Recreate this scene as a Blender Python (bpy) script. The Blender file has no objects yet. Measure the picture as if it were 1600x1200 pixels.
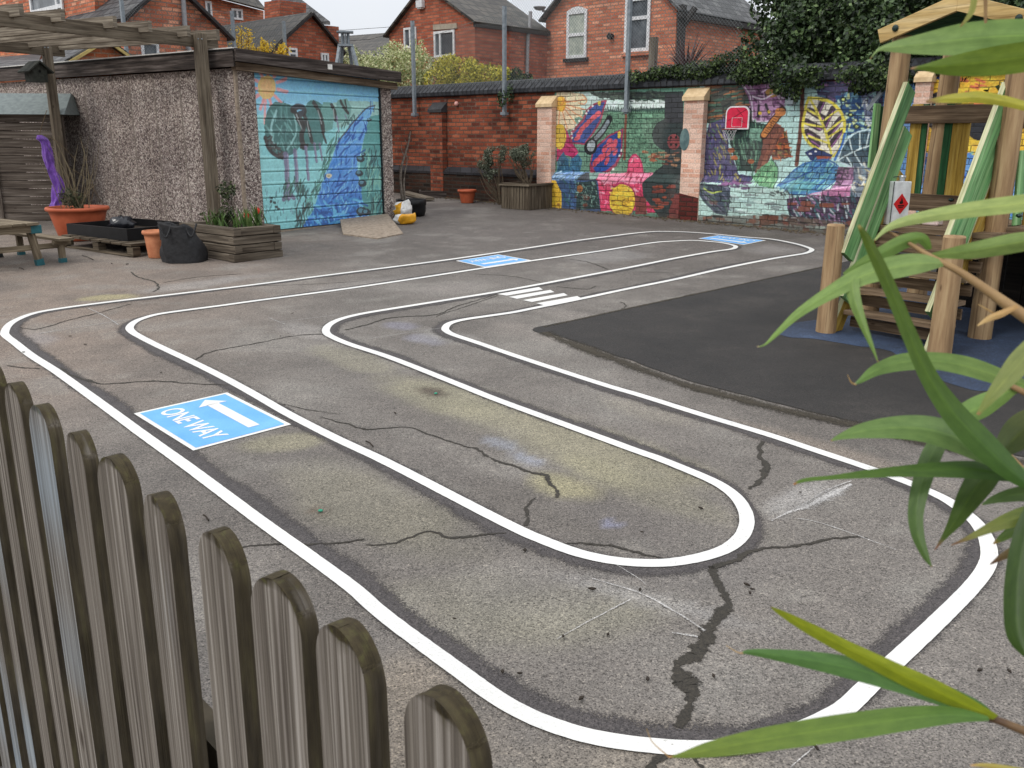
import bpy, bmesh, math, random
import numpy as np
from mathutils import Vector, noise as mnoise
R = math.radians
random.seed(7)
rng = np.random.default_rng(7)
scene = bpy.context.scene
COL = scene.collection

# ------------------------------------------------------------------ camera, sky, sun, exposure
FPX, PITCH, ROLL, CAMH, SLOPE = 1400.0, 0.268, 0.003, 1.65, 0.0255
cam_d = bpy.data.cameras.new('camera'); cam = bpy.data.objects.new('camera', cam_d); COL.objects.link(cam)
cam_d.sensor_width = 36; cam_d.lens = 36 * FPX / 1600; cam_d.clip_start = 0.02; cam_d.clip_end = 600
cam.location = (0, 0, CAMH); cam.rotation_mode = 'XYZ'
cam.rotation_euler = (R(90) - PITCH, 0, 0)
from mathutils import Matrix
cam.rotation_euler = (Matrix.Rotation(R(90) - PITCH, 3, 'X') @ Matrix.Rotation(ROLL, 3, 'Z')).to_euler()
cam_d.dof.use_dof = True; cam_d.dof.focus_distance = 5.0; cam_d.dof.aperture_fstop = 22
scene.camera = cam
scene.render.resolution_x, scene.render.resolution_y = 1024, 768

SKY_H = 0.93                       # radiance of the cloud deck at the horizon
SUN_EL, SUN_AZ = 48, 230          # degrees; azimuth measured clockwise from +Y
w = bpy.data.worlds.new('World'); scene.world = w; w.use_nodes = True
nt = w.node_tree; nt.nodes.clear()
o_ = nt.nodes.new('ShaderNodeOutputWorld')
sky = nt.nodes.new('ShaderNodeTexSky'); sky.sky_type = 'NISHITA'; sky.sun_disc = False
sky.sun_elevation = R(SUN_EL); sky.sun_rotation = R(SUN_AZ); sky.air_density = 1.0; sky.dust_density = 2.0
b1 = nt.nodes.new('ShaderNodeBackground'); b1.inputs[1].default_value = 0.06
nt.links.new(sky.outputs[0], b1.inputs[0])
# overcast cloud deck in front of the blue
tc = nt.nodes.new('ShaderNodeTexCoord'); nz = nt.nodes.new('ShaderNodeTexNoise'); nz.inputs['Scale'].default_value = 2.2; nz.inputs['Detail'].default_value = 5
nt.links.new(tc.outputs['Generated'], nz.inputs['Vector'])
rp = nt.nodes.new('ShaderNodeValToRGB'); rp.color_ramp.elements[0].position = .3; rp.color_ramp.elements[1].position = .7
rp.color_ramp.elements[0].color = (.84, .885, .96, 1); rp.color_ramp.elements[1].color = (1.0, 1.0, 1.0, 1)
nt.links.new(nz.outputs[0], rp.inputs[0])
b2 = nt.nodes.new('ShaderNodeBackground')
nt.links.new(rp.outputs[0], b2.inputs[0])
# overcast luminance: three times brighter overhead than at the horizon
sz = nt.nodes.new('ShaderNodeSeparateXYZ'); nt.links.new(tc.outputs['Generated'], sz.inputs[0])
mr = nt.nodes.new('ShaderNodeMapRange'); mr.inputs[1].default_value = 0.0; mr.inputs[2].default_value = 1.0; mr.inputs[3].default_value = SKY_H; mr.inputs[4].default_value = SKY_H * 1.95
nt.links.new(sz.outputs[2], mr.inputs[0]); nt.links.new(mr.outputs[0], b2.inputs[1])
mx = nt.nodes.new('ShaderNodeMixShader'); mx.inputs[0].default_value = .9
nt.links.new(b1.outputs[0], mx.inputs[1]); nt.links.new(b2.outputs[0], mx.inputs[2]); nt.links.new(mx.outputs[0], o_.inputs[0])
sd = bpy.data.lights.new('sun', 'SUN'); sd.energy = 1.3; sd.angle = R(14); sd.color = (1, .96, .9)
sun = bpy.data.objects.new('sun', sd); COL.objects.link(sun)
sdir = Vector((math.sin(R(SUN_AZ)) * math.cos(R(SUN_EL)), math.cos(R(SUN_AZ)) * math.cos(R(SUN_EL)), math.sin(R(SUN_EL))))
sun.rotation_euler = sdir.to_track_quat('Z', 'Y').to_euler(); sun.location = sdir * 40
vs = scene.view_settings; vs.view_transform = 'Standard'; vs.look = 'None'; vs.exposure = 0.0; vs.gamma = 1

# ------------------------------------------------------------------ measuring helpers (photo pixel -> place)
CAM = np.array([0, 0, CAMH])
def ray(px, py):
    x = px - 800.0; y = 600.0 - py
    c, s = math.cos(ROLL), math.sin(ROLL); x, y = c * x - s * y, s * x + c * y
    cp, sp = math.cos(PITCH), math.sin(PITCH)
    return np.array([x, FPX * cp + y * sp, -FPX * sp + y * cp])
def gz(y): return SLOPE * min(y, 24.0)
def G(px, py, dz=0.0):
    r = ray(px, py); t = (dz - CAMH) / (r[2] - SLOPE * r[1]); return CAM + r * t
def VP(px, py, P, n):
    r = ray(px, py); t = np.dot(np.asarray(P) - CAM, n) / np.dot(r, n); return CAM + r * t
def AT(px, py, d):
    r = ray(px, py); return CAM + r / np.linalg.norm(r) * d
def ZAT(P, py):
    """height above zero of the photo row py on the vertical line through P"""
    d = math.hypot(P[0], P[1]); px = 800 + FPX * P[0] / (P[1] * math.cos(PITCH))
    for _ in range(4):
        r = ray(px, py); px += (P[0] / P[1] - r[0] / r[1]) * r[1]
    r = ray(px, py); return CAMH + r[2] / math.hypot(r[0], r[1]) * d
def unit(v): v = np.asarray(v, float); return v / np.linalg.norm(v)
ZUP = np.array([0, 0, 1.0])
def lin(c): return c / 12.92 if c <= .04045 else ((c + .055) / 1.055) ** 2.4
def S(r, g, b, k=1.0): return (lin(r / 255) * k, lin(g / 255) * k, lin(b / 255) * k, 1)

# ------------------------------------------------------------------ object helpers
def tag(o, label=None, cat=None, group=None, kind=None):
    if label: o['label'] = label
    if cat: o['category'] = cat
    if group: o['group'] = group
    if kind: o['kind'] = kind
    return o
def empty(name, loc, label=None, cat=None, group=None):
    o = bpy.data.objects.new(name, None); COL.objects.link(o); o.location = tuple(float(v) for v in loc)
    o.empty_display_size = .1
    return tag(o, label, cat, group)
def wloc(o):
    v = Vector((0, 0, 0))
    while o is not None: v += o.location; o = o.parent
    return np.array(v)

class MB:
    """collects shapes in world coordinates with metric UVs; build() links them as ONE mesh object"""
    def __init__(s): s.v = []; s.f = []; s.uv = []; s.c = []; s.m = []; s.sm = []; s.usecol = False; s.col = (1, 1, 1, 1); s.mi = 0; s.smooth = False
    def face(s, pts, uvs=None, cols=None):
        pts = [np.asarray(p, float) for p in pts]
        i0 = len(s.v); s.v += [tuple(p) for p in pts]; s.f.append(tuple(range(i0, i0 + len(pts))))
        if uvs is None:
            n = np.zeros(3)
            for k in range(len(pts)):
                a, b = pts[k], pts[(k + 1) % len(pts)]; n += np.cross(a, b)
            n = n / (np.linalg.norm(n) + 1e-12)
            if abs(n[2]) > .75: uvs = [(p[0], p[1]) for p in pts]
            else:
                t = unit((-n[1], n[0], 0)); uvs = [(float(np.dot(p, t)), p[2]) for p in pts]
        s.uv.append(uvs); s.c.append(cols or [s.col] * len(pts)); s.m.append(s.mi); s.sm.append(s.smooth)
    def grid(s, P, UV=None, cols=None, closed=False):
        """P[i][j] rows; shared verts so it shades smooth"""
        n, m = len(P), len(P[0]); i0 = len(s.v)
        for r in P: s.v += [tuple(float(x) for x in p) for p in r]
        for i in range(n - 1):
            for j in range(m if closed else m - 1):
                j2 = (j + 1) % m
                s.f.append((i0 + i * m + j, i0 + i * m + j2, i0 + (i + 1) * m + j2, i0 + (i + 1) * m + j))
                if UV is None: s.uv.append([(j, i), (j + 1, i), (j + 1, i + 1), (j, i + 1)])
                else:
                    u2 = UV[i][j2] if not (closed and j2 == 0) else (UV[i][m - 1][0] + (UV[i][1][0] - UV[i][0][0]), UV[i][m - 1][1])
                    u3 = UV[i + 1][j2] if not (closed and j2 == 0) else (UV[i + 1][m - 1][0] + (UV[i + 1][1][0] - UV[i + 1][0][0]), UV[i + 1][m - 1][1])
                    s.uv.append([UV[i][j], u2, u3, UV[i + 1][j]])
                if cols is None: s.c.append([s.col] * 4)
                else: s.c.append([cols[i][j], cols[i][j2], cols[i + 1][j2], cols[i + 1][j]])
                s.m.append(s.mi); s.sm.append(s.smooth)
    def obox(s, c, ax, ay, az, grain=0):
        """box from centre and three half-axis vectors; u runs along the grain axis"""
        c = np.asarray(c, float); A = [np.asarray(a, float) for a in (ax, ay, az)]
        L = [np.linalg.norm(a) for a in A]; off = random.random() * 50
        for k in range(3):
            a, b = [q for q in range(3) if q != k]
            for sg in (-1, 1):
                o = c + A[k] * sg
                q = [(-1, -1), (1, -1), (1, 1), (-1, 1)]
                pts = [o + A[a] * x + A[b] * y for x, y in q]
                if np.dot(np.cross(pts[1] - pts[0], pts[2] - pts[0]), A[k] * sg) < 0: pts.reverse(); q = q[::-1]
                if a == grain: uv = [(L[a] * x, L[b] * y + off + k * 3 + sg) for x, y in q]
                elif b == grain: uv = [(L[b] * y, L[a] * x + off + k * 3 + sg) for x, y in q]
                else: uv = [(L[a] * x * .25 + off, L[b] * y + off + 7 + sg) for x, y in q]
                s.face(pts, uv)
    def bar(s, p0, p1, wd, th, side=None):
        """timber from p0 to p1; wd across `side`, th across the third axis"""
        p0 = np.asarray(p0, float); p1 = np.asarray(p1, float); d = unit(p1 - p0)
        if side is None: side = np.cross(d, ZUP) if abs(d[2]) < .95 else np.array([1., 0, 0])
        side = np.asarray(side, float); side = unit(side - d * np.dot(side, d)); t = np.cross(d, side)
        s.obox((p0 + p1) / 2, (p1 - p0) / 2, side * wd / 2, t * th / 2)
    def tube(s, pts, rad, n=10, cap=True):
        pts = [np.asarray(p, float) for p in pts]
        if not hasattr(rad, '__len__'): rad = [rad] * len(pts)
        P = []; UV = []; L = 0; u = None; off = random.random() * 30
        for i, p in enumerate(pts):
            d = unit(pts[min(i + 1, len(pts) - 1)] - pts[max(i - 1, 0)])
            if u is None:
                u = np.cross(d, ZUP) if abs(d[2]) < .9 else np.cross(d, np.array([1., 0, 0]))
            u = unit(u - d * np.dot(u, d)); v = np.cross(d, u)
            if i: L += np.linalg.norm(p - pts[i - 1])
            P.append([p + (u * math.cos(2 * math.pi * k / n) + v * math.sin(2 * math.pi * k / n)) * rad[i] for k in range(n)])
            UV.append([(L, off + 2 * math.pi * rad[0] * k / n) for k in range(n)])
        sm = s.smooth; s.smooth = True; s.grid([r[::-1] for r in P] if False else P, UV, closed=True); s.smooth = False
        if cap: s.face(P[0][::-1]); s.face(P[-1])
        s.smooth = sm
    def lathe(s, c, prof, n=28, axis=None):
        c = np.asarray(c, float); P = []; UV = []; L = 0
        for i, (r, z) in enumerate(prof):
            if i: L += math.hypot(r - prof[i - 1][0], z - prof[i - 1][1])
            P.append([c + np.array([r * math.cos(2 * math.pi * k / n), r * math.sin(2 * math.pi * k / n), z]) for k in range(n)])
            UV.append([(k / n * 2, L) for k in range(n)])
        sm = s.smooth; s.smooth = True; s.grid(P, UV, closed=True); s.smooth = sm
    def prism(s, pts, d):
        """polygon extruded by vector d"""
        pts = [np.asarray(p, float) for p in pts]; d = np.asarray(d, float)
        n = np.zeros(3)
        for k in range(len(pts)): n += np.cross(pts[k], pts[(k + 1) % len(pts)])
        if np.dot(n, d) > 0: pts = pts[::-1]
        s.face(pts); s.face([p + d for p in pts][::-1])
        for k in range(len(pts)):
            a, b = pts[k], pts[(k + 1) % len(pts)]
            s.face([a, a + d, b + d, b])
    def build(s, name, mats, parent=None, bevel=0, weld=False, label=None):
        o0 = wloc(parent) if parent is not None else np.zeros(3)
        me = bpy.data.meshes.new(name)
        me.from_pydata([(a - o0[0], b - o0[1], c - o0[2]) for a, b, c in s.v], [], s.f)
        ul = me.uv_layers.new(name='UVMap'); ul.data.foreach_set('uv', [x for f in s.uv for p in f for x in (p[0], p[1])])
        if s.usecol:
            ca = me.color_attributes.new('Col', 'FLOAT_COLOR', 'CORNER'); ca.data.foreach_set('color', [x for f in s.c for p in f for x in p])
        for m in (mats if isinstance(mats, (list, tuple)) else [mats]): me.materials.append(m)
        me.polygons.foreach_set('material_index', s.m); me.polygons.foreach_set('use_smooth', s.sm)
        me.update()
        if weld or bevel:
            bm = bmesh.new(); bm.from_mesh(me); bmesh.ops.remove_doubles(bm, verts=bm.verts, dist=1e-5); bm.to_mesh(me); bm.free()
        ob = bpy.data.objects.new(name, me); COL.objects.link(ob)
        if parent is not None: ob.parent = parent
        if bevel:
            b = ob.modifiers.new('bevel', 'BEVEL'); b.width = bevel; b.segments = 2; b.limit_method = 'ANGLE'; b.angle_limit = R(40)
        if label: ob['label'] = label
        return ob

# ------------------------------------------------------------------ material helpers
def newmat(name):
    m = bpy.data.materials.new(name); m.use_nodes = True; t = m.node_tree
    return m, t, t.nodes['Principled BSDF']
def N(t, typ, **kw):
    n = t.nodes.new(typ)
    for k, v in kw.items():
        if k in n.inputs: n.inputs[k].default_value = v
        else: setattr(n, k, v)
    return n
def ramp(t, src, stops):
    r = t.nodes.new('ShaderNodeValToRGB'); cr = r.color_ramp
    while len(cr.elements) < len(stops): cr.elements.new(.5)
    for e, (p, c) in zip(cr.elements, stops): e.position = p; e.color = c
    t.links.new(src, r.inputs[0]); return r.outputs[0]
def coords(t, kind='UV', scale=(1, 1, 1)):
    c = t.nodes.new('ShaderNodeTexCoord'); m = t.nodes.new('ShaderNodeMapping'); m.inputs['Scale'].default_value = scale
    t.links.new(c.outputs[kind], m.inputs[0]); return m.outputs[0]
def noise(t, vec, scale, detail=4, rough=.55):
    n = t.nodes.new('ShaderNodeTexNoise'); n.inputs['Scale'].default_value = scale; n.inputs['Detail'].default_value = detail; n.inputs['Roughness'].default_value = rough
    t.links.new(vec, n.inputs['Vector']); return n.outputs[0]
def mixc(t, a, b, f, mode='MIX'):
    m = t.nodes.new('ShaderNodeMix'); m.data_type = 'RGBA'; m.blend_type = mode
    for sock, v in ((m.inputs[6], a), (m.inputs[7], b), (m.inputs[0], f)):
        if hasattr(v, 'is_output'): t.links.new(v, sock)
        else: sock.default_value = v
    return m.outputs[2]
def math_(t, op, a, b=0.0, c=None):
    m = t.nodes.new('ShaderNodeMath'); m.operation = op
    for i, v in enumerate((a, b, c)):
        if v is None: continue
        if hasattr(v, 'is_output'): t.links.new(v, m.inputs[i])
        else: m.inputs[i].default_value = v
    return m.outputs[0]
def bump(t, bs, h, strength=.4, dist=.01):
    b = t.nodes.new('ShaderNodeBump'); b.inputs['Strength'].default_value = strength; b.inputs['Distance'].default_value = dist
    t.links.new(h, b.inputs['Height']); t.links.new(b.outputs[0], bs.inputs['Normal'])
def attr(t, name='Col'):
    a = t.nodes.new('ShaderNodeAttribute'); a.attribute_name = name; return a.outputs['Color']
def noisy(name, c1, c2, scale=8, rough=.7, kind='Object', stretch=(1, 1, 1), bmp=.2, bd=.005, detail=5, spec=.3):
    m, t, bs = newmat(name); v = coords(t, kind, stretch); n = noise(t, v, scale, detail)
    t.links.new(ramp(t, n, [(.3, c1), (.7, c2)]), bs.inputs['Base Color'])
    bs.inputs['Roughness'].default_value = rough; bs.inputs['Specular IOR Level'].default_value = spec
    if bmp: bump(t, bs, n, bmp, bd)
    return m
def wood(name, dark, mid, light, fine=60, moss=None, rough=.85, bmp=.5, knots=True, across=5):
    """grain runs along UV.u"""
    m, t, bs = newmat(name)
    v = coords(t, 'UV', (1.2, fine, 1)); n = noise(t, v, 1.0, 6, .6)
    v2 = coords(t, 'UV', (1.0, across, 1)); n2 = noise(t, v2, 1.6, 4)
    v3 = coords(t, 'UV', (3, fine * 3.2, 1)); n3 = noise(t, v3, 1.0, 3)
    base = ramp(t, n, [(.33, dark), (.5, mid), (.67, light)])
    base = mixc(t, base, ramp(t, n2, [(.35, (.55, .52, .5, 1)), (.65, (1.15, 1.15, 1.15, 1))]), .8, 'MULTIPLY')
    base = mixc(t, base, ramp(t, n3, [(.33, (.45, .42, .4, 1)), (.5, (1, 1, 1, 1))]), .7, 'MULTIPLY')
    if knots:
        v4 = coords(t, 'UV', (2.2, 6, 1)); vo = N(t, 'ShaderNodeTexVoronoi', Scale=1.3); t.links.new(v4, vo.inputs['Vector'])
        base = mixc(t, base, ramp(t, vo.outputs['Distance'], [(.03, (.25, .2, .17, 1)), (.09, (1, 1, 1, 1))]), .8, 'MULTIPLY')
    if moss:
        a = N(t, 'ShaderNodeSeparateColor'); t.links.new(attr(t), a.inputs[0])
        nm = noise(t, coords(t, 'Object', (1, 1, 1)), 45, 4)
        f = math_(t, 'MULTIPLY', a.outputs[0], math_(t, 'ADD', nm, .35))
        fm = ramp(t, f, [(.30, (0, 0, 0, 1)), (.62, (1, 1, 1, 1))])
        mc = ramp(t, noise(t, coords(t, 'Object', (1, 1, 1)), 90, 4), [(.3, moss[0]), (.55, moss[1]), (.75, moss[2])])
        base = mixc(t, base, mc, fm)
        fb = ramp(t, math_(t, 'MULTIPLY', a.outputs[1], math_(t, 'ADD', n, .3)), [(.25, (0, 0, 0, 1)), (.7, (.75, .75, .75, 1))])
        base = mixc(t, base, S(150, 168, 182), fb)
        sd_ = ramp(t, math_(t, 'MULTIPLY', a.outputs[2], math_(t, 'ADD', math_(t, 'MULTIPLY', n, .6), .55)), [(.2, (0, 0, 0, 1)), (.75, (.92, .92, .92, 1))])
        base = mixc(t, base, ramp(t, noise(t, coords(t, 'UV', (9, 60, 1)), 1.0, 4), [(.3, S(46, 40, 31)), (.55, S(74, 66, 50)), (.8, S(98, 92, 64))]), sd_)  # shade painted into side and back faces, mixed with mossy brown tones
    t.links.new(base, bs.inputs['Base Color']); bs.inputs['Roughness'].default_value = rough; bs.inputs['Specular IOR Level'].default_value = .2
    bump(t, bs, math_(t, 'ADD', n, n3), bmp, .004)
    return m
def brick(name, reds, mortar, bw=.225, bh=.075, mort=.012, dirt=.5, rough=.9, pale=.0):
    m, t, bs = newmat(name); v = coords(t, 'UV')
    b = N(t, 'ShaderNodeTexBrick'); b.offset = .5; b.inputs['Scale'].default_value = 1; b.inputs['Brick Width'].default_value = bw; b.inputs['Row Height'].default_value = bh
    b.inputs['Mortar Size'].default_value = mort; b.inputs['Mortar Smooth'].default_value = .2; b.inputs['Bias'].default_value = 0
    b.inputs['Color1'].default_value = (0, 0, 0, 1); b.inputs['Color2'].default_value = (1, 1, 1, 1); b.inputs['Mortar'].default_value = (.5, .5, .5, 1)
    nv = N(t, 'ShaderNodeTexNoise', Scale=30.0); t.links.new(v, nv.inputs['Vector'])
    vv = N(t, 'ShaderNodeVectorMath', operation='SCALE'); t.links.new(nv.outputs['Color'], vv.inputs[0]); vv.inputs['Scale'].default_value = .012
    va = N(t, 'ShaderNodeVectorMath', operation='ADD'); t.links.new(v, va.inputs[0]); t.links.new(vv.outputs[0], va.inputs[1])
    t.links.new(va.outputs[0], b.inputs['Vector'])
    k = len(reds); col = ramp(t, b.outputs['Color'], [(i / (k - 1) * .9 + .05, c) for i, c in enumerate(reds)])
    n = noise(t, v, 1.3, 5); n2 = noise(t, v, 40, 3)
    col = mixc(t, col, mortar, b.outputs['Fac'])
    col = mixc(t, col, ramp(t, n, [(.3, (1 - dirt, 1 - dirt, 1 - dirt, 1)), (.7, (1.1, 1.1, 1.1, 1))]), 1, 'MULTIPLY')
    col = mixc(t, col, ramp(t, n2, [(.3, (.75, .75, .75, 1)), (.7, (1.2, 1.2, 1.2, 1))]), 1, 'MULTIPLY')
    if pale: col = mixc(t, col, S(205, 190, 175), ramp(t, noise(t, v, 9, 5), [(.6, (0, 0, 0, 1)), (.75, (pale, pale, pale, 1))]))
    t.links.new(col, bs.inputs['Base Color']); bs.inputs['Roughness'].default_value = rough; bs.inputs['Specular IOR Level'].default_value = .2
    bump(t, bs, math_(t, 'SUBTRACT', math_(t, 'MULTIPLY', n2, .3), b.outputs['Fac']), .5, .01)
    return m
def plain(name, c, rough=.6, metal=0, spec=.4):
    m, t, bs = newmat(name); v = coords(t, 'Object'); n = noise(t, v, 14, 5)
    t.links.new(mixc(t, c, ramp(t, n, [(.3, (.75, .75, .75, 1)), (.7, (1.12, 1.12, 1.12, 1))]), 1, 'MULTIPLY'), bs.inputs['Base Color'])
    bs.inputs['Roughness'].default_value = rough; bs.inputs['Metallic'].default_value = metal; bs.inputs['Specular IOR Level'].default_value = spec
    return m
def leafmat(name, stops, trans=.25, rough=.5, spec=.35):
    """per-leaf random colour"""
    m, t, bs = newmat(name); g = N(t, 'ShaderNodeNewGeometry')
    col = ramp(t, g.outputs['Random Per Island'], stops)
    t.links.new(col, bs.inputs['Base Color']); bs.inputs['Roughness'].default_value = rough; bs.inputs['Specular IOR Level'].default_value = spec
    tr = N(t, 'ShaderNodeBsdfTranslucent'); t.links.new(col, tr.inputs[0]); mxs = N(t, 'ShaderNodeMixShader'); mxs.inputs[0].default_value = trans
    t.links.new(bs.outputs[0], mxs.inputs[1]); t.links.new(tr.outputs[0], mxs.inputs[2]); t.links.new(mxs.outputs[0], t.nodes['Material Output'].inputs[0])
    return m
def spline(pts, n=8, closed=False):
    """Catmull-Rom through pts (any dimension)"""
    P = [np.asarray(p, float) for p in pts]; o = []; L = len(P)
    for i in range(L if closed else L - 1):
        if closed: a, b, c, d = P[(i - 1) % L], P[i], P[(i + 1) % L], P[(i + 2) % L]
        else: a, b, c, d = P[max(i - 1, 0)], P[i], P[i + 1], P[min(i + 2, L - 1)]
        for k in range(n):
            t = k / n
            o.append(.5 * ((2 * b) + (c - a) * t + (2 * a - 5 * b + 4 * c - d) * t * t + (3 * b - a - 3 * c + d) * t ** 3))
    if not closed: o.append(P[-1])
    return o
# ------------------------------------------------------------------ ground sheet with worn tone
def asphalt_group(t, base, amt=1.0):
    """aggregate speckle over a base colour (world-metric object coordinates)"""
    v = coords(t, 'Object')
    n1 = noise(t, v, 185, 3, .7); n2 = noise(t, v, 60, 4, .6); n3 = noise(t, v, 5, 5, .6)
    vo = N(t, 'ShaderNodeTexVoronoi', Scale=165.0); t.links.new(v, vo.inputs['Vector'])
    sp = N(t, 'ShaderNodeSeparateColor'); t.links.new(vo.outputs['Color'], sp.inputs[0])
    c = mixc(t, base, ramp(t, n1, [(.34, (.12, .115, .115, 1)), (.44, (.82, .82, .82, 1)), (.6, (1.12, 1.11, 1.1, 1)), (.74, (1.9, 1.86, 1.8, 1))]), amt, 'MULTIPLY')
    c = mixc(t, c, ramp(t, sp.outputs[0], [(.0, (.45, .44, .44, 1)), (.25, (.95, .95, .95, 1)), (.85, (1.1, 1.1, 1.1, 1)), (1, (1.6, 1.58, 1.52, 1))]), amt * .85, 'MULTIPLY')
    c = mixc(t, c, ramp(t, n2, [(.3, (.8, .8, .8, 1)), (.7, (1.18, 1.18, 1.18, 1))]), .9, 'MULTIPLY')
    c = mixc(t, c, ramp(t, n3, [(.3, (.88, .88, .88, 1)), (.7, (1.1, 1.09, 1.08, 1))]), 1, 'MULTIPLY')
    return c, math_(t, 'ADD', n1, math_(t, 'MULTIPLY', n2, .5))
M_ground, t, bs = newmat('worn_tarmac'); c_, h_ = asphalt_group(t, attr(t)); t.links.new(c_, bs.inputs['Base Color'])
bs.inputs['Roughness'].default_value = .86; bs.inputs['Specular IOR Level'].default_value = .3; bump(t, bs, h_, .55, .006)

def ragged(name, base, thr=.62, amp=.75, nscale=70, fade=.12, speck=1.0, nscale2=9):
    """tarmac-like strip whose edge breaks up grain by grain (UV.y runs across)"""
    m, t, bs = newmat(name); c, h = asphalt_group(t, base, speck); t.links.new(c, bs.inputs['Base Color']); bs.inputs['Roughness'].default_value = .88
    bump(t, bs, h, .5, .005)
    uv = N(t, 'ShaderNodeTexCoord'); sx = N(t, 'ShaderNodeSeparateXYZ'); t.links.new(uv.outputs['UV'], sx.inputs[0])
    e = math_(t, 'ABSOLUTE', math_(t, 'SUBTRACT', math_(t, 'MULTIPLY', sx.outputs[1], 2), 1))
    v = coords(t, 'Object'); nn = math_(t, 'ADD', math_(t, 'MULTIPLY', noise(t, v, nscale, 3, .75), 1.3), math_(t, 'MULTIPLY', noise(t, v, nscale2, 4), .5))
    k = math_(t, 'ADD', e, math_(t, 'MULTIPLY', math_(t, 'SUBTRACT', nn, .9), amp))
    a = ramp(t, k, [(thr, (1, 1, 1, 1)), (thr + fade, (0, 0, 0, 1))])
    tr = N(t, 'ShaderNodeBsdfTransparent'); ms = N(t, 'ShaderNodeMixShader')
    t.links.new(a, ms.inputs[0]); t.links.new(tr.outputs[0], ms.inputs[1]); t.links.new(bs.outputs[0], ms.inputs[2]); t.links.new(ms.outputs[0], t.nodes['Material Output'].inputs[0])
    return m
M_halo = ragged('fresh_tarmac_edge', S(78, 74, 74), .46, 1.35, 150, .25, 1.0, 14)
M_crack = ragged('crack_filler', S(54, 50, 43), .52, 1.0, 75, .14, .8)
M_chalk = ragged('chalk_dust', S(186, 184, 182), -.45, 1.8, 150, 1.1, .6, 20)

def axis_pts(lo, hi, step, far_lo, far_hi):
    a = list(np.arange(lo, hi + 1e-6, step)); s = step; x = hi
    while x < far_hi: s *= 1.6; x += s; a.append(x)
    s = step; x = lo; b = []
    while x > far_lo: s *= 1.6; x -= s; b.append(x)
    return np.array(b[::-1] + a)
gx = axis_pts(-9.0, 8.0, .045, -200, 200); gy = axis_pts(.4, 20.5, .045, -60, 260)
NX, NY = len(gx), len(gy)
XX, YY = np.meshgrid(gx, gy); ZZ = SLOPE * np.minimum(YY, 24.0)
def to_px(x, y, z):
    dx, dy, dz = x, y, z - CAMH; cp, sp = math.cos(PITCH), math.sin(PITCH)
    dep = np.maximum(dy * cp - dz * sp, 1e-3); u = dx / dep * FPX; v = (dy * sp + dz * cp) / dep * FPX
    c, s = math.cos(-ROLL), math.sin(-ROLL); return 800 + c * u - s * v, 600 - (s * u + c * v)
def fbm(x, y, sc, seed, oct=4):
    o = np.zeros_like(x); a = 1.0; tot = 0
    r = np.random.default_rng(seed)
    for k in range(oct):
        n = 256; T = r.random((n, n)); fx = (x * sc) % n; fy = (y * sc) % n
        ix = np.floor(fx).astype(int); iy = np.floor(fy).astype(int); tx = fx - ix; ty = fy - iy; tx = tx * tx * (3 - 2 * tx); ty = ty * ty * (3 - 2 * ty)
        g = lambda i, j: T[(iy + j) % n, (ix + i) % n]
        o += a * ((g(0, 0) * (1 - tx) + g(1, 0) * tx) * (1 - ty) + (g(0, 1) * (1 - tx) + g(1, 1) * tx) * ty); tot += a; a *= .5; sc *= 2.03
    return o / tot
GC = np.zeros((NY, NX, 3)); GC[:] = S(124, 119, 114)[:3]
def gblend(col, mask): 
    global GC
    c = np.array(S(*col)[:3]); GC = GC * (1 - mask[..., None]) + c * mask[..., None]
n1 = fbm(XX, YY, .55, 1); n2 = fbm(XX, YY, 1.7, 2); n3 = fbm(XX, YY, 5.5, 3)
sm = lambda a, lo, hi: np.clip((a - lo) / (hi - lo), 0, 1) ** 2 * (3 - 2 * np.clip((a - lo) / (hi - lo), 0, 1))
far = sm(YY, 7.5, 12.5)
gblend((103, 97, 94), far * .75)
gblend((140, 126, 115), sm(-XX, 1.2, 3.8) * sm(YY, 3.5, 5.5) * (1 - .5 * far) * .85)
gblend((146, 132, 117), sm(-XX, 3.5, 6.5) * sm(YY, 6, 8) * .35)
gblend((104, 99, 95), sm(n1, .5, .68) * .55)
gblend((148, 144, 138), sm(n2, .55, .75) * .45)
gblend((96, 91, 87), sm(n2, .5, .3) * .35)
gblend((150, 147, 140), sm(n3, .62, .8) * .3)
GC *= .93
def spot(px, py, rx, ry, col, k, soft=.5, ang=0, ns=2.2, namp=.6):
    """a stain centred under a photo point, radii in metres on the ground"""
    p = G(px, py); c, s = math.cos(ang), math.sin(ang); dx, dy = XX - p[0], YY - p[1]
    d = np.sqrt(((c * dx + s * dy) / rx) ** 2 + ((-s * dx + c * dy) / ry) ** 2) + (fbm(XX, YY, ns, int(px + py)) - .5) * 2 * namp
    gblend(col, sm(-d, -1 - soft / 2, -1 + soft / 2) * k)
leg = -.82                                                  # direction of the near leg of the track
Yst = (158, 153, 126)
spot(800, 655, .95, .26, Yst, .32, .7, leg); spot(900, 690, .8, .24, Yst, .30, .7, leg); spot(690, 622, .45, .2, (150, 146, 124), .4, .8, leg)
spot(870, 755, .18, .12, (168, 162, 128), .6, .8, leg); spot(930, 735, .25, .1, Yst, .35, .8, leg); spot(1000, 760, .5, .13, (150, 146, 122), .3, .8, leg)
spot(455, 690, .22, .12, (152, 147, 124), .6, .7, .4); spot(540, 560, .4, .15, (150, 146, 126), .4, .7, leg)
spot(580, 790, .5, .2, (140, 136, 118), .4, .8, leg); spot(860, 960, .35, .2, (140, 137, 120), .45, .8, .2); spot(700, 930, .3, .14, (138, 134, 120), .35, .8, .1)
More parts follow.
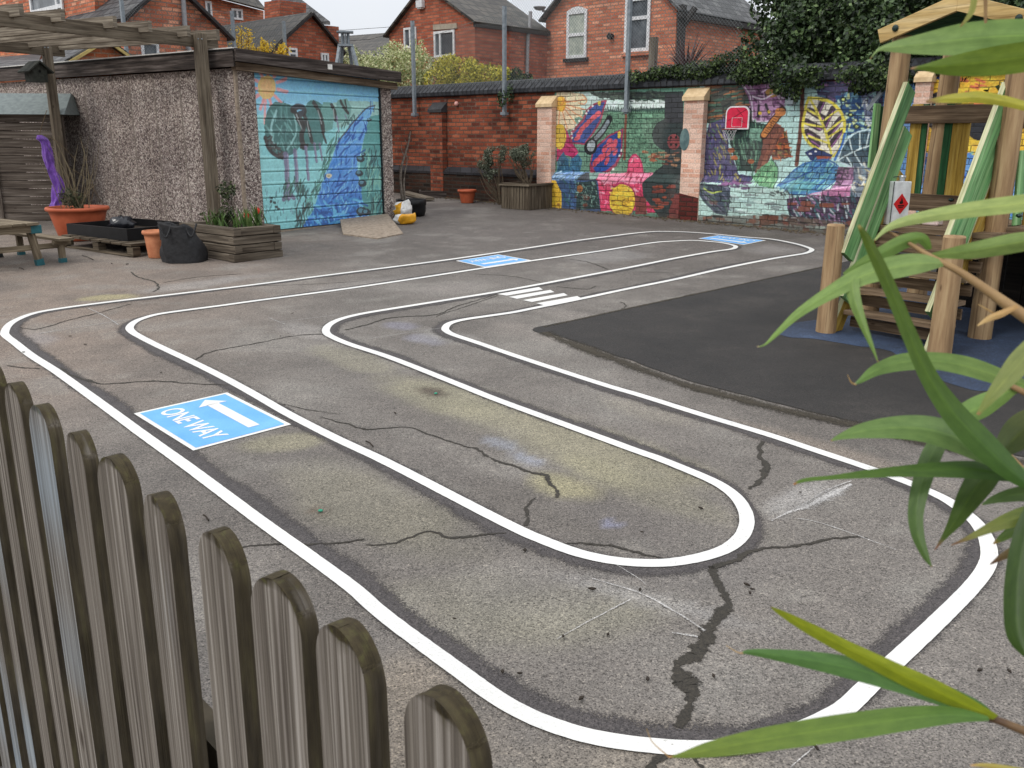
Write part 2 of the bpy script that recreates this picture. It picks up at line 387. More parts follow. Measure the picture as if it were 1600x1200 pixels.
spot(700, 665, .45, .12, (112, 107, 102), .55, .5, leg); spot(830, 790, .55, .1, (110, 105, 100), .6, .6, leg); spot(640, 705, .6, .1, (108, 103, 99), .5, .6, leg)
spot(960, 812, .3, .1, (112, 107, 104), .5, .6, leg); spot(1000, 905, .5, .16, (112, 108, 106), .4, .7, .2)
spot(950, 817, .055, .025, (146, 152, 186), .7, .8, leg, 8); spot(820, 715, .1, .05, (150, 156, 172), .55, .8, leg, 8); spot(790, 695, .12, .05, (150, 155, 168), .5, .8, leg, 8)
spot(665, 530, .2, .1, (148, 148, 160), .5, .8, leg, 6); spot(622, 508, .15, .1, (142, 142, 160), .4, .8, leg, 6); spot(480, 515, .4, .16, (158, 154, 150), .5, .8, leg)
spot(700, 525, .35, .15, (158, 156, 152), .45, .8, leg); spot(840, 520, .6, .2, (140, 133, 127), .45, .8, leg); spot(905, 495, .4, .15, (150, 144, 138), .4, .8, leg)
spot(165, 465, .22, .12, (166, 158, 122), .7, .8, .3, 5); spot(320, 442, .7, .2, (158, 155, 152), .5, .9, .8); spot(560, 445, .6, .2, (150, 146, 142), .4, .9, .8)
spot(700, 450, .5, .25, (136, 130, 126), .5, .9, .8); spot(950, 400, .5, .3, (150, 148, 146), .45, .9, .8); spot(1200, 390, .4, .3, (148, 144, 142), .45, .9, .8)
spot(680, 614, .12, .06, (78, 68, 62), .8, .7, leg, 7); spot(498, 800, .06, .035, (98, 80, 66), .6, .8, leg, 9); spot(60, 530, .3, .12, (150, 146, 146), .5, .9, leg, 4)
spot(1000, 640, .35, .14, (146, 140, 128), .4, .9, leg); spot(1280, 700, .5, .1, (150, 138, 126), .5, .9, leg); spot(1120, 590, .5, .12, (148, 136, 122), .55, .9, leg)
spot(1240, 780, .25, .07, (170, 168, 166), .5, .9, .75, 5); spot(1050, 945, .35, .05, (158, 156, 154), .5, .9, -.5, 5)
spot(600, 1150, .25, .3, (152, 140, 124), .5, .9, 0, 4); spot(1000, 1190, .25, .2, (150, 140, 126), .45, .9, 0, 4); spot(240, 400, .8, .5, (140, 126, 112), .5, .9, 0)
spot(470, 385, .5, .5, (92, 88, 86), .5, .9, 0); spot(750, 345, 2.0, .7, (92, 87, 84), .55, .9, .5)
spot(1000, 350, 1.0, .4, (84, 79, 74), .5, .9, -.7); spot(1200, 368, 1.0, .3, (84, 79, 72), .5, .9, -.7)
verts = np.stack([XX, YY, ZZ], -1).reshape(-1, 3)
idx = np.arange(NX * NY).reshape(NY, NX)
faces = np.stack([idx[:-1, :-1], idx[:-1, 1:], idx[1:, 1:], idx[1:, :-1]], -1).reshape(-1, 4)
def gridmesh(name, verts, faces, colors, mats, parent=None, smooth=True, uvs=None):
    me = bpy.data.meshes.new(name); me.vertices.add(len(verts)); me.vertices.foreach_set('co', np.ascontiguousarray(verts, dtype=np.float32).ravel())
    me.loops.add(faces.size); me.loops.foreach_set('vertex_index', faces.ravel().astype(np.int32))
    me.polygons.add(len(faces)); me.polygons.foreach_set('loop_start', np.arange(0, faces.size, 4, dtype=np.int32))
    me.update(calc_edges=True); me.validate()
    me.polygons.foreach_set('use_smooth', np.full(len(me.polygons), smooth))
    ca = me.color_attributes.new('Col', 'FLOAT_COLOR', 'POINT'); c4 = np.ones((len(verts), 4), np.float32); c4[:, :3] = colors; ca.data.foreach_set('color', c4.ravel())
    if uvs is not None:
        ul = me.uv_layers.new(name='UVMap'); ul.data.foreach_set('uv', np.ascontiguousarray(uvs[faces.ravel()], dtype=np.float32).ravel())
    me.materials.append(mats); ob = bpy.data.objects.new(name, me); COL.objects.link(ob)
    if parent is not None: ob.parent = parent
    return ob
ground = gridmesh('ground', verts, faces, GC.reshape(-1, 3), M_ground); tag(ground, kind='structure', label='worn grey tarmac playground sloping up to the walls')

# ------------------------------------------------------------------ strips laid on the ground
def lay(p, dz): return np.array([p[0], p[1], gz(p[1]) + dz])
def gstrip(mb, pts, left, right, dz, closed=False, jit=0.0, step=None):
    """ribbon along ground points; left/right half widths (number or list)"""
    P = [np.asarray(p, float)[:2] for p in pts]; L = len(P); d = 0; rows = []; uvs = []
    for i in range(L):
        a = P[(i - 1) % L] if closed else P[max(i - 1, 0)]; b = P[(i + 1) % L] if closed else P[min(i + 1, L - 1)]
        t = unit(b - a); n = np.array([-t[1], t[0]])
        l = left[i] if hasattr(left, '__len__') else left; r = right[i] if hasattr(right, '__len__') else right
        if i: d += np.linalg.norm(P[i] - P[i - 1])
        q0 = P[i] + n * (l + random.uniform(-jit, jit)); q1 = P[i] - n * (r + random.uniform(-jit, jit))
        rows.append([lay(q1, dz), lay((q0 + q1) / 2, dz), lay(q0, dz)]); uvs.append([(d, 0), (d, .5), (d, 1)])
    if closed: rows.append(rows[0]); uvs.append([(d + .1, 0), (d + .1, .5), (d + .1, 1)])
    mb.grid(rows, uvs)
def resample(P, step, closed=False):
    P = [np.asarray(p, float)[:2] for p in P]
    if closed: P = P + [P[0]]
    o = []; acc = 0
    for a, b in zip(P[:-1], P[1:]):
        L = np.linalg.norm(b - a); n = max(1, int(round(L / step)))
        for k in range(n): o.append(a + (b - a) * k / n)
    if not closed: o.append(P[-1])
    return o
OUT_PX=[(7.5,520),(12.5,510),(25,501),(50,491),(85,484),(150,475),(250,463),(400,445),(500,432),(680,409),(785,394),(890,378),(942,371),(999,364),(1036,362),(1092,364),(1167,371),(1205,374),(1242,381),(1265,388),(1268,392),(1259,396),(1242,399),(1205,405),(1130,420),(1055,437),(980,452),(905,468),(830,483),(800,489),(762,494.5),(725,500),(702.5,506),(695.5,514),(700,519.5),(712,525),(750,537.5),(800,555),(937,600),(1005,620),(1100,650),(1200,680),(1275,705),(1350,730),(1412,752.5),(1475,780),(1517,810),(1537,835),(1545,860),(1542,885),(1517,920),(1459,978),(1409,1025),(1355,1075),(1308,1116),(1200,1160),(1100,1171),(1000,1165),(900,1147),(800,1107),(700,1037),(600,963),(550,919),(475,864),(400,810),(300,735),(225,681),(175,644),(125,607.5),(85,579),(50,557),(25,537.5),(10,526)]
INN_PX=[(202.5,512.5),(210,504),(225,497.5),(250,491),(300,484),(350,477.5),(400,470.5),(525,454),(615,441),(680,431),(830,408),(942,392),(1017,380),(1055,377),(1085,376),(1111,378),(1130,380),(1147,384),(1149,387),(1141,390),(1111,394),(1055,404),(980,419),(890,436),(792,454),(700,469),(600,485),(560,492),(530,500),(512.5,510),(510,521),(525,530),(550,540),(600,556),(650,575),(725,605),(775,625),(850,652.5),(925,680),(1000,707.5),(1025,716),(1075,736),(1120,756),(1147,775),(1162,795),(1167,815),(1160,837.5),(1137,857.5),(1100,871),(1050,880),(1000,881),(950,876),(900,864.5),(850,846),(800,824),(700,772.5),(600,721),(525,686),(450,647.5),(400,618.5),(350,591),(300,566),(250,542.5),(225,530),(207.5,520)]

def smooth_closed(P, it=2):
    for _ in range(it): P = [(P[i - 1] + 2 * P[i] + P[(i + 1) % len(P)]) / 4 for i in range(len(P))]
    return P
def track(px):
    W = [G(*p)[:2] for p in px]; W = spline(W, 8, True); W = resample(W, .07, True); W = smooth_closed(W, 3)
    return resample(W, .025, True)
M_white, t, bs = newmat('white_road_paint'); v = coords(t, 'Object')
nn = noise(t, v, 120, 3); nb = noise(t, v, 3, 4)
cc = mixc(t, ramp(t, nb, [(.3, S(214, 214, 212)), (.7, S(230, 228, 222))]), ramp(t, nn, [(.3, (.8, .8, .8, 1)), (.5, (1, 1, 1, 1))]), .8, 'MULTIPLY')
wr = math_(t, 'ADD', noise(t, v, 60, 4, .7), math_(t, 'MULTIPLY', noise(t, v, 1.7, 4), .55)); cc = mixc(t, cc, S(150, 146, 140), ramp(t, wr, [(.94, (0, 0, 0, 1)), (1.04, (.8, .8, .8, 1))]))
t.links.new(cc, bs.inputs['Base Color']); bs.inputs['Roughness'].default_value = .55; bump(t, bs, nn, .4, .002)
LW = .031
for nm, px, lab, l, r in (('outer_line', OUT_PX, 'long white line of the outer track loop painted on the tarmac', .065, .13), ('inner_line', INN_PX, 'shorter white line of the inner track loop nested inside the outer one', .115, .065)):
    W = track(px)
    root = empty(nm, lay(W[0], 0), lab, 'road marking', 'white track lines')
    area = sum(W[i - 1][0] * W[i][1] - W[i][0] * W[i - 1][1] for i in range(len(W)))
    if area > 0: ll, rr = (r, l)
    else: ll, rr = (l, r)
    # for a counter-clockwise loop the left side is the inside
    k1 = fbm(np.array([p[0] for p in W]), np.array([p[1] for p in W]), .8, 5) ; k2 = fbm(np.array([p[0] for p in W]), np.array([p[1] for p in W]), .8, 6)
    mb = MB(); gstrip(mb, W[::2], [ll * (.5 + 1.1 * q) for q in k1[::2]], [rr * (.5 + 1.1 * q) for q in k2[::2]], .0015, True); mb.build('dark_edge', M_halo, root)
    mb = MB(); gstrip(mb, W, LW, LW, .0050, True, .0007); mb.build('paint', M_white, root)

# three blue one way panels
M_blue, t, bs = newmat('blue_road_paint'); v = coords(t, 'Object'); nb = noise(t, v, 4, 4); nf = noise(t, v, 130, 3)
cc = mixc(t, ramp(t, nb, [(.3, S(88, 158, 224)), (.7, S(112, 178, 236))]), ramp(t, nf, [(.3, (.85, .85, .85, 1)), (.55, (1, 1, 1, 1))]), .8, 'MULTIPLY')
t.links.new(cc, bs.inputs['Base Color']); bs.inputs['Roughness'].default_value = .55; bump(t, bs, nf, .4, .002)
def text_mesh(s):
    cu = bpy.data.curves.new('lettering', 'FONT'); cu.body = s; cu.size = 1; cu.offset = .018; cu.align_x = 'LEFT'; cu.space_character = .92
    ob = bpy.data.objects.new('lettering', cu); COL.objects.link(ob); bpy.context.view_layer.update()
    dg = bpy.context.evaluated_depsgraph_get(); me = bpy.data.meshes.new_from_object(ob.evaluated_get(dg)); bpy.data.objects.remove(ob)
    V_ = [tuple(v.co) for v in me.vertices]; F_ = [tuple(p.vertices) for p in me.polygons]; bpy.data.meshes.remove(me); return V_, F_
TXV, TXF = text_mesh('ONE WAY')
tx0, tx1 = min(v[0] for v in TXV), max(v[0] for v in TXV); ty0, ty1 = min(v[1] for v in TXV), max(v[1] for v in TXV)
def oneway(px4, label):
    q = [G(*p)[:2] for p in px4]                              # s0 start of text side, s1 above it, s2, s3
    f = lambda u, v_: (q[0] * (1 - u) + q[3] * u) * (1 - v_) + (q[1] * (1 - u) + q[2] * u) * v_
    W_ = np.linalg.norm(q[3] - q[0]); H_ = np.linalg.norm(q[1] - q[0])
    c = f(.5, .5); root = empty('one_way_sign', lay(c, 0), label, 'road marking', 'blue one way panels')
    def poly(uv, dz, mat, name, mb=None):
        m = mb or MB(); m.face([lay(f(u, v_), dz) for u, v_ in uv]); 
        return m if mb is not None else m.build(name, mat, root)
    hb = MB(); e = .085
    rows = [[lay(f(u, v_), .0022) for v_ in np.linspace(-e / H_, 1 + e / H_, 13)] for u in np.linspace(-e / W_, 1 + e / W_, 15)]
    uv = [[(0, .5 + .5 * max(abs(2 * a - 1), abs(2 * b_ - 1))) for b_ in np.linspace(0, 1, 13)] for a in np.linspace(0, 1, 15)]
    hb.grid(rows, uv); hb.build('dark_edge', M_halo, root)
    poly([(0, 0), (1, 0), (1, 1), (0, 1)], .0040, M_white, 'border')
    bu, bv = .026 / W_, .026 / H_
    poly([(bu, bv), (1 - bu, bv), (1 - bu, 1 - bv), (bu, 1 - bv)], .0054, M_blue, 'panel')
    m = MB()                                                  # arrow points against the reading direction
    m.face([lay(f(u, v_), .0068) for u, v_ in [(.20, .645), (.86, .645), (.86, .765), (.20, .765)]])
    m.face([lay(f(u, v_), .0068) for u, v_ in [(.07, .705), (.21, .55), (.21, .645), (.21, .765), (.21, .86)]])
    m.build('arrow', M_white, root)
    m = MB(); k = [lay(f(.10 + .80 * (x - tx0) / (tx1 - tx0), .19 + .23 * (y - ty0) / (ty1 - ty0)), .0068) for x, y, z in TXV]
    for fc in TXF: m.face([k[i] for i in fc])
    m.build('lettering', M_white, root)
oneway([(209, 647), (355, 614), (455, 664), (302, 705)], 'nearest blue ONE WAY panel with arrow, in front of the picket fence')
oneway([(779, 398), (830, 407), (757, 418), (712, 408)], 'blue ONE WAY panel on the far straight, behind the zebra crossing')
oneway([(1197, 376), (1162, 383), (1091, 373), (1122, 368)], 'farthest blue ONE WAY panel at the bend below the mural wall')
root = empty('zebra_crossing', lay(G(842, 462), 0), 'white striped zebra crossing painted across the far track lane', 'road marking')
for a, b_, c, d in (((777, 460), (842, 449), (848, 453), (792, 462.5)), ((795, 464.5), (860, 453.5), (866, 457), (808, 467.5)), ((817, 469.5), (881, 458.5), (887, 462), (831, 472.5)), ((838, 474.5), (902, 463.2), (908, 466.5), (850, 477.5))):
    mb = MB(); mb.face([lay(G(*p), .0040) for p in (a, d, c, b_)]); mb.build('stripe', M_white, root)

# cracks, chalk smears
def crackset(name, items, mat, dz, parent, jag=1.0):
    mb = MB()
    for pts, wd in items:
        W = [G(*p)[:2] for p in pts]; Ww = wd if hasattr(wd, '__len__') else [wd] * len(pts)
        P3 = [np.array([p[0], p[1], k]) for p, k in zip(W, Ww)]
        P3 = spline(P3, 14)
        n = len(P3); out = []
        for i, p in enumerate(P3):
            jx = (mnoise.noise(Vector((p[0] * 14, p[1] * 14, 3))) * .016 + mnoise.noise(Vector((p[0] * 45, p[1] * 45, 1))) * .006) * min(1, p[2] / 5 + .35) * jag
            a, b_ = P3[max(i - 1, 0)], P3[min(i + 1, n - 1)]; t_ = unit((b_ - a)[:2]); out.append(np.array([p[0] - t_[1] * jx, p[1] + t_[0] * jx]))
        # width given in photo pixels: convert at each place
        hw = []
        for p in P3:
            d = math.hypot(p[0], p[1]); hw.append(max(.004, p[2]) * math.hypot(d, CAMH) / FPX * .62 * max(.25, 1 + .7 * mnoise.noise(Vector((p[0] * 16, p[1] * 16, 9))) + .5 * mnoise.noise(Vector((p[0] * 60, p[1] * 60, 5)))))
        gstrip(mb, out, hw, hw, dz)
    return mb.build(name, mat, parent)
CR = [([(1112, 885), (1118, 905), (1130, 935), (1138, 948), (1115, 970), (1105, 1000), (1085, 1025), (1062, 1040), (1068, 1065), (1080, 1085), (1075, 1110), (1058, 1137)], [13, 14, 16, 20, 24, 28, 30, 32, 34, 30, 22, 14]),
 ([(1035, 1180), (1020, 1200), (1005, 1225)], [16, 18, 18]), ([(1085, 1185), (1100, 1200)], [6, 10]),
 ([(1108, 888), (1150, 876), (1175, 860), (1200, 857), (1260, 852), (1300, 842), (1355, 840)], [14, 14, 9, 7, 7, 6, 3]),
 ([(1190, 690), (1186, 712), (1196, 728), (1190, 748), (1172, 765)], [7, 10, 12, 12, 5]),
 ([(500, 652), (540, 662), (575, 671), (632, 668), (680, 682), (720, 696), (745, 702), (765, 715), (800, 728), (830, 738), (848, 742), (857, 752), (870, 765), (868, 778)], [2, 4, 4, 4, 4.5, 4.5, 5, 6, 7, 8, 9, 10, 10, 8]),
 ([(836, 778), (822, 795), (825, 810), (822, 822)], [3, 6, 8, 6]), ([(365, 858), (400, 852), (435, 852), (490, 851), (520, 850), (570, 843)], 5),
 ([(572, 853), (610, 850), (640, 842), (668, 832), (705, 840), (740, 838), (790, 833)], [3, 5, 6, 6, 6, 6, 4]), ([(876, 850), (920, 850), (960, 855), (1000, 865), (1045, 873)], [4, 6, 6, 6, 4]),
 ([(95, 575), (115, 588), (145, 597), (170, 600), (240, 596), (310, 600), (358, 602)], [4, 5, 6, 5, 4, 4, 3]), ([(10, 572), (40, 575), (62, 577)], 3),
 ([(305, 565), (330, 550), (400, 537), (460, 525), (505, 522)], 3.4), ([(540, 516), (575, 507), (610, 497), (680, 492), (710, 480), (760, 465), (780, 458)], [3, 4, 4, 3.5, 3, 2.5, 2]),
 ([(30, 512), (60, 514), (110, 500), (150, 490), (205, 475)], [2.5, 3, 3, 3, 2]), ([(205, 425), (215, 433), (240, 440), (248, 450), (240, 456)], [2, 3, 3, 4, 3]), ([(255, 442), (310, 433), (380, 428)], 2.2),
 ([(890, 405), (920, 410), (950, 421)], [2, 2.5, 3]), ([(735, 428), (800, 432), (845, 441)], 1.8), ([(680, 495), (740, 475), (778, 462)], 2), ([(870, 448), (915, 452), (930, 447)], [2, 3, 2]),
 ([(970, 472), (978, 478), (970, 484)], 2.5), ([(1000, 425), (1060, 427)], 1.6), ([(400, 447), (470, 445), (560, 440)], 1.6), ([(430, 630), (480, 640), (530, 648)], 2)]
crackset('crack', CR, M_crack, .0030, ground)
CH = [([(1330, 752), (1290, 768), (1250, 792), (1205, 815)], [6, 8, 9, 5]), ([(1330, 757), (1285, 780), (1240, 800)], [10, 34, 10]), ([(925, 905), (1000, 928), (1060, 960), (1102, 987)], [4, 5, 6, 6]), ([(1050, 990), (1090, 996)], [6, 6]),
 ([(870, 1000), (920, 972), (985, 938)], 4), ([(940, 870), (990, 900), (1010, 915)], 3), ([(60, 522), (120, 512), (200, 500)], 2.2), ([(138, 482), (165, 495), (185, 508)], 3), ([(0, 494), (40, 489)], 2), ([(440, 503), (500, 496), (530, 492)], 2), ([(575, 530), (640, 520), (690, 513)], 2),
 ([(1200, 812), (1270, 815), (1400, 860)], 3), ([(1235, 1200), (1270, 1170), (1290, 1150)], 4), ([(420, 497), (445, 507)], 2)]
crackset('chalk_mark', CH, M_chalk, .0040, ground, .12)

# black rubber play surface and blue patch round the tower
def sheet(px, dz, name, mat, jit=.0):
    W = resample(spline([G(*p)[:2] for p in px], 6, True), .06, True)
    W = [p + np.array([mnoise.noise(Vector((p[0] * 6, p[1] * 6, 0))), mnoise.noise(Vector((p[0] * 6, p[1] * 6, 7)))]) * jit for p in W]
    bm = bmesh.new(); vs_ = [bm.verts.new(lay(p, dz)) for p in W]; f = bm.faces.new(vs_); bm.normal_update()
    if f.normal.z < 0: f.normal_flip()
    bmesh.ops.triangulate(bm, faces=[f]); me = bpy.data.meshes.new(name); bm.to_mesh(me); bm.free(); me.materials.append(mat)
    ob = bpy.data.objects.new(name, me); COL.objects.link(ob); return ob
def rubber(name, base):
    m, t, bs = newmat(name); v = coords(t, 'Object'); c, h = asphalt_group(t, base, .9); sp_ = noise(t, v, 110, 3, .8); c = mixc(t, c, ramp(t, sp_, [(.36, (.5, .5, .5, 1)), (.52, (1, 1, 1, 1)), (.62, (1.1, 1.1, 1.1, 1)), (.68, (3.2, 3.1, 2.9, 1))]), 1, 'MULTIPLY')
    n = noise(t, v, 1.6, 6, .65); c = mixc(t, c, ramp(t, n, [(.35, (.62, .62, .64, 1)), (.55, (1.1, 1.1, 1.1, 1)), (.70, (2.0, 1.96, 1.9, 1))]), 1, 'MULTIPLY')
    t.links.new(c, bs.inputs['Base Color']); bs.inputs['Roughness'].default_value = .8; bump(t, bs, h, .7, .006); return m
M_black = rubber('black_rubber', S(43, 40, 38)); M_bluer = rubber('blue_rubber', S(48, 64, 90))
tag(sheet([(832, 515), (900, 500), (1000, 478), (1150, 446), (1290, 416), (1420, 388), (1640, 350), (1900, 420), (2200, 700), (2000, 800), (1700, 735), (1500, 694), (1340, 660), (1220, 632), (1080, 596), (960, 555), (880, 528)], .0040, 'rubber_surface', M_black, .02), kind='structure', label='black rubber play surface under the climbing tower')
tag(sheet([(1214, 520), (1240, 506), (1290, 499), (1350, 488), (1400, 455), (1480, 432), (1640, 425), (1800, 470), (1800, 560), (1640, 600), (1550, 612), (1500, 606), (1440, 580), (1408, 560), (1385, 548), (1330, 540), (1275, 531), (1235, 528)], .0060, 'blue_rubber_patch', M_bluer, .012), kind='structure', label='wavy edged blue rubber patch round the tower legs')
M_mud = ragged('mossy_grit', S(58, 51, 38), .12, 1.9, 60, .5, 1.0, 4)
mb = MB(); pts = [G(*p)[:2] for p in [(850, 520), (960, 562), (1080, 604), (1220, 640), (1300, 657), (1360, 670), (1500, 705), (1600, 725)]]
gstrip(mb, resample(spline(pts, 8), .05), .11, .12, .0056); mb.build('dirt_line', M_mud, ground)
mb = MB(); pts = [G(*p)[:2] for p in [(850, 512), (1000, 479), (1150, 447), (1290, 417)]]
gstrip(mb, resample(spline(pts, 8), .05), .04, .03, .0056); mb.build('dirt_line', M_mud, ground)
# litter: twigs, leaf scraps, a green chip
M_scrap = plain('dead_leaf_scraps', S(46, 38, 30), .9)
lit = [(1003, 834), (908, 1095), (880, 998), (785, 1053), (812, 1056), (1175, 924), (1172, 930), (1166, 917), (1095, 797), (1250, 772), (618, 648), (252, 584), (438, 527), (457, 491), (37, 552), (1530, 1051), (1577, 1053), (175, 413), (199, 414), (925, 924), (1000, 925), (950, 995), (1012, 1065), (820, 863), (133, 540), (110, 527), (1115, 1060), (710, 970)]
mb = MB()
for px, py in lit:
    p = G(px, py); a = random.uniform(0, 6.3); L = random.uniform(.006, .013) * (1 + p[1] * .07); u = np.array([math.cos(a), math.sin(a), 0]); v_ = np.array([-u[1], u[0], 0])
    b0 = lay(p, .008); mb.prism([b0 + u * L, b0 + v_ * L * .5, b0 - u * L * .9 + v_ * .2 * L, b0 - v_ * L * .45], ZUP * L * .4)
for px, py, px2, py2 in ((572, 692, 583, 700), (128, 400, 146, 407), (30, 420, 37, 422), (1265, 1166, 1278, 1176), (318, 808, 326, 816)):
    a, b_ = G(px, py), G(px2, py2); mb.tube([lay(a, .01), lay((a + b_) / 2, .016), lay(b_, .009)], .004, 6)
tag(mb.build('leaf_litter', M_scrap), label='scattered dark leaf scraps and twigs on the tarmac', kind='stuff')
for (px, py), lab in (((501, 801), 'small green plastic chip lying on the tarmac beside the near white lines'), ((681, 617), 'faded green plastic chip in the dark spot between the white loops')):
    mb = MB(); c = lay(G(px, py), .008); mb.lathe(c, [(.0005, .006), (.008, .006), (.0105, .004), (.0105, 0), (.0005, 0)], 12)
    tag(mb.build('plastic_chip', plain('green_plastic', S(36, 140, 110), .5)), lab, 'litter')
# ------------------------------------------------------------------ painting on a grid of points (murals)
class Canvas:
    def __init__(s, u0, u1, z0, z1, cell, proj, seed=1):
        s.u0, s.z0, s.cell, s.proj = u0, z0, cell, proj
        s.nu = int((u1 - u0) / cell) + 1; s.nz = int((z1 - z0) / cell) + 1
        s.U, s.Z = np.meshgrid(u0 + np.arange(s.nu) * cell, z0 + np.arange(s.nz) * cell)
        s.C = np.zeros((s.nz, s.nu, 3))
        # hand-brushed edges: sample position wobble
        s.wu = (fbm(s.U + 50, s.Z + 50, 9, seed) - .5) * .05; s.wz = (fbm(s.U + 50, s.Z + 50, 9, seed + 1) - .5) * .05
        s.T = fbm(s.U + 50, s.Z + 50, 16, seed + 2); s.T2 = fbm(s.U + 50, s.Z + 50, 45, seed + 3); s.org = (0, 0, 1)
    def at(s, p):
        ox, oy, k = s.org; return s.proj(ox + p[0] / k, oy + p[1] / k)
    def put(s, m, col, k=1.0, var=.12):
        c = np.array(S(*col)[:3]); sh = 1 + (s.T - .5) * 2 * var + (s.T2 - .5) * var
        a = (m * k)[..., None]; s.C = s.C * (1 - a) + c * sh[..., None] * a
    def inside(s, Q):
        U, Z = s.U + s.wu * .5, s.Z + s.wz * .5; m = np.zeros(U.shape, bool); n = len(Q)
        lo = min(q[0] for q in Q) - .1; hi = max(q[0] for q in Q) + .1
        j0 = max(0, int((lo - s.u0) / s.cell)); j1 = min(s.nu, int((hi - s.u0) / s.cell) + 1)
        i0 = max(0, int((min(q[1] for q in Q) - .1 - s.z0) / s.cell)); i1 = min(s.nz, int((max(q[1] for q in Q) + .1 - s.z0) / s.cell) + 1)
        if j1 <= j0 or i1 <= i0: return m
        U, Z = U[i0:i1, j0:j1], Z[i0:i1, j0:j1]; mm = np.zeros(U.shape, bool)
        for i in range(n):
            (x1, y1), (x2, y2) = Q[i], Q[(i + 1) % n]
            if y1 == y2: continue
            c = ((y1 > Z) != (y2 > Z)) & (U < (x2 - x1) * (Z - y1) / (y2 - y1) + x1); mm ^= c
        m[i0:i1, j0:j1] = mm; return m
    def poly(s, pts, col, k=1.0, var=.12, curve=False):
        Q = [s.at(p) for p in (spline(pts, 6, True) if curve else pts)]; m = s.inside(Q).astype(float); s.put(m, col, k, var); return m > 0
    def ell(s, cx, cy, rx, ry, col, ang=0, k=1.0, var=.12):
        a = math.radians(ang); P = [(cx + rx * math.cos(q) * math.cos(a) - ry * math.sin(q) * math.sin(a), cy + rx * math.cos(q) * math.sin(a) + ry * math.sin(q) * math.cos(a)) for q in np.linspace(0, 2 * math.pi, 24, endpoint=False)]
        return s.poly(P, col, k, var)
    def line(s, pts, wpx, col, k=1.0, var=.1, curve=True, taper=False):
        Pp = spline(pts, 6) if curve and len(pts) > 2 else pts
        Q = [np.array(s.at(p)) for p in Pp]
        a0 = np.array(s.at(pts[0])); a1 = np.array(s.at((pts[0][0], pts[0][1] + 10))); hw = abs(a1[1] - a0[1]) / 10 * wpx / 2
        L = len(Q) - 1
        J0 = max(0, int((min(q[0] for q in Q) - hw - .06 - s.u0) / s.cell)); J1 = min(s.nu, int((max(q[0] for q in Q) + hw + .06 - s.u0) / s.cell) + 1)
        I0 = max(0, int((min(q[1] for q in Q) - hw - .06 - s.z0) / s.cell)); I1 = min(s.nz, int((max(q[1] for q in Q) + hw + .06 - s.z0) / s.cell) + 1)
        if J1 <= J0 or I1 <= I0: return
        sl = (slice(I0, I1), slice(J0, J1)); U, Z = s.U[sl] + s.wu[sl] * .4, s.Z[sl] + s.wz[sl] * .4; m = np.zeros(U.shape)
        for i in range(L):
            a, b = Q[i], Q[i + 1]; h = hw * (1 - .75 * (i / max(L, 1)) if taper else 1)
            d = b - a; L2 = max(d @ d, 1e-9)
            t = np.clip(((U - a[0]) * d[0] + (Z - a[1]) * d[1]) / L2, 0, 1)
            dist = np.hypot(U - a[0] - t * d[0], Z - a[1] - t * d[1])
            m = np.maximum(m, np.clip((h - dist) / s.cell + .5, 0, 1))
        c = np.array(S(*col)[:3]); sh = 1 + (s.T[sl] - .5) * 2 * var + (s.T2[sl] - .5) * var
        q_ = (m * k)[..., None]; s.C[sl] = s.C[sl] * (1 - q_) + c * sh[..., None] * q_
    def dabs(s, pts, n, cols, ln, wpx, ang=None, spread=30, rnd=None, k=.9):
        """n short brush marks inside polygon pts"""
        r = random.Random(rnd if rnd is not None else int(pts[0][0] * 7 + pts[0][1]))
        xs = [p[0] for p in pts]; ys = [p[1] for p in pts]; c = 0; tries = 0
        while c < n and tries < n * 12:
            tries += 1; x = r.uniform(min(xs), max(xs)); y = r.uniform(min(ys), max(ys)); ins = False
            for i in range(len(pts)):
                (x1, y1), (x2, y2) = pts[i], pts[(i + 1) % len(pts)]
                if (y1 > y) != (y2 > y) and x < (x2 - x1) * (y - y1) / (y2 - y1) + x1: ins = not ins
            if not ins: continue
            a = math.radians((ang if ang is not None else r.uniform(0, 180)) + r.uniform(-spread, spread)); l = ln * r.uniform(.5, 1.2)
            s.line([(x - l / 2 * math.cos(a), y - l / 2 * math.sin(a)), (x + l / 2 * math.cos(a), y + l / 2 * math.sin(a))], wpx * r.uniform(.6, 1.3), r.choice(cols), k); c += 1

# ------------------------------------------------------------------ boundary wall
A0 = G(881, 325); B0 = G(1320, 366); A0[2] = 0; B0[2] = 0
w1 = unit(B0 - A0); wn = np.array([-w1[1], w1[0], 0]); wn = wn if wn[1] > 0 else -wn
def wp(u, off, z): return A0 + w1 * u + wn * off + ZUP * z
def uz(px, py): q = VP(px, py, A0, wn); return float(np.dot(q - A0, w1)), float(q[2])
reds = [S(106, 56, 44), S(132, 68, 50), S(156, 82, 58), S(180, 104, 76), S(142, 74, 56)]
M_brick = brick('old_red_brick', reds, S(104, 84, 72), dirt=.5, pale=.22)
M_brickd = brick('dark_plinth_brick', [S(40, 34, 30), S(62, 44, 36), S(84, 54, 42), S(52, 46, 40)], S(66, 60, 54), dirt=.55)
M_blueb = brick('blue_engineering_brick', [S(44, 46, 50), S(58, 60, 64), S(70, 72, 76), S(52, 54, 58)], S(40, 40, 42), bw=.115, bh=.16, mort=.012, dirt=.35, rough=.55)
M_splay = brick('splayed_blue_brick', [S(46, 46, 50), S(60, 60, 64), S(52, 50, 52)], S(36, 36, 36), bw=.23, bh=.6, mort=.01, dirt=.35, rough=.6)
ZT = 2.44; U0, U1 = -12.0, 9.0; UM = uz(866, 220)[0]; UE = 8.6
wall = empty('boundary_wall', wp(0, 0, 0), 'old red brick boundary wall with dark ridged coping along the far side', 'wall')
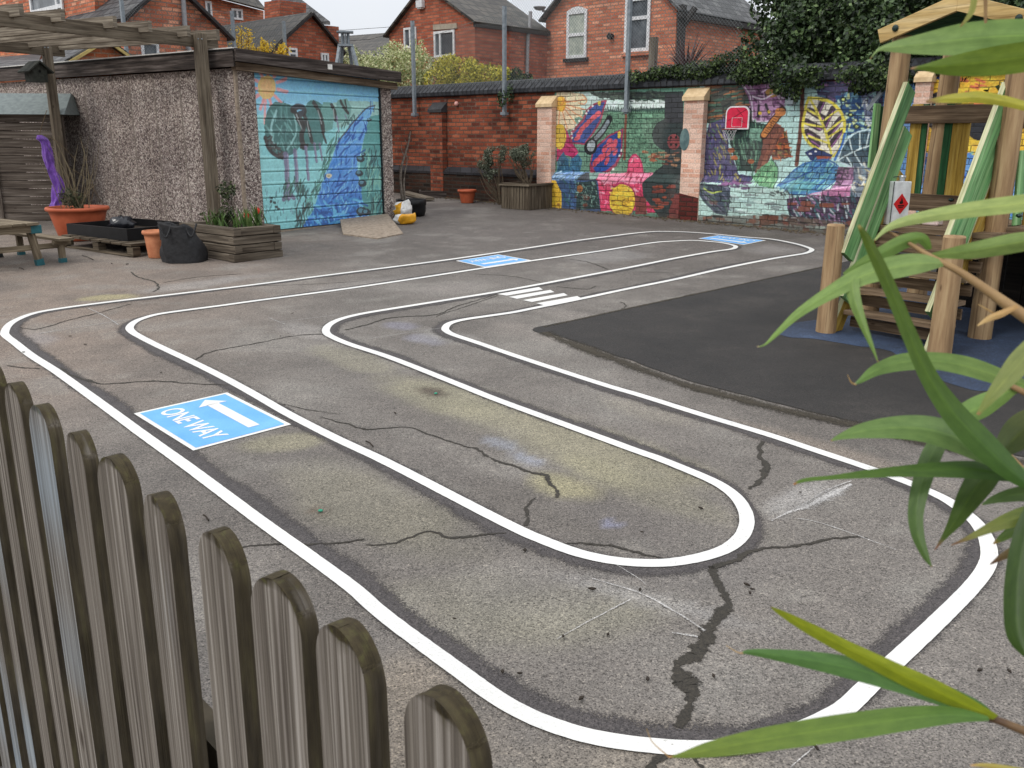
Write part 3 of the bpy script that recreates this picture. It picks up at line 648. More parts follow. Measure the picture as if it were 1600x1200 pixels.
mb = MB(); mb.prism([wp(U0, 0, -.3), wp(U1, 0, -.3), wp(U1, 0, ZT), wp(U0, 0, ZT)], wn * .34); mb.build('brickwork', M_brick, wall)
mb = MB()
mb.prism([wp(U0, -.11, -.3), wp(UM, -.11, -.3), wp(UM, -.11, .94), wp(U0, -.11, .94)], wn * .106); mb.build('plinth', M_brickd, wall)
mb = MB()
Pq = [wp(U0, -.125, .945), wp(U0, -.125, .99), wp(U0, -.005, 1.085), wp(U0, -.005, .945)]
mb.prism(Pq, w1 * (UM - U0)); mb.build('plinth_coping', M_splay, wall)
# coping: two splayed rows and a ridge
mb = MB()
prof = [(-.06, ZT + .004), (-.075, ZT + .02), (-.075, ZT + .085), (.10, ZT + .235), (.17, ZT + .255), (.24, ZT + .235), (.415, ZT + .085), (.415, ZT + .02), (.40, ZT + .004)]
mb.prism([wp(U0, a, b) for a, b in prof], w1 * (U1 - U0)); mb.build('coping', M_blueb, wall)
# ivy-dark joints between coping bricks (real ridges)
mb = MB()
for u in np.arange(U0 + .1, UE, .118):
    mb.prism([wp(u, a, b) for a, b in ((-.079, ZT + .088), (.10, ZT + .2405), (.10, ZT + .2), (-.079, ZT + .05))], w1 * .012)
mb.build('coping_joints', plain('coping_mortar', S(34, 34, 36), .9), wall)

# mural panel: a relief sheet that follows wall face and plinth
cv = Canvas(UM, UE, .2, ZT - .004, .009, uz, 21)
D = (46, 50, 50)
cv.C[:] = S(96, 140, 120)[:3]
# bare left edge to the pier
cv.org = (820, 120, 4.617)
cv.poly([(232, 120), (480, 108), (720, 110), (720, 330), (232, 330)], (190, 214, 204))
cv.poly([(232, 250), (720, 240), (720, 700), (232, 700)], (104, 142, 122))
cv.poly([(560, 250), (1012, 232), (1012, 700), (720, 720), (560, 640)], (98, 138, 112))
cv.dabs([(560, 255), (1012, 240), (1012, 640), (720, 660), (560, 620)], 650, [(62, 96, 78), (122, 166, 136), (78, 116, 94), (50, 80, 68)], 12, 8, 60, 60, 3)
cv.poly([(560, 165), (720, 190), (720, 238), (545, 245)], (196, 218, 210)); cv.poly([(735, 168), (1012, 168), (1012, 230), (735, 240)], (205, 222, 214))
for x in range(560, 1012, 15): cv.line([(x, 250), (x + random.uniform(-4, 6), 222 + random.uniform(-6, 6))], 10, (48, 70, 64))
cv.line([(560, 250), (1012, 232)], 14, (52, 78, 70))
cv.poly([(470, 112), (1012, 105), (1012, 168), (960, 160), (900, 166), (840, 156), (740, 170), (640, 160), (560, 150), (500, 138)], (50, 60, 56)); cv.dabs([(470, 112), (1012, 105), (1012, 172), (740, 178), (560, 158)], 90, [(34, 44, 42), (70, 86, 74), (40, 56, 50)], 30, 12, 20, 30, 5)
# cream flower
cv.poly([(232, 118), (300, 112), (420, 125), (450, 170), (405, 205), (420, 275), (365, 300), (360, 365), (300, 390), (232, 400)], (236, 208, 172), curve=True)
for a in (-12, 12, 32, 52, 74, 94): cv.line([(255, 190), (255 + 190 * math.cos(R(a)), 200 + 180 * math.sin(R(a)))], 8, (222, 140, 90))
cv.line([(420, 130), (450, 165), (430, 195), (390, 190)], 9, (222, 150, 100)); cv.ell(262, 195, 36, 55, (226, 176, 66)); cv.dabs([(235, 150), (295, 150), (295, 240), (235, 240)], 20, [(236, 190, 70), (214, 140, 60)], 20, 10)
# magenta and yellow flower at the edge
cv.poly([(262, 345), (300, 375), (340, 470), (390, 545), (350, 590), (290, 560), (232, 610), (232, 500)], (176, 44, 96)); cv.line([(300, 480), (350, 520), (380, 545)], 14, (206, 76, 122)); cv.ell(255, 430, 46, 92, (226, 186, 62))
# teal petals
cv.poly([(232, 700), (240, 600), (280, 540), (315, 600), (320, 690)], (52, 100, 132)); cv.poly([(320, 690), (330, 600), (385, 555), (415, 600), (400, 690)], (58, 108, 140)); cv.dabs([(232, 690), (240, 600), (400, 590), (400, 690)], 40, [(36, 70, 100), (92, 140, 160), (40, 90, 110)], 40, 8, 80, 25)
# butterfly
up = [(325, 485), (330, 400), (420, 305), (445, 235), (500, 190), (595, 162), (575, 240), (552, 320), (500, 410), (432, 492)]
lo = [(470, 640), (490, 520), (600, 425), (716, 370), (706, 470), (705, 560), (665, 640), (605, 690), (530, 730), (480, 745)]
cv.poly(up, (150, 50, 80)); cv.poly([(345, 472), (348, 410), (430, 318), (458, 248), (505, 205), (578, 178), (560, 240), (538, 318), (490, 400), (430, 478)], (34, 66, 136))
for x, y, rx, ry in ((528, 268, 28, 18), (500, 292, 28, 17), (470, 318, 28, 17), (442, 346, 28, 17), (416, 376, 28, 17), (396, 408, 27, 16), (380, 442, 25, 15)): cv.ell(x, y, rx, ry, (204, 80, 92), -40)
cv.poly(lo, (156, 54, 84)); cv.poly([(480, 625), (500, 530), (604, 440), (700, 385), (694, 470), (690, 552), (650, 625), (590, 675), (520, 705)], (34, 72, 146))
for x, y, rx, ry in ((612, 478, 22, 34), (644, 492, 20, 46), (654, 540, 14, 30), (578, 520, 18, 34), (606, 545, 14, 36), (566, 580, 14, 36), (538, 592, 14, 38), (510, 618, 15, 36), (594, 606, 14, 34)): cv.ell(x, y, rx, ry, (202, 80, 96), 24)
for x, y in ((540, 190), (683, 410), (683, 430)): cv.ell(x, y, 12, 18, (232, 196, 70))
for x, y in ((340, 410), (352, 375), (372, 345), (395, 318), (445, 265), (460, 240), (490, 208), (640, 665), (612, 690), (575, 705), (684, 570), (698, 530), (520, 715), (345, 440)): cv.ell(x, y, 8, 9, (226, 222, 214))
for a in ((560, 420, 480, 520), (520, 540, 640, 470), (520, 640, 690, 500)): cv.line([(a[0], a[1]), (a[2], a[3])], 5, (36, 50, 100))
cv.line([(610, 308), (560, 390), (500, 460)], 62, (20, 22, 26)); cv.ell(478, 505, 46, 62, (20, 22, 26), 15); cv.line([(600, 328), (560, 390), (515, 440)], 34, (134, 146, 152)); cv.ell(480, 500, 28, 42, (150, 160, 164), 15)
cv.line([(450, 545), (390, 535)], 6, (24, 40, 60)); cv.line([(450, 560), (448, 625)], 6, (24, 50, 50))
# plinth band left
cv.poly([(200, 690), (470, 685), (440, 745), (200, 745)], (124, 158, 200)); cv.dabs([(220, 690), (460, 690), (440, 740), (220, 740)], 26, [(170, 200, 224), (90, 120, 176), (96, 130, 150)], 40, 9, 140, 20)
cv.poly([(400, 745), (440, 690), (560, 690), (545, 745)], (66, 70, 76)); cv.poly([(470, 690), (600, 690), (560, 735), (500, 740)], (120, 150, 140))
cv.poly([(200, 745), (575, 745), (575, 1010), (200, 1010)], (58, 82, 118)); cv.dabs([(240, 750), (420, 750), (420, 960), (240, 960)], 60, [(40, 58, 92), (90, 130, 150), (70, 104, 150), (50, 96, 90)], 40, 9, 60, 40)
cv.poly([(400, 760), (545, 750), (572, 950), (400, 960)], (42, 62, 62)); cv.dabs([(405, 765), (545, 760), (565, 940), (405, 950)], 80, [(130, 162, 150), (24, 36, 38), (88, 120, 112)], 26, 7, 50, 70)
cv.poly([(200, 740), (250, 745), (292, 830), (295, 960), (200, 960)], (222, 180, 58)); cv.ell(425, 805, 22, 26, (140, 90, 52))
# pink flower
cv.poly([(735, 700), (748, 620), (775, 565), (805, 556), (835, 590), (858, 700)], (222, 84, 118)); cv.line([(770, 620), (790, 585), (815, 590)], 14, (236, 140, 160)); cv.line([(745, 690), (752, 610), (790, 562), (835, 600), (856, 690)], 9, (170, 44, 90))
cv.poly([(540, 700), (930, 690), (885, 775), (560, 770)], (234, 132, 158)); cv.poly([(560, 768), (885, 772), (895, 850), (850, 960), (575, 965)], (206, 66, 100)); cv.dabs([(560, 700), (900, 700), (880, 950), (580, 950)], 60, [(232, 120, 150), (176, 44, 86), (240, 160, 180), (150, 40, 70)], 50, 12, 60, 60)
for p in ([(735, 700), (690, 770), (640, 850)], [(858, 700), (868, 770)], [(640, 715), (600, 770)]): cv.line(p, 8, (150, 36, 80))
cv.ell(732, 885, 100, 128, (168, 44, 84)); cv.ell(732, 890, 92, 118, (224, 186, 60)); cv.dabs([(650, 800), (810, 800), (810, 980), (650, 980)], 40, [(236, 204, 84), (196, 150, 44), (150, 110, 40)], 30, 9, 0, 30)
cv.poly([(895, 900), (1000, 890), (1025, 975), (910, 980)], (200, 58, 96)); cv.poly([(825, 850), (900, 870), (905, 990), (825, 990)], (120, 60, 58))
# dark painted figure
cv.poly([(1010, 108), (1145, 105), (1145, 1020), (1000, 1010), (880, 860), (875, 770), (940, 680), (1012, 630)], (44, 54, 54)); cv.ell(1028, 420, 108, 115, (42, 54, 54)); cv.poly([(1012, 130), (1140, 130), (1140, 330), (1012, 330)], (54, 56, 60))
cv.poly([(880, 770), (1110, 770), (1110, 700), (930, 700)], (34, 52, 50)); cv.ell(1075, 470, 46, 55, (132, 62, 64)); cv.line([(1030, 460), (1120, 460)], 7, (24, 24, 26))
for x, y in ((1055, 440), (1095, 440), (1055, 490), (1095, 490)): cv.ell(x, y, 9, 11, (24, 22, 24))
cv.dabs([(860, 540), (1110, 540), (1110, 640), (860, 620)], 26, [(150, 84, 58), (120, 66, 50), (160, 120, 90)], 34, 14, 0, 12); cv.dabs([(960, 780), (1110, 780), (1110, 960), (960, 960)], 20, [(150, 72, 48), (128, 60, 48)], 34, 20, 0, 8)
cv.line([(728, 95), (730, 250), (722, 590)], 22, (122, 66, 48))
cv.poly([(1110, 840), (1240, 840), (1240, 1100), (1060, 1100), (1070, 960)], (112, 52, 48))
# ---- right part
cv.org = (1080, 100, 4.285)
cv.poly([(60, 100), (1400, 40), (1400, 1300), (60, 1300)], (182, 216, 210))
q = [(104, 130), (385, 130), (400, 280), (420, 420), (240, 425), (104, 390)]; cv.poly(q, (64, 66, 60)); cv.dabs(q, 110, [(156, 98, 62), (58, 88, 76), (40, 48, 48), (110, 74, 54), (70, 100, 84)], 70, 12, -12, 14)
q = [(335, 128), (560, 128), (635, 185), (625, 300), (570, 350), (520, 385), (415, 378), (388, 230)]; cv.poly(q, (140, 96, 134)); cv.dabs(q, 60, [(176, 138, 172), (92, 56, 92), (70, 44, 66), (196, 170, 192)], 44, 11, 30, 60)
cv.ell(545, 190, 45, 32, (140, 104, 52)); cv.poly([(425, 270), (545, 250), (545, 340), (430, 350)], (166, 126, 160))
for p in ([(455, 280), (450, 345)], [(500, 270), (520, 330)]): cv.line(p, 20, (40, 34, 44))
cv.ell(462, 330, 12, 12, (214, 180, 60)); cv.ell(520, 320, 10, 10, (214, 180, 60)); cv.line([(345, 135), (395, 210), (410, 300), (420, 375), (520, 382)], 9, (206, 190, 206)); cv.line([(410, 215), (480, 235), (560, 200), (620, 230)], 9, (210, 196, 210))
q = [(120, 395), (235, 365), (255, 560), (320, 740), (420, 750), (395, 835), (280, 825), (75, 800), (72, 600)]; cv.poly(q, (74, 68, 102)); cv.dabs(q, 150, [(104, 92, 134), (52, 46, 76), (84, 112, 92), (150, 140, 80), (60, 70, 110)], 40, 9, 70, 30)
q = [(240, 440), (400, 385), (510, 400), (500, 600), (430, 720), (310, 715)]; cv.poly(q, (36, 60, 54)); cv.dabs(q, 80, [(74, 112, 92), (24, 44, 42), (108, 150, 124), (50, 86, 70)], 70, 10, 85, 10)
cv.poly([(385, 420), (480, 440), (470, 520), (390, 500)], (120, 160, 140), .7)
for x, y in ((270, 580), (290, 628), (400, 655)): cv.ell(x, y, 24, 16, (168, 92, 52))
q = [(570, 395), (640, 455), (672, 625), (545, 645), (530, 560)]; cv.poly(q, (112, 58, 44)); cv.dabs(q, 60, [(170, 84, 50), (70, 50, 44), (120, 110, 60), (196, 110, 60)], 40, 9, 30, 60)
cv.poly([(480, 500), (560, 400), (630, 430), (560, 560), (490, 715), (425, 730), (470, 600)], (116, 70, 58)); cv.line([(470, 700), (530, 560), (590, 440)], 26, (136, 84, 66))
cv.line([(488, 478), (545, 390), (612, 310)], 58, (60, 34, 28)); cv.line([(490, 472), (545, 390), (605, 318)], 42, (196, 126, 66)); cv.ell(598, 322, 38, 30, (190, 122, 70))
for k in range(9): cv.line([(492 + k * 9, 455 - k * 13), (512 + k * 9, 465 - k * 13)], 5, (90, 50, 34))
q = [(410, 760), (470, 690), (540, 640), (582, 700), (575, 830), (480, 815)]; cv.poly(q, (104, 164, 116)); cv.dabs(q, 40, [(64, 112, 84), (150, 200, 150), (84, 140, 100)], 44, 8, 100, 30); cv.line([(575, 830), (582, 700), (540, 640)], 7, (40, 70, 64)); cv.line([(540, 650), (480, 810)], 5, (50, 90, 70))
cv.line([(745, 160), (738, 400), (706, 672)], 32, (104, 62, 50))
q = [(820, 120), (1320, 60), (1320, 330), (1200, 330), (1140, 210), (960, 262), (850, 215)]; cv.poly(q, (66, 62, 94)); cv.dabs(q, 90, [(48, 44, 70), (104, 80, 120), (80, 110, 130), (40, 60, 90), (130, 96, 130)], 60, 10, 20, 30)
q = [(965, 215), (1130, 175), (1215, 300), (1210, 460), (1040, 480), (1020, 340)]; cv.poly(q, (44, 80, 126)); cv.dabs(q, 60, [(170, 206, 190), (206, 220, 160), (30, 56, 100), (120, 170, 190)], 34, 14, 50, 60)
for x, y in ((1020, 235), (1110, 420), (1070, 340)): cv.ell(x, y, 22, 18, (40, 60, 60)); cv.ell(x, y, 9, 8, (196, 206, 120))
cv.poly([(1140, 190), (1240, 150), (1260, 420), (1170, 400)], (120, 130, 160)); cv.dabs([(1140, 190), (1240, 150), (1260, 420), (1170, 400)], 36, [(220, 226, 226), (70, 60, 96), (150, 190, 190)], 40, 12)
q = [(785, 225), (870, 235), (965, 275), (1025, 380), (1015, 500), (960, 615), (860, 575), (790, 530), (750, 440), (765, 310)]; cv.poly(q, (222, 216, 200)); 
for p in ([(790, 310), (880, 360)], [(770, 385), (860, 430)], [(775, 455), (850, 500)], [(950, 300), (890, 420)], [(1000, 370), (920, 480)], [(880, 250), (850, 320)], [(1000, 450), (930, 545)], [(800, 505), (850, 540)]): cv.line(p, 44, (66, 54, 62), var=.3); cv.line([(p[0][0] + 8, p[0][1] + 10), (p[1][0] + 8, p[1][1] + 10)], 9, (150, 96, 150))
cv.line([(800, 240), (880, 400), (940, 600)], 16, (220, 206, 84)); 
for p in ([(875, 390), (985, 310)], [(860, 350), (770, 300)], [(885, 425), (765, 400)], [(905, 500), (1010, 430)], [(910, 530), (790, 480)], [(900, 460), (1020, 370)]): cv.line(p, 14, (220, 208, 90))
cv.line(q + [q[0]], 20, (224, 208, 78))
cv.poly([(758, 590), (830, 558), (950, 610), (930, 650), (800, 645)], (46, 58, 104)); cv.line([(850, 625), (930, 635)], 26, (156, 78, 52)); cv.ell(800, 600, 12, 8, (214, 214, 220)); cv.ell(835, 585, 9, 7, (214, 214, 220))
q = [(985, 645), (1010, 560), (1060, 490), (1120, 455), (1215, 450), (1240, 560), (1205, 690), (1090, 695)]; cv.poly(q, (60, 84, 98)); cv.dabs(q, 40, [(40, 60, 74), (90, 116, 126)], 40, 12, 70, 20); cv.line([(985, 645), (1080, 590), (1215, 540)], 9, (206, 226, 228))
for p in ([(1080, 590), (1060, 500)], [(1130, 570), (1130, 460)], [(1090, 590), (1150, 690)], [(1040, 620), (1080, 690)], [(1170, 560), (1190, 460)]): cv.line(p, 8, (206, 226, 228))
cv.line(q + [q[0]], 11, (198, 222, 232))
cv.line([(1030, 470), (1010, 540), (965, 640)], 18, (60, 110, 180))
q = [(600, 812), (680, 720), (780, 660), (900, 640), (990, 690), (965, 780), (870, 862), (700, 872)]; cv.poly(q, (74, 126, 170)); cv.dabs(q, 90, [(110, 166, 196), (46, 90, 140), (130, 190, 190), (90, 150, 160)], 60, 9, 125, 12)
cv.line([(600, 812), (760, 740), (900, 650)], 10, (40, 86, 150)); cv.line(q, 9, (50, 100, 160)); cv.poly([(680, 780), (860, 790), (820, 850), (660, 850)], (104, 170, 160), .5)
cv.poly([(985, 690), (1090, 690), (1085, 830), (960, 830)], (144, 104, 136)); cv.dabs([(985, 690), (1090, 690), (1085, 830), (960, 830)], 26, [(90, 60, 90), (180, 140, 170), (60, 50, 60)], 30, 12)
cv.poly([(1090, 690), (1320, 660), (1320, 900), (1080, 900)], (120, 130, 140)); cv.dabs([(1090, 690), (1320, 660), (1320, 900), (1080, 900)], 60, [(60, 70, 96), (206, 206, 196), (110, 140, 160), (196, 180, 130)], 50, 13, 60, 40)
cv.poly([(820, 890), (950, 835), (1090, 815), (1085, 885), (900, 900)], (192, 124, 162)); cv.line([(800, 880), (950, 840), (1080, 820)], 8, (220, 170, 200))
q = [(660, 900), (820, 880), (1120, 890), (1320, 880), (1320, 1100), (690, 1075)]; cv.poly(q, (66, 52, 72)); cv.dabs(q, 190, [(190, 200, 204), (50, 80, 90), (110, 70, 110), (40, 34, 48), (150, 120, 150), (64, 104, 110)], 60, 11, 60, 35)
cv.dabs([(700, 930), (1060, 930), (1060, 960), (700, 960)], 6, [(120, 66, 48)], 60, 26, 0, 4)
cv.poly([(60, 800), (100, 790), (400, 800), (640, 850), (660, 1010), (60, 1025)], (176, 206, 198)); cv.dabs([(290, 830), (640, 850), (660, 1000), (280, 1000)], 34, [(150, 176, 174), (196, 220, 212), (120, 130, 130)], 50, 14, 0, 10)
cv.dabs([(200, 790), (400, 790), (400, 830), (200, 830)], 16, [(134, 90, 132), (100, 70, 110)], 50, 14, 10, 15)
cv.dabs([(560, 850), (680, 850), (680, 880), (560, 880)], 14, [(30, 30, 34)], 24, 10, 20, 50)
q = [(48, 835), (95, 792), (285, 825), (285, 930), (268, 1012), (190, 1000), (115, 930)]; cv.poly(q, (62, 72, 86)); cv.dabs(q, 60, [(44, 50, 62), (84, 110, 96), (110, 110, 130)], 40, 8, 45, 30); cv.line([(110, 830), (160, 860), (230, 850)], 9, (170, 186, 90)); cv.line([(60, 830), (160, 910), (250, 1000)], 6, (40, 46, 60))
q = [(60, 1015), (660, 1010), (1320, 1090), (1320, 1300), (60, 1200)]; cv.poly(q, (92, 74, 64), .75, .4); cv.dabs(q, 150, [(60, 44, 38), (120, 74, 56), (150, 164, 154), (44, 38, 36), (104, 90, 80)], 46, 20, 4, 3)
cv.poly([(480, 1010), (610, 1010), (600, 1070), (480, 1080)], (106, 62, 44), .9); cv.poly([(740, 950), (820, 945), (820, 985), (740, 990)], (110, 62, 46), .9)
# ---- beyond the tower: yellow and blue creature
cv.org = (0, 0, 1)
cv.poly([(1380, 130), (1700, 110), (1700, 420), (1380, 400)], (96, 140, 190)); cv.poly([(1436, 120), (1700, 110), (1700, 235), (1470, 245), (1436, 250)], (232, 178, 52))
cv.dabs([(1490, 120), (1620, 120), (1620, 160), (1490, 165)], 30, [(214, 106, 76), (200, 90, 70), (240, 190, 60)], 14, 5, 10, 20); cv.ell(1475, 175, 32, 34, (40, 40, 46)); cv.ell(1470, 178, 17, 18, (110, 180, 170)); cv.ell(1532, 200, 20, 20, (30, 32, 38)); cv.poly([(1440, 112), (1475, 112), (1468, 124), (1445, 122)], (44, 66, 120))
cv.dabs([(1436, 245), (1640, 235), (1640, 380), (1436, 370)], 150, [(60, 100, 180), (120, 180, 170), (70, 120, 190), (140, 190, 160), (50, 80, 140), (220, 180, 60)], 14, 6, 0, 60)
# worn and dirty foot of the wall, streaks of bare brick
foot = sm(-(cv.Z - (.30 + .10 * cv.T)), -.16, .04); cv.C = cv.C * (1 - foot[..., None] * .8) + np.array(S(74, 62, 52)[:3]) * foot[..., None] * .8
wear = sm(fbm(cv.U + 90, cv.Z * 1.5 + 30, 5, 77), .66, .74) * sm(-cv.Z, -.95, -.5) * .8
cv.C = cv.C * (1 - wear[..., None]) + np.array(S(112, 62, 48)[:3]) * wear[..., None]
cv.C = np.clip(np.clip(cv.C, 0, 1) * (.78 + .3 * fbm(cv.U + 20, cv.Z, 1.2, 15))[..., None] * 1.28, 0, .88)
br_ = 1 + .5 * (fbm(cv.U * .6 + 7, cv.Z + 3, 26, 91) - .5) + .4 * (fbm(cv.U + 9, cv.Z * .7, 60, 92) - .5); cv.C = np.clip(cv.C * br_[..., None], 0, .88)
fade = sm(fbm(cv.U + 3, cv.Z + 60, 2.2, 93), .52, .75) * .10; cv.C = cv.C * (1 - fade[..., None]) + np.array(S(178, 176, 168)[:3]) * fade[..., None]
off = np.where(cv.Z < .97, -.112, np.where(cv.Z > 1.07, -.006, -.112 + (cv.Z - .97) / .10 * .106))
wv = A0[None, None] + w1 * cv.U[..., None] + wn * off[..., None] + ZUP * cv.Z[..., None]
M_mural, t, bs = newmat('painted_brickwork'); v = coords(t, 'UV')
b = N(t, 'ShaderNodeTexBrick'); b.offset = .5; b.inputs['Scale'].default_value = 1; b.inputs['Brick Width'].default_value = .235; b.inputs['Row Height'].default_value = .079; b.inputs['Mortar Size'].default_value = .008; b.inputs['Mortar Smooth'].default_value = .4
b.inputs['Color1'].default_value = (.74, .74, .74, 1); b.inputs['Color2'].default_value = (1.14, 1.14, 1.14, 1); b.inputs['Mortar'].default_value = (.2, .19, .18, 1)
nv = N(t, 'ShaderNodeTexNoise', Scale=14.0); t.links.new(v, nv.inputs['Vector']); vv = N(t, 'ShaderNodeVectorMath', operation='SCALE'); t.links.new(nv.outputs['Color'], vv.inputs[0]); vv.inputs['Scale'].default_value = .02
va = N(t, 'ShaderNodeVectorMath', operation='ADD'); t.links.new(v, va.inputs[0]); t.links.new(vv.outputs[0], va.inputs[1]); t.links.new(va.outputs[0], b.inputs['Vector'])
nb = noise(t, v, 4, 5); mk = ramp(t, nb, [(.3, (.3, .3, .3, 1)), (.55, (1, 1, 1, 1))])
c = mixc(t, attr(t), b.outputs['Color'], mk, 'MULTIPLY')
c = mixc(t, c, ramp(t, noise(t, v, 35, 4), [(.3, (.75, .75, .75, 1)), (.7, (1.15, 1.15, 1.15, 1))]), 1, 'MULTIPLY')
t.links.new(c, bs.inputs['Base Color']); bs.inputs['Roughness'].default_value = .65; bump(t, bs, math_(t, 'SUBTRACT', noise(t, v, 40, 3), b.outputs['Fac']), .5, .01)
fidx = lambda nz, nu: np.stack([(I := np.arange(nz * nu).reshape(nz, nu))[:-1, :-1], I[:-1, 1:], I[1:, 1:], I[1:, :-1]], -1).reshape(-1, 4)
mural = gridmesh('mural', (wv - wloc(wall)).reshape(-1, 3), fidx(cv.nz, cv.nu), cv.C.reshape(-1, 3), M_mural, wall, False, np.stack([cv.U, cv.Z], -1).reshape(-1, 2))
mural['label'] = 'brightly painted mural of butterfly, flowers, leaves and creatures'

# piers
M_peach = brick('peach_painted_brick', [S(228, 186, 164), S(238, 204, 184), S(214, 160, 136), S(232, 196, 176)], S(226, 196, 178), dirt=.35, rough=.7)
M_cream = noisy('cream_painted_stone', S(196, 168, 128), S(226, 200, 160), 12, .8)
M_darkcap = noisy('dark_cap_stone', S(48, 48, 50), S(66, 66, 68), 12, .7)
def pier(pxl, pxr, capy, mat, capm, label=None):
    u0 = uz(pxl, 300)[0]; u1 = uz(pxr, 300)[0]; zc = uz((pxl + pxr) / 2, capy)[1]; d0 = -.135
    mb = MB(); mb.prism([wp(u0, d0, -.1), wp(u1, d0, -.1), wp(u1, d0, zc), wp(u0, d0, zc)], wn * .12); 
    p_ = mb.build('pier', mat, wall)
    if label: p_['label'] = label
    mb = MB(); e = .02
    mb.prism([wp(u0 - e, d0 - .035, zc + .003), wp(u0 - e, d0 - .035, zc + .06), wp(u0 - e, -.008, zc + .2), wp(u0 - e, -.008, zc + .003)], w1 * (u1 - u0 + 2 * e)); mb.build('pier_cap', capm, p_)
    return u0, u1
pier(681, 700, 176, M_brick, M_darkcap)
pier(846, 868, 168, M_peach, M_cream); pu = pier(1069, 1099, 158, M_peach, M_cream); pier(1417, 1440, 130, M_peach, M_cream)
# painted disc and dirty foot on the second pier
mb = MB(); cu, cz = uz(1077, 218)
mb.face([wp(cu + .09 * math.cos(a), -.1385, cz + .17 * math.sin(a)) for a in np.linspace(0, 2 * math.pi, 25)[:-1]][::-1]); mb.build('painted_disc', noisy('teal_disc_paint', S(62, 84, 88), S(110, 134, 132), 9, .7), wall)
mb = MB(); u0, u1 = pu
mb.face([wp(u0, -.1385, .2), wp(u1, -.1385, .2), wp(u1, -.1385, .74), wp(u0, -.1385, .80)]); mb.build('red_pier_foot', brick('maroon_brick', [S(84, 40, 36), S(112, 52, 46), S(96, 44, 44)], S(70, 48, 42)), wall)

# small pink ball fixed on the plain brickwork
mb = MB(); c = wp(*[uz(715, 162)[0], -.03, uz(715, 162)[1]]); mb.lathe(c, [(.001, -.045), (.03, -.035), (.045, 0), (.03, .035), (.001, .045)], 14)
tag(mb.build('pink_ball', plain('pink_rubber', S(226, 170, 160), .5)), 'small pale pink ball lodged high on the plain red brickwork', 'ball')

# mini basketball board
bh = VP(1153, 184, A0 - wn * .03, wn); hoop = empty('basketball_hoop', bh, 'small red basketball board with white outline hanging on the mural', 'basketball hoop')
M_red = plain('red_board', S(214, 38, 72), .35); M_wpl = plain('white_plastic', S(228, 222, 224), .4)
def bp(a, z, off=0): return bh + w1 * a - wn * off + ZUP * z
def rr(hw, hh, top):  # board outline: straight foot, rounded shoulders
    return [(-hw, -hh)] + [(-hw + top - top * math.cos(x), hh - top + top * math.sin(x)) for x in np.linspace(0, math.pi / 2, 6)] + [(hw - top + top * math.sin(x), hh - top + top * math.cos(x)) for x in np.linspace(0, math.pi / 2, 6)] + [(hw, -hh)]
bw_ = .20; bhh = .17
mb = MB(); mb.prism([bp(a, z) for a, z in rr(bw_, bhh, .10)], -wn * .02); mb.build('backboard', M_wpl, hoop)
mb = MB(); mb.prism([bp(a, z, .021) for a, z in rr(bw_ - .022, bhh - .022, .085)], -wn * .003); mb.build('red_face', M_red, hoop)
mb = MB()
for a, b_ in (((-.08, -.13), (-.08, .0)), ((-.08, 0), (.09, 0)), ((.09, 0), (.09, -.13)), ((-.08, -.13), (.09, -.13))): mb.bar(bp(*a, .026), bp(*b_, .026), .012, .004, wn)
mb.build('target_square', M_wpl, hoop)
mb = MB()
for a, b_ in (((-.15, -.04), (.15, .12)), ((-.02, .14), (.1, .02)), ((.02, -.02), (.15, -.08))): mb.bar(bp(*a, .0255), bp(*b_, .0255), .008, .003, wn)
mb.build('seam_lines', plain('dark_lines', S(90, 14, 30), .5), hoop)
mb = MB(); rc = bp(-.05, -.17, .14); ring = [rc + (w1 * math.cos(a) + wn * math.sin(a)) * .11 for a in np.linspace(0, 2 * math.pi, 17)]; mb.tube(ring, .007, 6, False); mb.build('rim', plain('hoop_rim', S(150, 60, 60), .4, .2), hoop)
mb = MB()
for k in range(12):
    a = k / 12 * 2 * math.pi; p0 = rc + (w1 * math.cos(a) + wn * math.sin(a)) * .11
    for s_ in (-1, 1):
        a2 = a + s_ * .5; p1 = rc + (w1 * math.cos(a2) + wn * math.sin(a2)) * .08 - ZUP * .08; a3 = a; p2 = rc + (w1 * math.cos(a3) + wn * math.sin(a3)) * .06 - ZUP * .16
        mb.tube([p0, p1, p2], .003, 4, False)
mb.build('net', M_wpl, hoop)

# ------------------------------------------------------------------ ball-stop mesh above the wall
M_galv = noisy('galvanised_steel', S(108, 116, 122), S(140, 148, 154), 20, .45, bmp=.05); 
M_wire = plain('grey_wire', S(116, 122, 122), .5, .3)
def post(nm, base, ztop, label, rad=.035, grp='mesh posts on the wall'):
    r_ = empty(nm, base, label, 'post', grp); mb = MB(); mb.bar(base, [base[0], base[1], ztop], rad * 1.7, rad * 1.7, w1); mb.build('shaft', M_galv, r_)
    mb = MB(); mb.obox(base + ZUP * .05, w1 * .06, wn * .05, ZUP * .025); mb.build('bracket', M_galv, r_); return r_
mesh_posts = []
for px, py, zt, lab in ((655, 183, 3.9, 'grey steel mesh post bolted to the plain red brick wall'), (795, 182, 3.95, 'grey steel mesh post left of the first peach pier'), (985, 178, 4.2, 'tall grey steel mesh post in front of the house window'), (1241, 166, 2.35, 'grey steel mesh post mostly hidden in the ivy')):
    u, z = uz(px, py); b_ = wp(u, -.12, z); post('mesh_post', b_, zt, lab); mesh_posts.append((u, zt))
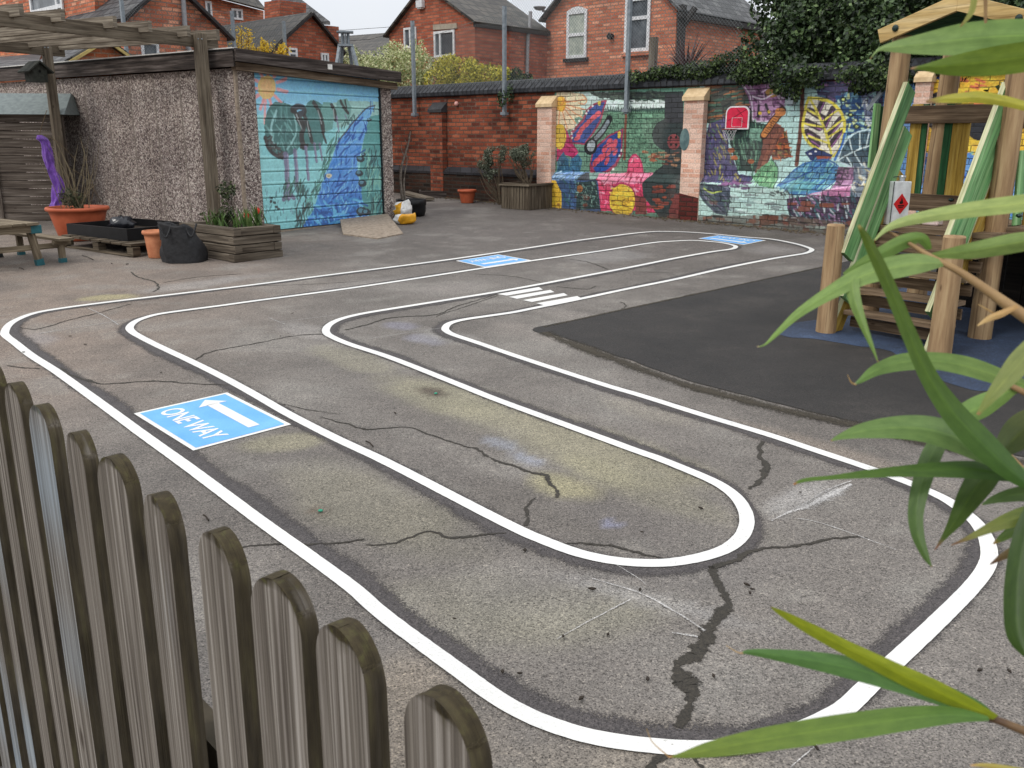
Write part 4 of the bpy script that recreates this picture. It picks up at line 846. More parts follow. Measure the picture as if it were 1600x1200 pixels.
def net(name, P0, P1, z0a, z0b, z1a, z1b, label, sp=.06, th=.0028):
    """diagonal wire mesh between two uprights"""
    L = np.linalg.norm(P1 - P0); d = (P1 - P0) / L; nn_ = unit(np.cross(d, ZUP)); mb = MB(); H = max(z1a, z1b) - min(z0a, z0b)
    lo = lambda x: z0a + (z0b - z0a) * x / L; hi = lambda x: z1a + (z1b - z1a) * x / L; zb = min(z0a, z0b)
    for s_ in (1, -1):
        x = -H if s_ > 0 else 0
        while x < (L if s_ > 0 else L + H):
            pts = []
            for k in np.linspace(0, 1, 14):
                xx = x + s_ * H * k; zz = zb + H * k
                if -1e-6 <= xx <= L + 1e-6 and lo(xx) <= zz <= hi(xx): pts.append(P0 + d * xx + ZUP * zz + nn_ * s_ * .003)
            if len(pts) > 1: mb.bar(pts[0], pts[-1], th, th, nn_)
            x += sp
    mb.bar(P0 + ZUP * z1a, P1 + ZUP * z1b, .006, .006, nn_)
    return tag(mb.build(name, M_wire), label, 'mesh netting')
p = lambda u: wp(u, -.06, 0)
net('mesh_netting', p(-3.6), p(mesh_posts[1][0]), 2.62, 2.62, 3.55, 3.9, 'fine wire mesh over the plain brick wall beside the shrubs')
net('mesh_netting', p(mesh_posts[1][0]), p(uz(1160, 150)[0]), 2.62, 2.62, 4.3, 4.3, 'fine wire mesh above the mural in front of the house windows')
# the run behind the garage
run = []
for px, py, dd in ((443, 33, 21.5), (362, 17, 20.5), (188, -12, 19.0)):
    run.append(AT(px, py, dd))
for (q, lab) in zip(run, ('short grey mesh post right of the yellow blossom behind the garage', 'grey mesh post left of the yellow blossom behind the garage', 'grey mesh post rising behind the pergola beams')):
    b_ = np.array([q[0], q[1], .55]); post('mesh_post', b_, q[2], lab, .035, 'mesh posts behind the garage')
flat = lambda q: np.array([q[0], q[1], 0.0])
net('mesh_netting', flat(run[1]), flat(run[0]), 2.3, 2.3, run[1][2] - .05, run[0][2] - .05, 'wire mesh behind the garage between the two short posts', .07)
net('mesh_netting', flat(run[2]), flat(run[1]), 2.3, 2.3, run[2][2] - .05, run[1][2] - .05, 'wire mesh behind the pergola in front of the brick gable', .07)
# diagonal brace at the right end
mb = MB(); a = VP(1390, 128, A0 - wn * .1, wn); b_ = VP(1356, 172, A0 - wn * .1, wn); mb.bar(a, b_, .05, .05, wn); tag(mb.build('steel_brace', M_galv), 'short diagonal grey steel brace on the mural beside the play tower', 'brace')
# ------------------------------------------------------------------ houses beyond the wall
reds2 = [S(182, 100, 72), S(208, 120, 88), S(226, 142, 106), S(196, 110, 82), S(238, 168, 136)]
M_hbrick = brick('house_brick', reds2, S(150, 122, 104), dirt=.3, pale=.5)
M_hbrick2 = brick('house_brick_deep', [S(156, 82, 62), S(182, 100, 74), S(202, 120, 92), S(170, 92, 70)], S(136, 104, 90), dirt=.3, pale=.35)
M_hbrick3 = brick('house_brick_orange', [S(184, 102, 68), S(206, 122, 84), S(222, 142, 104)], S(176, 140, 116), dirt=.25, pale=.4)
def slate(name, cols, bw=.3, bh=.22):
    m, t, bs = newmat(name); v = coords(t, 'UV'); b = N(t, 'ShaderNodeTexBrick'); b.offset = .5; b.inputs['Scale'].default_value = 1; b.inputs['Brick Width'].default_value = bw; b.inputs['Row Height'].default_value = bh; b.inputs['Mortar Size'].default_value = .018; b.inputs['Mortar Smooth'].default_value = .3
    b.inputs['Color1'].default_value = (0, 0, 0, 1); b.inputs['Color2'].default_value = (1, 1, 1, 1); t.links.new(v, b.inputs['Vector'])
    c = ramp(t, b.outputs['Color'], [(.1, cols[0]), (.5, cols[1]), (.9, cols[2])]); c = mixc(t, c, S(22, 22, 24), b.outputs['Fac'])
    c = mixc(t, c, ramp(t, noise(t, v, 3, 5), [(.3, (.7, .7, .7, 1)), (.7, (1.2, 1.2, 1.15, 1))]), 1, 'MULTIPLY'); t.links.new(c, bs.inputs['Base Color']); bs.inputs['Roughness'].default_value = .6
    bump(t, bs, math_(t, 'SUBTRACT', 1.0, b.outputs['Fac']), .8, .03); return m
M_slate = slate('roof_slates', [S(58, 58, 60), S(76, 76, 79), S(94, 94, 95)]); M_tile = slate('brown_roof_tiles', [S(50, 46, 41), S(66, 61, 54), S(80, 75, 68)], .28, .3)
M_upvc = plain('white_window_frame', S(226, 228, 230), .4)
M_glass, t, bs = newmat('window_glass'); v = coords(t, 'Object'); t.links.new(ramp(t, noise(t, v, 2.2, 3), [(.3, S(46, 50, 56)), (.6, S(100, 106, 112)), (.8, S(150, 154, 156))]), bs.inputs['Base Color']); bs.inputs['Roughness'].default_value = .08
M_blind, t, bs = newmat('frosted_glass'); v = coords(t, 'Object'); t.links.new(ramp(t, noise(t, v, 9, 3), [(.3, S(150, 160, 152)), (.7, S(190, 196, 184))]), bs.inputs['Base Color']); bs.inputs['Roughness'].default_value = .25
M_dkwood = plain('dark_timber', S(40, 36, 36), .7); M_verge = plain('pale_verge_timber', S(186, 164, 100), .7); M_lead = plain('grey_pipe', S(150, 150, 152), .5)
M_stone = noisy('stone_lintel', S(150, 140, 126), S(176, 166, 150), 10, .8)
def wallslab(px, P, n, depth, mat, name, parent):
    pts = [VP(x, y, P, n) for x, y in px]; d = unit(n) * (1 if np.dot(unit(n), pts[0] - CAM) > 0 else -1)
    mb = MB(); mb.prism(pts, d * depth); return mb.build(name, mat, parent)
def window(px4, P, n, parent, glass=None, bars=(), fr=.055, sill=True, arch=False):
    """px4 corner pixels (l,t,r,b) on plane; frame stands in a shallow reveal in front of the glass"""
    l, tp, r, b = px4; out = -unit(n) if np.dot(unit(n), VP(l, b, P, n) - CAM) > 0 else unit(n)
    bl, br = VP(l, b, P, n), VP(r, b, P, n); hx = br - bl; hx[2] = 0; W_ = np.linalg.norm(hx); hx /= W_; Z0 = (bl[2] + br[2]) / 2
    Z1 = (VP(l, tp, P, n)[2] + VP(r, tp, P, n)[2]) / 2; o = np.array([bl[0], bl[1], 0.0])
    q = lambda a, z, k: o + hx * a + ZUP * z + out * k
    f = MB()
    for a0, a1, z0, z1 in ((0, fr, Z0, Z1), (W_ - fr, W_, Z0, Z1), (fr, W_ - fr, Z0, Z0 + fr), (fr, W_ - fr, Z1 - fr, Z1)): f.prism([q(a0, z0, .012), q(a1, z0, .012), q(a1, z1, .012), q(a0, z1, .012)], out * .035)
    for kind, pos in bars:
        if kind == 'h': z = Z0 + (Z1 - Z0) * pos; f.prism([q(fr, z - fr / 2, .012), q(W_ - fr, z - fr / 2, .012), q(W_ - fr, z + fr / 2, .012), q(fr, z + fr / 2, .012)], out * .033)
        else: a = W_ * pos; f.prism([q(a - fr / 2, Z0 + fr, .012), q(a + fr / 2, Z0 + fr, .012), q(a + fr / 2, Z1 - fr, .012), q(a - fr / 2, Z1 - fr, .012)], out * .032)
    if arch: f.prism([q(W_ * k, Z1 + .004 + .09 * math.sin(math.pi * k), .012) for k in np.linspace(0, 1, 9)] + [q(W_, Z1 + .001, .012), q(0, Z1 + .001, .012)], out * .034)
    fo = f.build('window', M_upvc, parent)
    g = MB(); g.prism([q(fr - .01, Z0 + fr - .01, .004), q(W_ - fr + .01, Z0 + fr - .01, .004), q(W_ - fr + .01, Z1 - fr + .01, .004), q(fr - .01, Z1 - fr + .01, .004)], out * .01); g.build('pane', glass or M_glass, fo)
    if sill: s_ = MB(); s_.prism([q(-.06, Z0 - .09, .005), q(W_ + .06, Z0 - .09, .005), q(W_ + .06, Z0 - .003, .005), q(-.06, Z0 - .003, .005)], out * .09); s_.build('sill', M_stone if sill is True else sill, fo)
    return fo
def roofslab(a, b, c, d, mat, parent, th=.055, name='roof', over=0.0):
    """quad a,b (eave) c,d (ridge) thickened upward"""
    a, b, c, d = [np.asarray(x, float) for x in (a, b, c, d)]; n = unit(np.cross(b - a, d - a)); n = n if n[2] > 0 else -n
    mb = MB(); u = unit(b - a); v_ = unit(np.cross(n, u)); pts = [a, b, c, d]
    top = [p + n * th for p in pts]; uv = [(float(np.dot(p, u)), float(np.dot(p, v_))) for p in pts]
    mb.face(top if np.dot(np.cross(top[1] - top[0], top[2] - top[0]), n) > 0 else top[::-1], uv if np.dot(np.cross(top[1] - top[0], top[2] - top[0]), n) > 0 else uv[::-1])
    mb.face([p + n * .002 for p in pts][::-1], uv[::-1])
    for k in range(4): mb.face([pts[k] + n * .002, pts[(k + 1) % 4] + n * .002, top[(k + 1) % 4], top[k]])
    return mb.build(name, mat, parent)
def base(P): return np.array([P[0], P[1], gz(P[1])])
# middle house: gable towards us, side wall running back to the right house
Pm = wp(0, 3.2, 0); D3 = 3.2
h3 = empty('brick_house', base(VP(690, 200, Pm, wn)), 'red brick gabled house with alarm box, above the yellow green shrubs', 'house')
gp = [(608, 175), (608, 55), (667, -22), (742, 34), (745, 175)]; E1, AP, E2, C3 = VP(608, 55, Pm, wn), VP(667, -22, Pm, wn), VP(742, 34, Pm, wn), VP(743.5, 175, Pm, wn)
# length of the side wall: until it is seen at px 853
r = ray(853, 60); L3 = 0
for L3 in np.arange(.5, 14, .05):
    q = E2 + wn * L3
    if to_px(np.array(q[0]), np.array(q[1]), np.array(q[2]))[0] > 853: break
GB = .4
mb = MB(); pl = lambda P, z: np.array([P[0], P[1], z])
mb.prism([pl(E1, GB), pl(E2, GB), E2, AP, E1], wn * L3); mb.build('walls', M_hbrick2, h3)
ov = -w1 * .0; up = lambda P, k: P + ZUP * k
e2o = E2 + (E2 - AP) * .06; e1o = E1 + (E1 - AP) * .06
roofslab(e2o - wn * .12, e2o + wn * (L3 - .02), AP + wn * (L3 - .02), AP - wn * .12, M_tile, h3); roofslab(e1o - wn * .12, e1o + wn * L3, AP + wn * L3, AP - wn * .12, M_tile, h3)
mb = MB(); mb.bar(e2o - wn * .11 - ZUP * .03, e2o + wn * (L3 - .05) - ZUP * .03, .09, .07); mb.build('gutter', M_dkwood, h3)
window((633, 43, 652, 75), Pm, wn, h3, M_glass, [('v', .5)], .05); window((680, 48, 712, 89), Pm, wn, h3, M_glass, [('v', .3)], .055)
mb = MB(); a, b_ = VP(678, 47, Pm, wn), VP(715, 44.5, Pm, wn); mb.prism([a - wn * .004, b_ - wn * .004, b_ + ZUP * .12 - wn * .004, a + ZUP * .12 - wn * .004], -wn * .03); mb.build('lintel', M_stone, h3)
a = VP(660, 7, Pm, wn) - wn * .07; mb = MB(); mb.obox(a, w1 * .11, wn * .06, ZUP * .085); mb.obox(a - ZUP * .1, w1 * .08, wn * .045, ZUP * .012); mb.build('alarm_box', M_upvc, h3, bevel=.015)
# downpipe on the side wall
sd = lambda px, py: VP(px, py, E2 + w1 * .06, w1)
mb = MB(); mb.tube([sd(829, 18), sd(827, 50), sd(825, 56), sd(823, 135)], .045, 8); mb.build('downpipe', M_lead, h3)
# right house
D4 = D3 + L3; P4h = wp(0, D4, 0)
h4 = empty('brick_house', base(VP(955, 200, P4h, wn)), 'red brick house with two tall white sash windows behind the mural wall', 'house')
F = lambda x, y: VP(x, y, P4h, wn)
a, b_, c, ap = F(853, 31), F(1058, 10), F(1058, 150), F(953, -97); zr = (a[2] + b_[2]) / 2; a[2] = b_[2] = zr
for L4 in np.arange(.5, 30, .1):
    q = b_ + wn * L4
    if to_px(np.array(q[0]), np.array(q[1]), np.array(q[2]))[0] > 1192: break
mb = MB(); mb.prism([pl(a, GB), pl(b_, GB), b_, ap, a], wn * L4); mb.build('walls', M_hbrick, h4)
ao, bo = a + (a - ap) * .03, b_ + (b_ - ap) * .10
roofslab(bo - wn * .2, bo + wn * (L4 + .1), ap + wn * (L4 + .1), ap - wn * .2, M_slate, h4); roofslab(ao - wn * .2, ao + wn * L4, ap + wn * L4, ap - wn * .2, M_slate, h4)
mb = MB(); q = bo - ZUP * .06; mb.bar(q - wn * .2, q + wn * (L4 + .1), .14, .12); mb.build('gutter', M_dkwood, h4)
mb = MB(); q = b_ + w1 * .16 - wn * .02; mb.bar(pl(q, GB), pl(q, zr), .14, .14, w1); q2 = b_ + w1 * .42 + wn * .1; mb.bar(pl(q, zr - .5), pl(q2, zr - .06), .1, .1, wn); mb.build('dark_timber_post', M_dkwood, h4)
mb = MB(); q = b_ + wn * (L4 - .05) + w1 * .06; mb.tube([pl(q, GB), pl(q, zr - .1)], .06, 8); mb.build('downpipe', M_upvc, h4)
window((886, 17, 917, 91), P4h, wn, h4, M_blind, [('h', .5)], .075, M_dkwood, True); window((976, -4, 1015, 81), P4h, wn, h4, M_glass, [('h', .62)], .08, M_hbrick)
mb = MB(); q = F(956, 57); mb.tube([q - wn * .12, q + wn * .05], .07, 12); mb.build('vent_pipe', M_dkwood, h4)
# TV-dish bracket and lean-to roof
q = F(862, 18); mb = MB(); mb.tube([q, q - wn * .25 - w1 * .1], .03, 8); mb.lathe(q - wn * .3 - w1 * .14, [(.001, 0), (.12, .03), (.17, .09)], 16); mb.build('dish', M_lead, h4)
Pl = wp(0, 1.6, 0); lt = empty('lean_to_roof', base(VP(940, 200, Pl, wn)), 'flat dark felt lean-to roof with pale edge just over the wall coping', 'roof')
wallslab([(885, 130), (888, 124), (990, 113), (990, 124)], Pl, wn, 1.2, plain('roof_felt', S(46, 44, 44), .9), 'felt_roof', lt)
wallslab([(905, 126.5), (908, 123.5), (974, 117.5), (974, 121)], Pl - wn * .06, wn, .05, plain('cream_fascia', S(214, 200, 176), .6), 'fascia', lt)
M_grey = wood('weathered_grey_timber', S(84, 76, 66), S(126, 117, 104), S(158, 149, 134), 45)
Pp = wp(0, .8, 0); mb = MB(); mb.bar(VP(1022, 58, Pp, wn), pl(VP(1018, 110, Pp, wn), .4), .12, .1, w1); tag(mb.build('timber_post', M_grey), 'pointed grey timber post standing behind the coping beside the purple spiky plant', 'post')

# ---- left hand group
def house(name, label): return None
def dist_pt(px, d):
    r = ray(px, 215); h = unit((r[0], r[1], 0)); return CAM * np.array([1, 1, 0]) + h * d
def gable(px, d, pxc, label, L, mats, wins=(), ridge_dir=None, over=.05, nm='brick_house'):
    """gable wall in the plane across w1; house and ridge run along -w1"""
    P = dist_pt(pxc, d); n = w1; Q = [VP(x, y, P, n) for x, y in px]; e1, ap, e2 = Q; zf = (e1[2] + e2[2]) / 2
    h = empty(nm, base(P), label, 'house'); mb = MB(); mb.prism([pl(e1, .4), pl(e2, .4), e2, ap, e1], -w1 * L); mb.build('walls', mats[0], h)
    for e in (e1, e2):
        eo = e + (e - ap) * .06; roofslab(eo + w1 * .15, eo - w1 * L, ap - w1 * L, ap + w1 * .15, mats[1], h)
        mb = MB(); mb.bar(eo + w1 * .17 - ZUP * .0, ap + w1 * .17 - ZUP * .0, .04, .05 if d > 18 else .045, w1); mb.build('bargeboard', mats[2], h)
    for wn_ in wins: window(wn_[0], P + w1 * .0, n, h, wn_[1], wn_[2], .05, False)
    return h, P, Q
def reach(pt, d, pxt, lo=.5, hi=25, lt=True):
    for L in np.arange(lo, hi, .1):
        q = pt + d * L; x = to_px(np.array(q[0]), np.array(q[1]), np.array(q[2]))[0]
        if (x < pxt if lt else x > pxt): break
    return L
P = dist_pt(483, 25); L2 = reach(VP(483, 22, P, w1), -w1, 345)
h2, P, Q = gable([(420, 80), (483, 22), (534, 84)], 25, 483, 'low brick outhouse with tiled roof, behind the yellow blossom', L2, (M_hbrick2, M_tile, M_dkwood), [((450, 75, 464, 92), M_glass, [('h', .5)]), ((501, 83, 513, 98), M_glass, [('v', .5)])])
P = dist_pt(263, 19.5); L1 = reach(VP(263, -30, P, w1), -w1, 150)
h1, P, Q = gable([(192, 30), (263, -30), (354, 59)], 19.5, 270, 'red brick gable with downpipe, behind the pergola post', L1, (M_hbrick, M_slate, M_dkwood), [((222, 66, 249, 98), M_glass, [])])
mb = MB(); q = lambda x, y: VP(x, y, P + w1 * .08, w1); mb.tube([q(285, -20), q(290, 60), q(293, 72), q(300, 88)], .05, 8); mb.build('downpipe', M_lead, h1)
# house at the far left with a large white window
Pa = dist_pt(80, 24); ha = empty('brick_house', base(Pa), 'leftmost red brick house with a big white window over the pergola', 'house')
wallslab([(-120, 120), (-120, -60), (147, -60), (150, 120)], Pa, wn, .45, M_hbrick, 'walls', ha); window((52, -14, 103, 29), Pa, wn, ha, M_glass, [('h', .35), ('v', .82)], .08, False)
q = lambda x, y, o=0: VP(x, y, Pa, wn) + wn * o; roofslab(q(-130, -58, -.3), q(155, -58, -.3), q(155, -58, 3) + ZUP * 2.5, q(-130, -58, 3) + ZUP * 2.5, M_slate, ha)
# house behind with two small windows and a chimney
Pc = dist_pt(370, 31); hc = empty('brick_house', base(Pc), 'far brick house with two small windows and a chimney, over the outhouse roof', 'house')
wallslab([(280, 120), (280, -18), (412, 17), (412, 120)], Pc, w1, 5, M_hbrick, 'walls', hc)
a, b_ = VP(270, -21, Pc + w1 * .3, w1), VP(415, 17, Pc + w1 * .3, w1); rf = roofslab(a, b_, b_ - w1 * 3 + ZUP * 2.3, a - w1 * 3 + ZUP * 2.3, M_tile, hc)
window((322, 2, 332, 35), Pc, w1, hc, M_glass, [], .06, False); window((362, 14, 379, 31), Pc, w1, hc, M_glass, [('v', .5)], .06, False)
wallslab([(413, 60), (413, 3), (437, 0), (437, 60)], Pc - w1 * .3, wn, .9, M_hbrick2, 'chimney', rf)
# the slate roof behind it
Pd = dist_pt(470, 40); hd = empty('brick_house', base(Pd), 'farthest brick house with a plain grey slate roof, right of the chimney', 'house')
wallslab([(425, 110), (425, 20), (495, 39), (513, 40), (513, 110)], Pd, wn, .5, M_hbrick2, 'walls', hd)
nr = unit(-wn * .75 + ZUP * .66 + w1 * .1); pts = [VP(x, y, VP(515, 39, Pd - wn * .3, wn), nr) for x, y in [(424, 19), (492, 38), (516, 39), (466, 0), (440, -24), (424, -24)]]
mb = MB(); mb.prism(pts, ZUP * .12); mb.build('roof', M_slate, hd); window((501, 42, 506, 50), Pd, wn, hd, M_glass, [], .05, False)
# low dark roof between the outhouse and the middle house
Pe = wp(0, 9, 0); he = empty('low_house', base(VP(570, 200, Pe, wn)), 'low building with a long dark tiled roof between the gabled houses', 'house')
wallslab([(505, 140), (505, 96), (622, 90), (622, 140)], Pe, wn, .6, M_hbrick2, 'walls', he)
roofslab(VP(500, 97, Pe - wn * .2, wn), VP(624, 91, Pe - wn * .2, wn), VP(624, 52, Pe + wn * 2.5, wn), VP(500, 61, Pe + wn * 2.5, wn), M_tile, he)
# small orange gable with pale bargeboards and the orange wall beside it
hf, P, Q = gable([(92, 104), (160, 64), (216, 104)], 17.2, 155, 'small orange brick gable with pale bargeboards, under the pergola beams', 1.3, (M_hbrick3, M_slate, M_verge), nm='small_brick_building')
Pg = dist_pt(20, 25); hg = empty('small_brick_building', base(Pg), 'orange brick outbuilding with grey slates at the left edge under the pergola', 'house')
wallslab([(-60, 140), (-60, 82), (54, 84), (54, 140)], Pg, wn, .5, M_hbrick3, 'walls', hg); q = lambda x, y, o: VP(x, y, Pg + wn * o, wn)
roofslab(q(-60, 108, -1.6), q(60, 108, -1.6), q(66, 88, -.2), q(-60, 97, -.2), M_slate, hg)
# steel A-frame stand behind the garage roof
pc = AT(540, 70, 19.0); sc_ = 19.0 / FPX; st = empty('steel_stand', base(pc), 'grey steel tripod stand poking up behind the garage roof', 'stand')
hx = unit(np.cross(pc - CAM, ZUP)); hy = np.cross(ZUP, hx); k = sc_
P_ = lambda x, y, d=0: pc + hx * (x - 540) * k + ZUP * (70 - y) * k + hy * d
mb = MB()
for x0, x1, d0, d1 in ((532, 516, -.06, -.25), (548, 566, -.06, -.25), (535, 527, .08, .3), (545, 554, .08, .3)): mb.bar(P_(x0, 70, d0), P_(x1, 150, d1 * 1.6), .06, .05)
mb.build('leg', M_galv, st); mb = MB()
for x, d in ((535, -.06), (540, -.06), (545, -.06), (537, .07), (543, .07)): mb.tube([P_(x, 72, d), P_(x, 53, d)], .018, 6)
mb.build('rod', M_galv, st); mb = MB(); mb.obox(P_(540, 53), hx * .16, hy * .12, ZUP * .015); mb.build('plate', M_galv, st); mb = MB(); mb.obox(P_(540, 71), hx * .14, hy * .12, ZUP * .02); mb.build('plate', M_galv, st)
for (xa, ya, xb, yb), lab in (((380, 40, 700, 36), 'upper thin overhead cable crossing the pale sky'), ((480, 68, 680, 36), 'lower thin overhead cable between the rooftops')):
    A_, B_ = AT(xa, ya, 28), AT(xb, yb, 26); mb = MB(); mb.tube([A_, (A_ + B_) / 2 - ZUP * .15, B_], .006, 5); tag(mb.build('overhead_cable', M_dkwood), lab, 'cable')

# ------------------------------------------------------------------ plants over the wall
def leafquad(mb, c, d, n, L, Wd):
    d = unit(d); s_ = unit(np.cross(d, n)); m_ = np.cross(s_, d) * L * .12
    p = [c - d * L * .5, c + s_ * Wd * .5 + m_, c + d * L * .5, c - s_ * Wd * .5 + m_]
    i0 = len(mb.v); mb.v += [tuple(x) for x in p]; mb.f.append((i0, i0 + 1, i0 + 2, i0 + 3)); mb.uv.append([(0, 0), (1, 0), (1, 1), (0, 1)]); mb.c.append([mb.col] * 4); mb.m.append(mb.mi); mb.sm.append(False)
def foliage(blobs, n, L, ratio=.6, gap=.42, freq=3.0, hang=.2, seed=0, mb=None, mi=0):
    mb = mb or MB(); mb.mi = mi; r = random.Random(seed); vol = [b[1][0] * b[1][1] * b[1][2] for b in blobs]; tot = sum(vol); c_ = 0; tries = 0
    while c_ < n and tries < n * 8:
        tries += 1; x = r.uniform(0, tot); i = 0
        while x > vol[i] and i < len(vol) - 1: x -= vol[i]; i += 1
        c, R_ = blobs[i]; v_ = np.array([r.gauss(0, 1) for _ in range(3)]); v_ /= np.linalg.norm(v_); k = r.uniform(.35, 1.05) ** .6
        p = np.asarray(c) + v_ * k * np.asarray(R_)
        if mnoise.noise(Vector(p * freq)) < (gap - .5) * 1.2 - .1 + .25 * (k > .93): continue
        d = v_ * .6 + np.array([r.gauss(0, .6), r.gauss(0, .6), r.gauss(0, .6) - hang]); nn_ = v_ + np.array([r.gauss(0, .7), r.gauss(0, .7), r.gauss(0, .7) + .4])
        leafquad(mb, p, d, unit(nn_), L * r.uniform(.6, 1.25), L * ratio * r.uniform(.7, 1.2)); c_ += 1
    return mb
M_bark = noisy('shrub_bark', S(70, 60, 48), S(104, 92, 76), 30, .9)
def stems(c, ground_z, n, h, spread, rad, seed=0):
    r = random.Random(seed); mb = MB()
    for k in range(n):
        a = r.uniform(0, 6.28); b0 = np.array([c[0] + r.uniform(-.08, .08), c[1] + r.uniform(-.08, .08), ground_z]); e = np.array([c[0] + math.cos(a) * spread * r.uniform(.3, 1), c[1] + math.sin(a) * spread * r.uniform(.3, 1), ground_z + h * r.uniform(.7, 1)])
        m_ = (b0 + e) / 2 + np.array([r.uniform(-.1, .1), r.uniform(-.1, .1), 0]) * h; mb.tube(spline([b0, m_, e], 4), [rad * (1 - .8 * q / 8) for q in range(9)], 6)
    return mb
def bush(name, label, cat, px_blobs, off, n, L, mat, ratio=.6, seed=0, gap=.42, stemn=5, hang=.1, group=None):
    P0 = wp(0, off, 0); bl = []
    for x, y, rx, ry, dd in px_blobs:
        c = VP(x, y, P0 + wn * dd, wn); k = np.linalg.norm(c - CAM) / FPX; bl.append((c, (rx * k, max(rx, ry) * k * .8, ry * k)))
    c0 = np.mean([b[0] for b in bl], 0); root = empty(name, np.array([c0[0], c0[1], .45]), label, cat, group)
    foliage(bl, n, L, ratio, gap, seed=seed, hang=hang).build('crown', mat, root)
    stems(c0, .45, stemn, c0[2] - .45, .5, .035, seed).build('stem', M_bark, root); return root
M_varieg = leafmat('variegated_leaves', [(0, S(98, 116, 70)), (.35, S(164, 174, 120)), (.7, S(206, 210, 162)), (1, S(228, 226, 190))], .25)
M_yelgreen = leafmat('golden_leaves', [(0, S(66, 74, 30)), (.3, S(148, 148, 46)), (.65, S(208, 196, 66)), (1, S(226, 216, 104))], .25)
M_ivy = leafmat('ivy_leaves', [(0, S(26, 36, 23)), (.5, S(50, 68, 40)), (.85, S(78, 100, 60)), (1, S(124, 146, 96))], .12, .42)
M_ivy2 = leafmat('fresh_ivy_leaves', [(0, S(22, 31, 18)), (.5, S(48, 64, 34)), (.85, S(78, 98, 52)), (1, S(108, 128, 72))], .2, .45)
M_forsy = leafmat('yellow_blossom', [(0, S(196, 158, 30)), (.6, S(226, 192, 52)), (1, S(238, 214, 96))], .3)
bush('variegated_shrub', 'pale cream and green variegated shrub left of the golden one, over the brick wall', 'shrub', [(620, 110, 62, 34, 0), (585, 115, 42, 26, .5), (650, 100, 30, 34, 0), (622, 85, 26, 20, .3), (560, 100, 30, 18, 1.2), (690, 120, 26, 22, .2), (548, 88, 14, 18, 1.5)], 1.3, 7500, .075, M_varieg, .55, 3)
bush('golden_shrub', 'rounded golden green shrub over the brick wall between two mesh posts', 'shrub', [(715, 115, 40, 28, 0), (755, 120, 40, 26, 0), (690, 125, 26, 20, 0), (785, 125, 24, 18, 0), (700, 100, 22, 16, .2)], .9, 7000, .06, M_yelgreen, .6, 4)
bush('dark_shrub', 'small dark green shrub right of the second mesh post', 'shrub', [(818, 126, 16, 14, 0), (806, 122, 12, 16, 0)], .8, 900, .07, M_ivy2, .6, 5)
P0 = dist_pt(405, 21); fb = []
rf_ = random.Random(5); mb = MB(); mbs = MB()
froot = empty('forsythia', np.array([P0[0], P0[1], gz(P0[1])]), 'yellow flowering bush behind the garage roof corner', 'shrub')
for k in range(46):
    x = rf_.uniform(352, 450); top = rf_.uniform(68, 92) - (24 if abs(x - 372) < 6 or abs(x - 388) < 4 else 0) - (8 if abs(x - 412) < 6 else 0); b0 = VP(x + rf_.uniform(-8, 8), 130, P0, unit(P0 * [1, 1, 0])); e = VP(x, top, P0 + hy * rf_.uniform(-.4, .4), unit(P0 * [1, 1, 0]))
    c_ = spline([b0, (b0 + e) / 2 + np.array([rf_.uniform(-.1, .1), 0, 0]), e], 8); mbs.tube(c_, .008, 5)
    for q in c_[5:]:
        for _ in range(9): leafquad(mb, q + np.array([rf_.gauss(0, .035) for _ in range(3)]), np.array([rf_.gauss(0, 1) for _ in range(3)]), np.array([rf_.gauss(0, 1) for _ in range(3)]), .05, .03)
mb.build('blossom', M_forsy, froot); mbs.build('stem', M_bark, froot)
# ivy: the great dark mass at the right and the fringe along the coping
def ivy(px_blobs, off, n, L, seed, gap=.4):
    bl = []
    for x, y, rx, ry, dd in px_blobs:
        c = VP(x, y, wp(0, off + dd, 0), wn); k = np.linalg.norm(c - CAM) / FPX; bl.append((c, (rx * k, max(.25, min(rx, ry) * k * .7), ry * k)))
    return foliage(bl, n, L, .85, gap, 2.4, .5, seed)
root = empty('ivy_mass', wp(uz(1350, 100)[0], .5, 0), 'huge dark ivy covering the wall top behind the play tower', 'ivy')
ivy([(1240, 70, 55, 45, .6), (1180, 95, 40, 26, .3), (1300, 40, 80, 60, .9), (1380, 60, 80, 70, .6), (1230, 15, 55, 40, 1.6), (1290, -20, 90, 50, 1.6), (1460, 60, 90, 80, .4), (1540, 70, 80, 80, .3), (1620, 60, 90, 90, .3), (1300, 110, 90, 26, -.05), (1400, 115, 70, 26, -.1), (1180, 45, 26, 30, 1.4), (1420, -10, 110, 60, 1.2), (1560, 0, 110, 60, 1)], .2, 36000, .078, 11, .33).build('foliage', M_ivy, root)
# darkness behind is real: a dense inner layer of older leaves and stems
ivy([(1260, 75, 45, 36, .9), (1320, 50, 70, 50, 1.2), (1400, 70, 70, 50, .9), (1480, 70, 80, 60, .8), (1580, 70, 90, 70, .7), (1290, 0, 70, 50, 2), (1420, 0, 90, 60, 1.8), (1560, 0, 100, 60, 1.6)], .5, 7500, .27, 12, .1).build('inner_foliage', M_ivy, root)
mb = MB()
for k in range(16):
    u = random.uniform(uz(1330, 100)[0], uz(1600, 100)[0]); mb.tube(spline([wp(u, .6, .4), wp(u + random.uniform(-.3, .3), .5, 1.8), wp(u + random.uniform(-.5, .5), .6, 3), wp(u + random.uniform(-.7, .7), .8, 4.2)], 5), [.06 - .0025 * q for q in range(16)], 6)
mb.build('stem', M_dkwood, root)
root = empty('ivy_fringe', wp(uz(1080, 120)[0], .1, ZT), 'green ivy fringe creeping along the coping below the spiky plant', 'ivy')
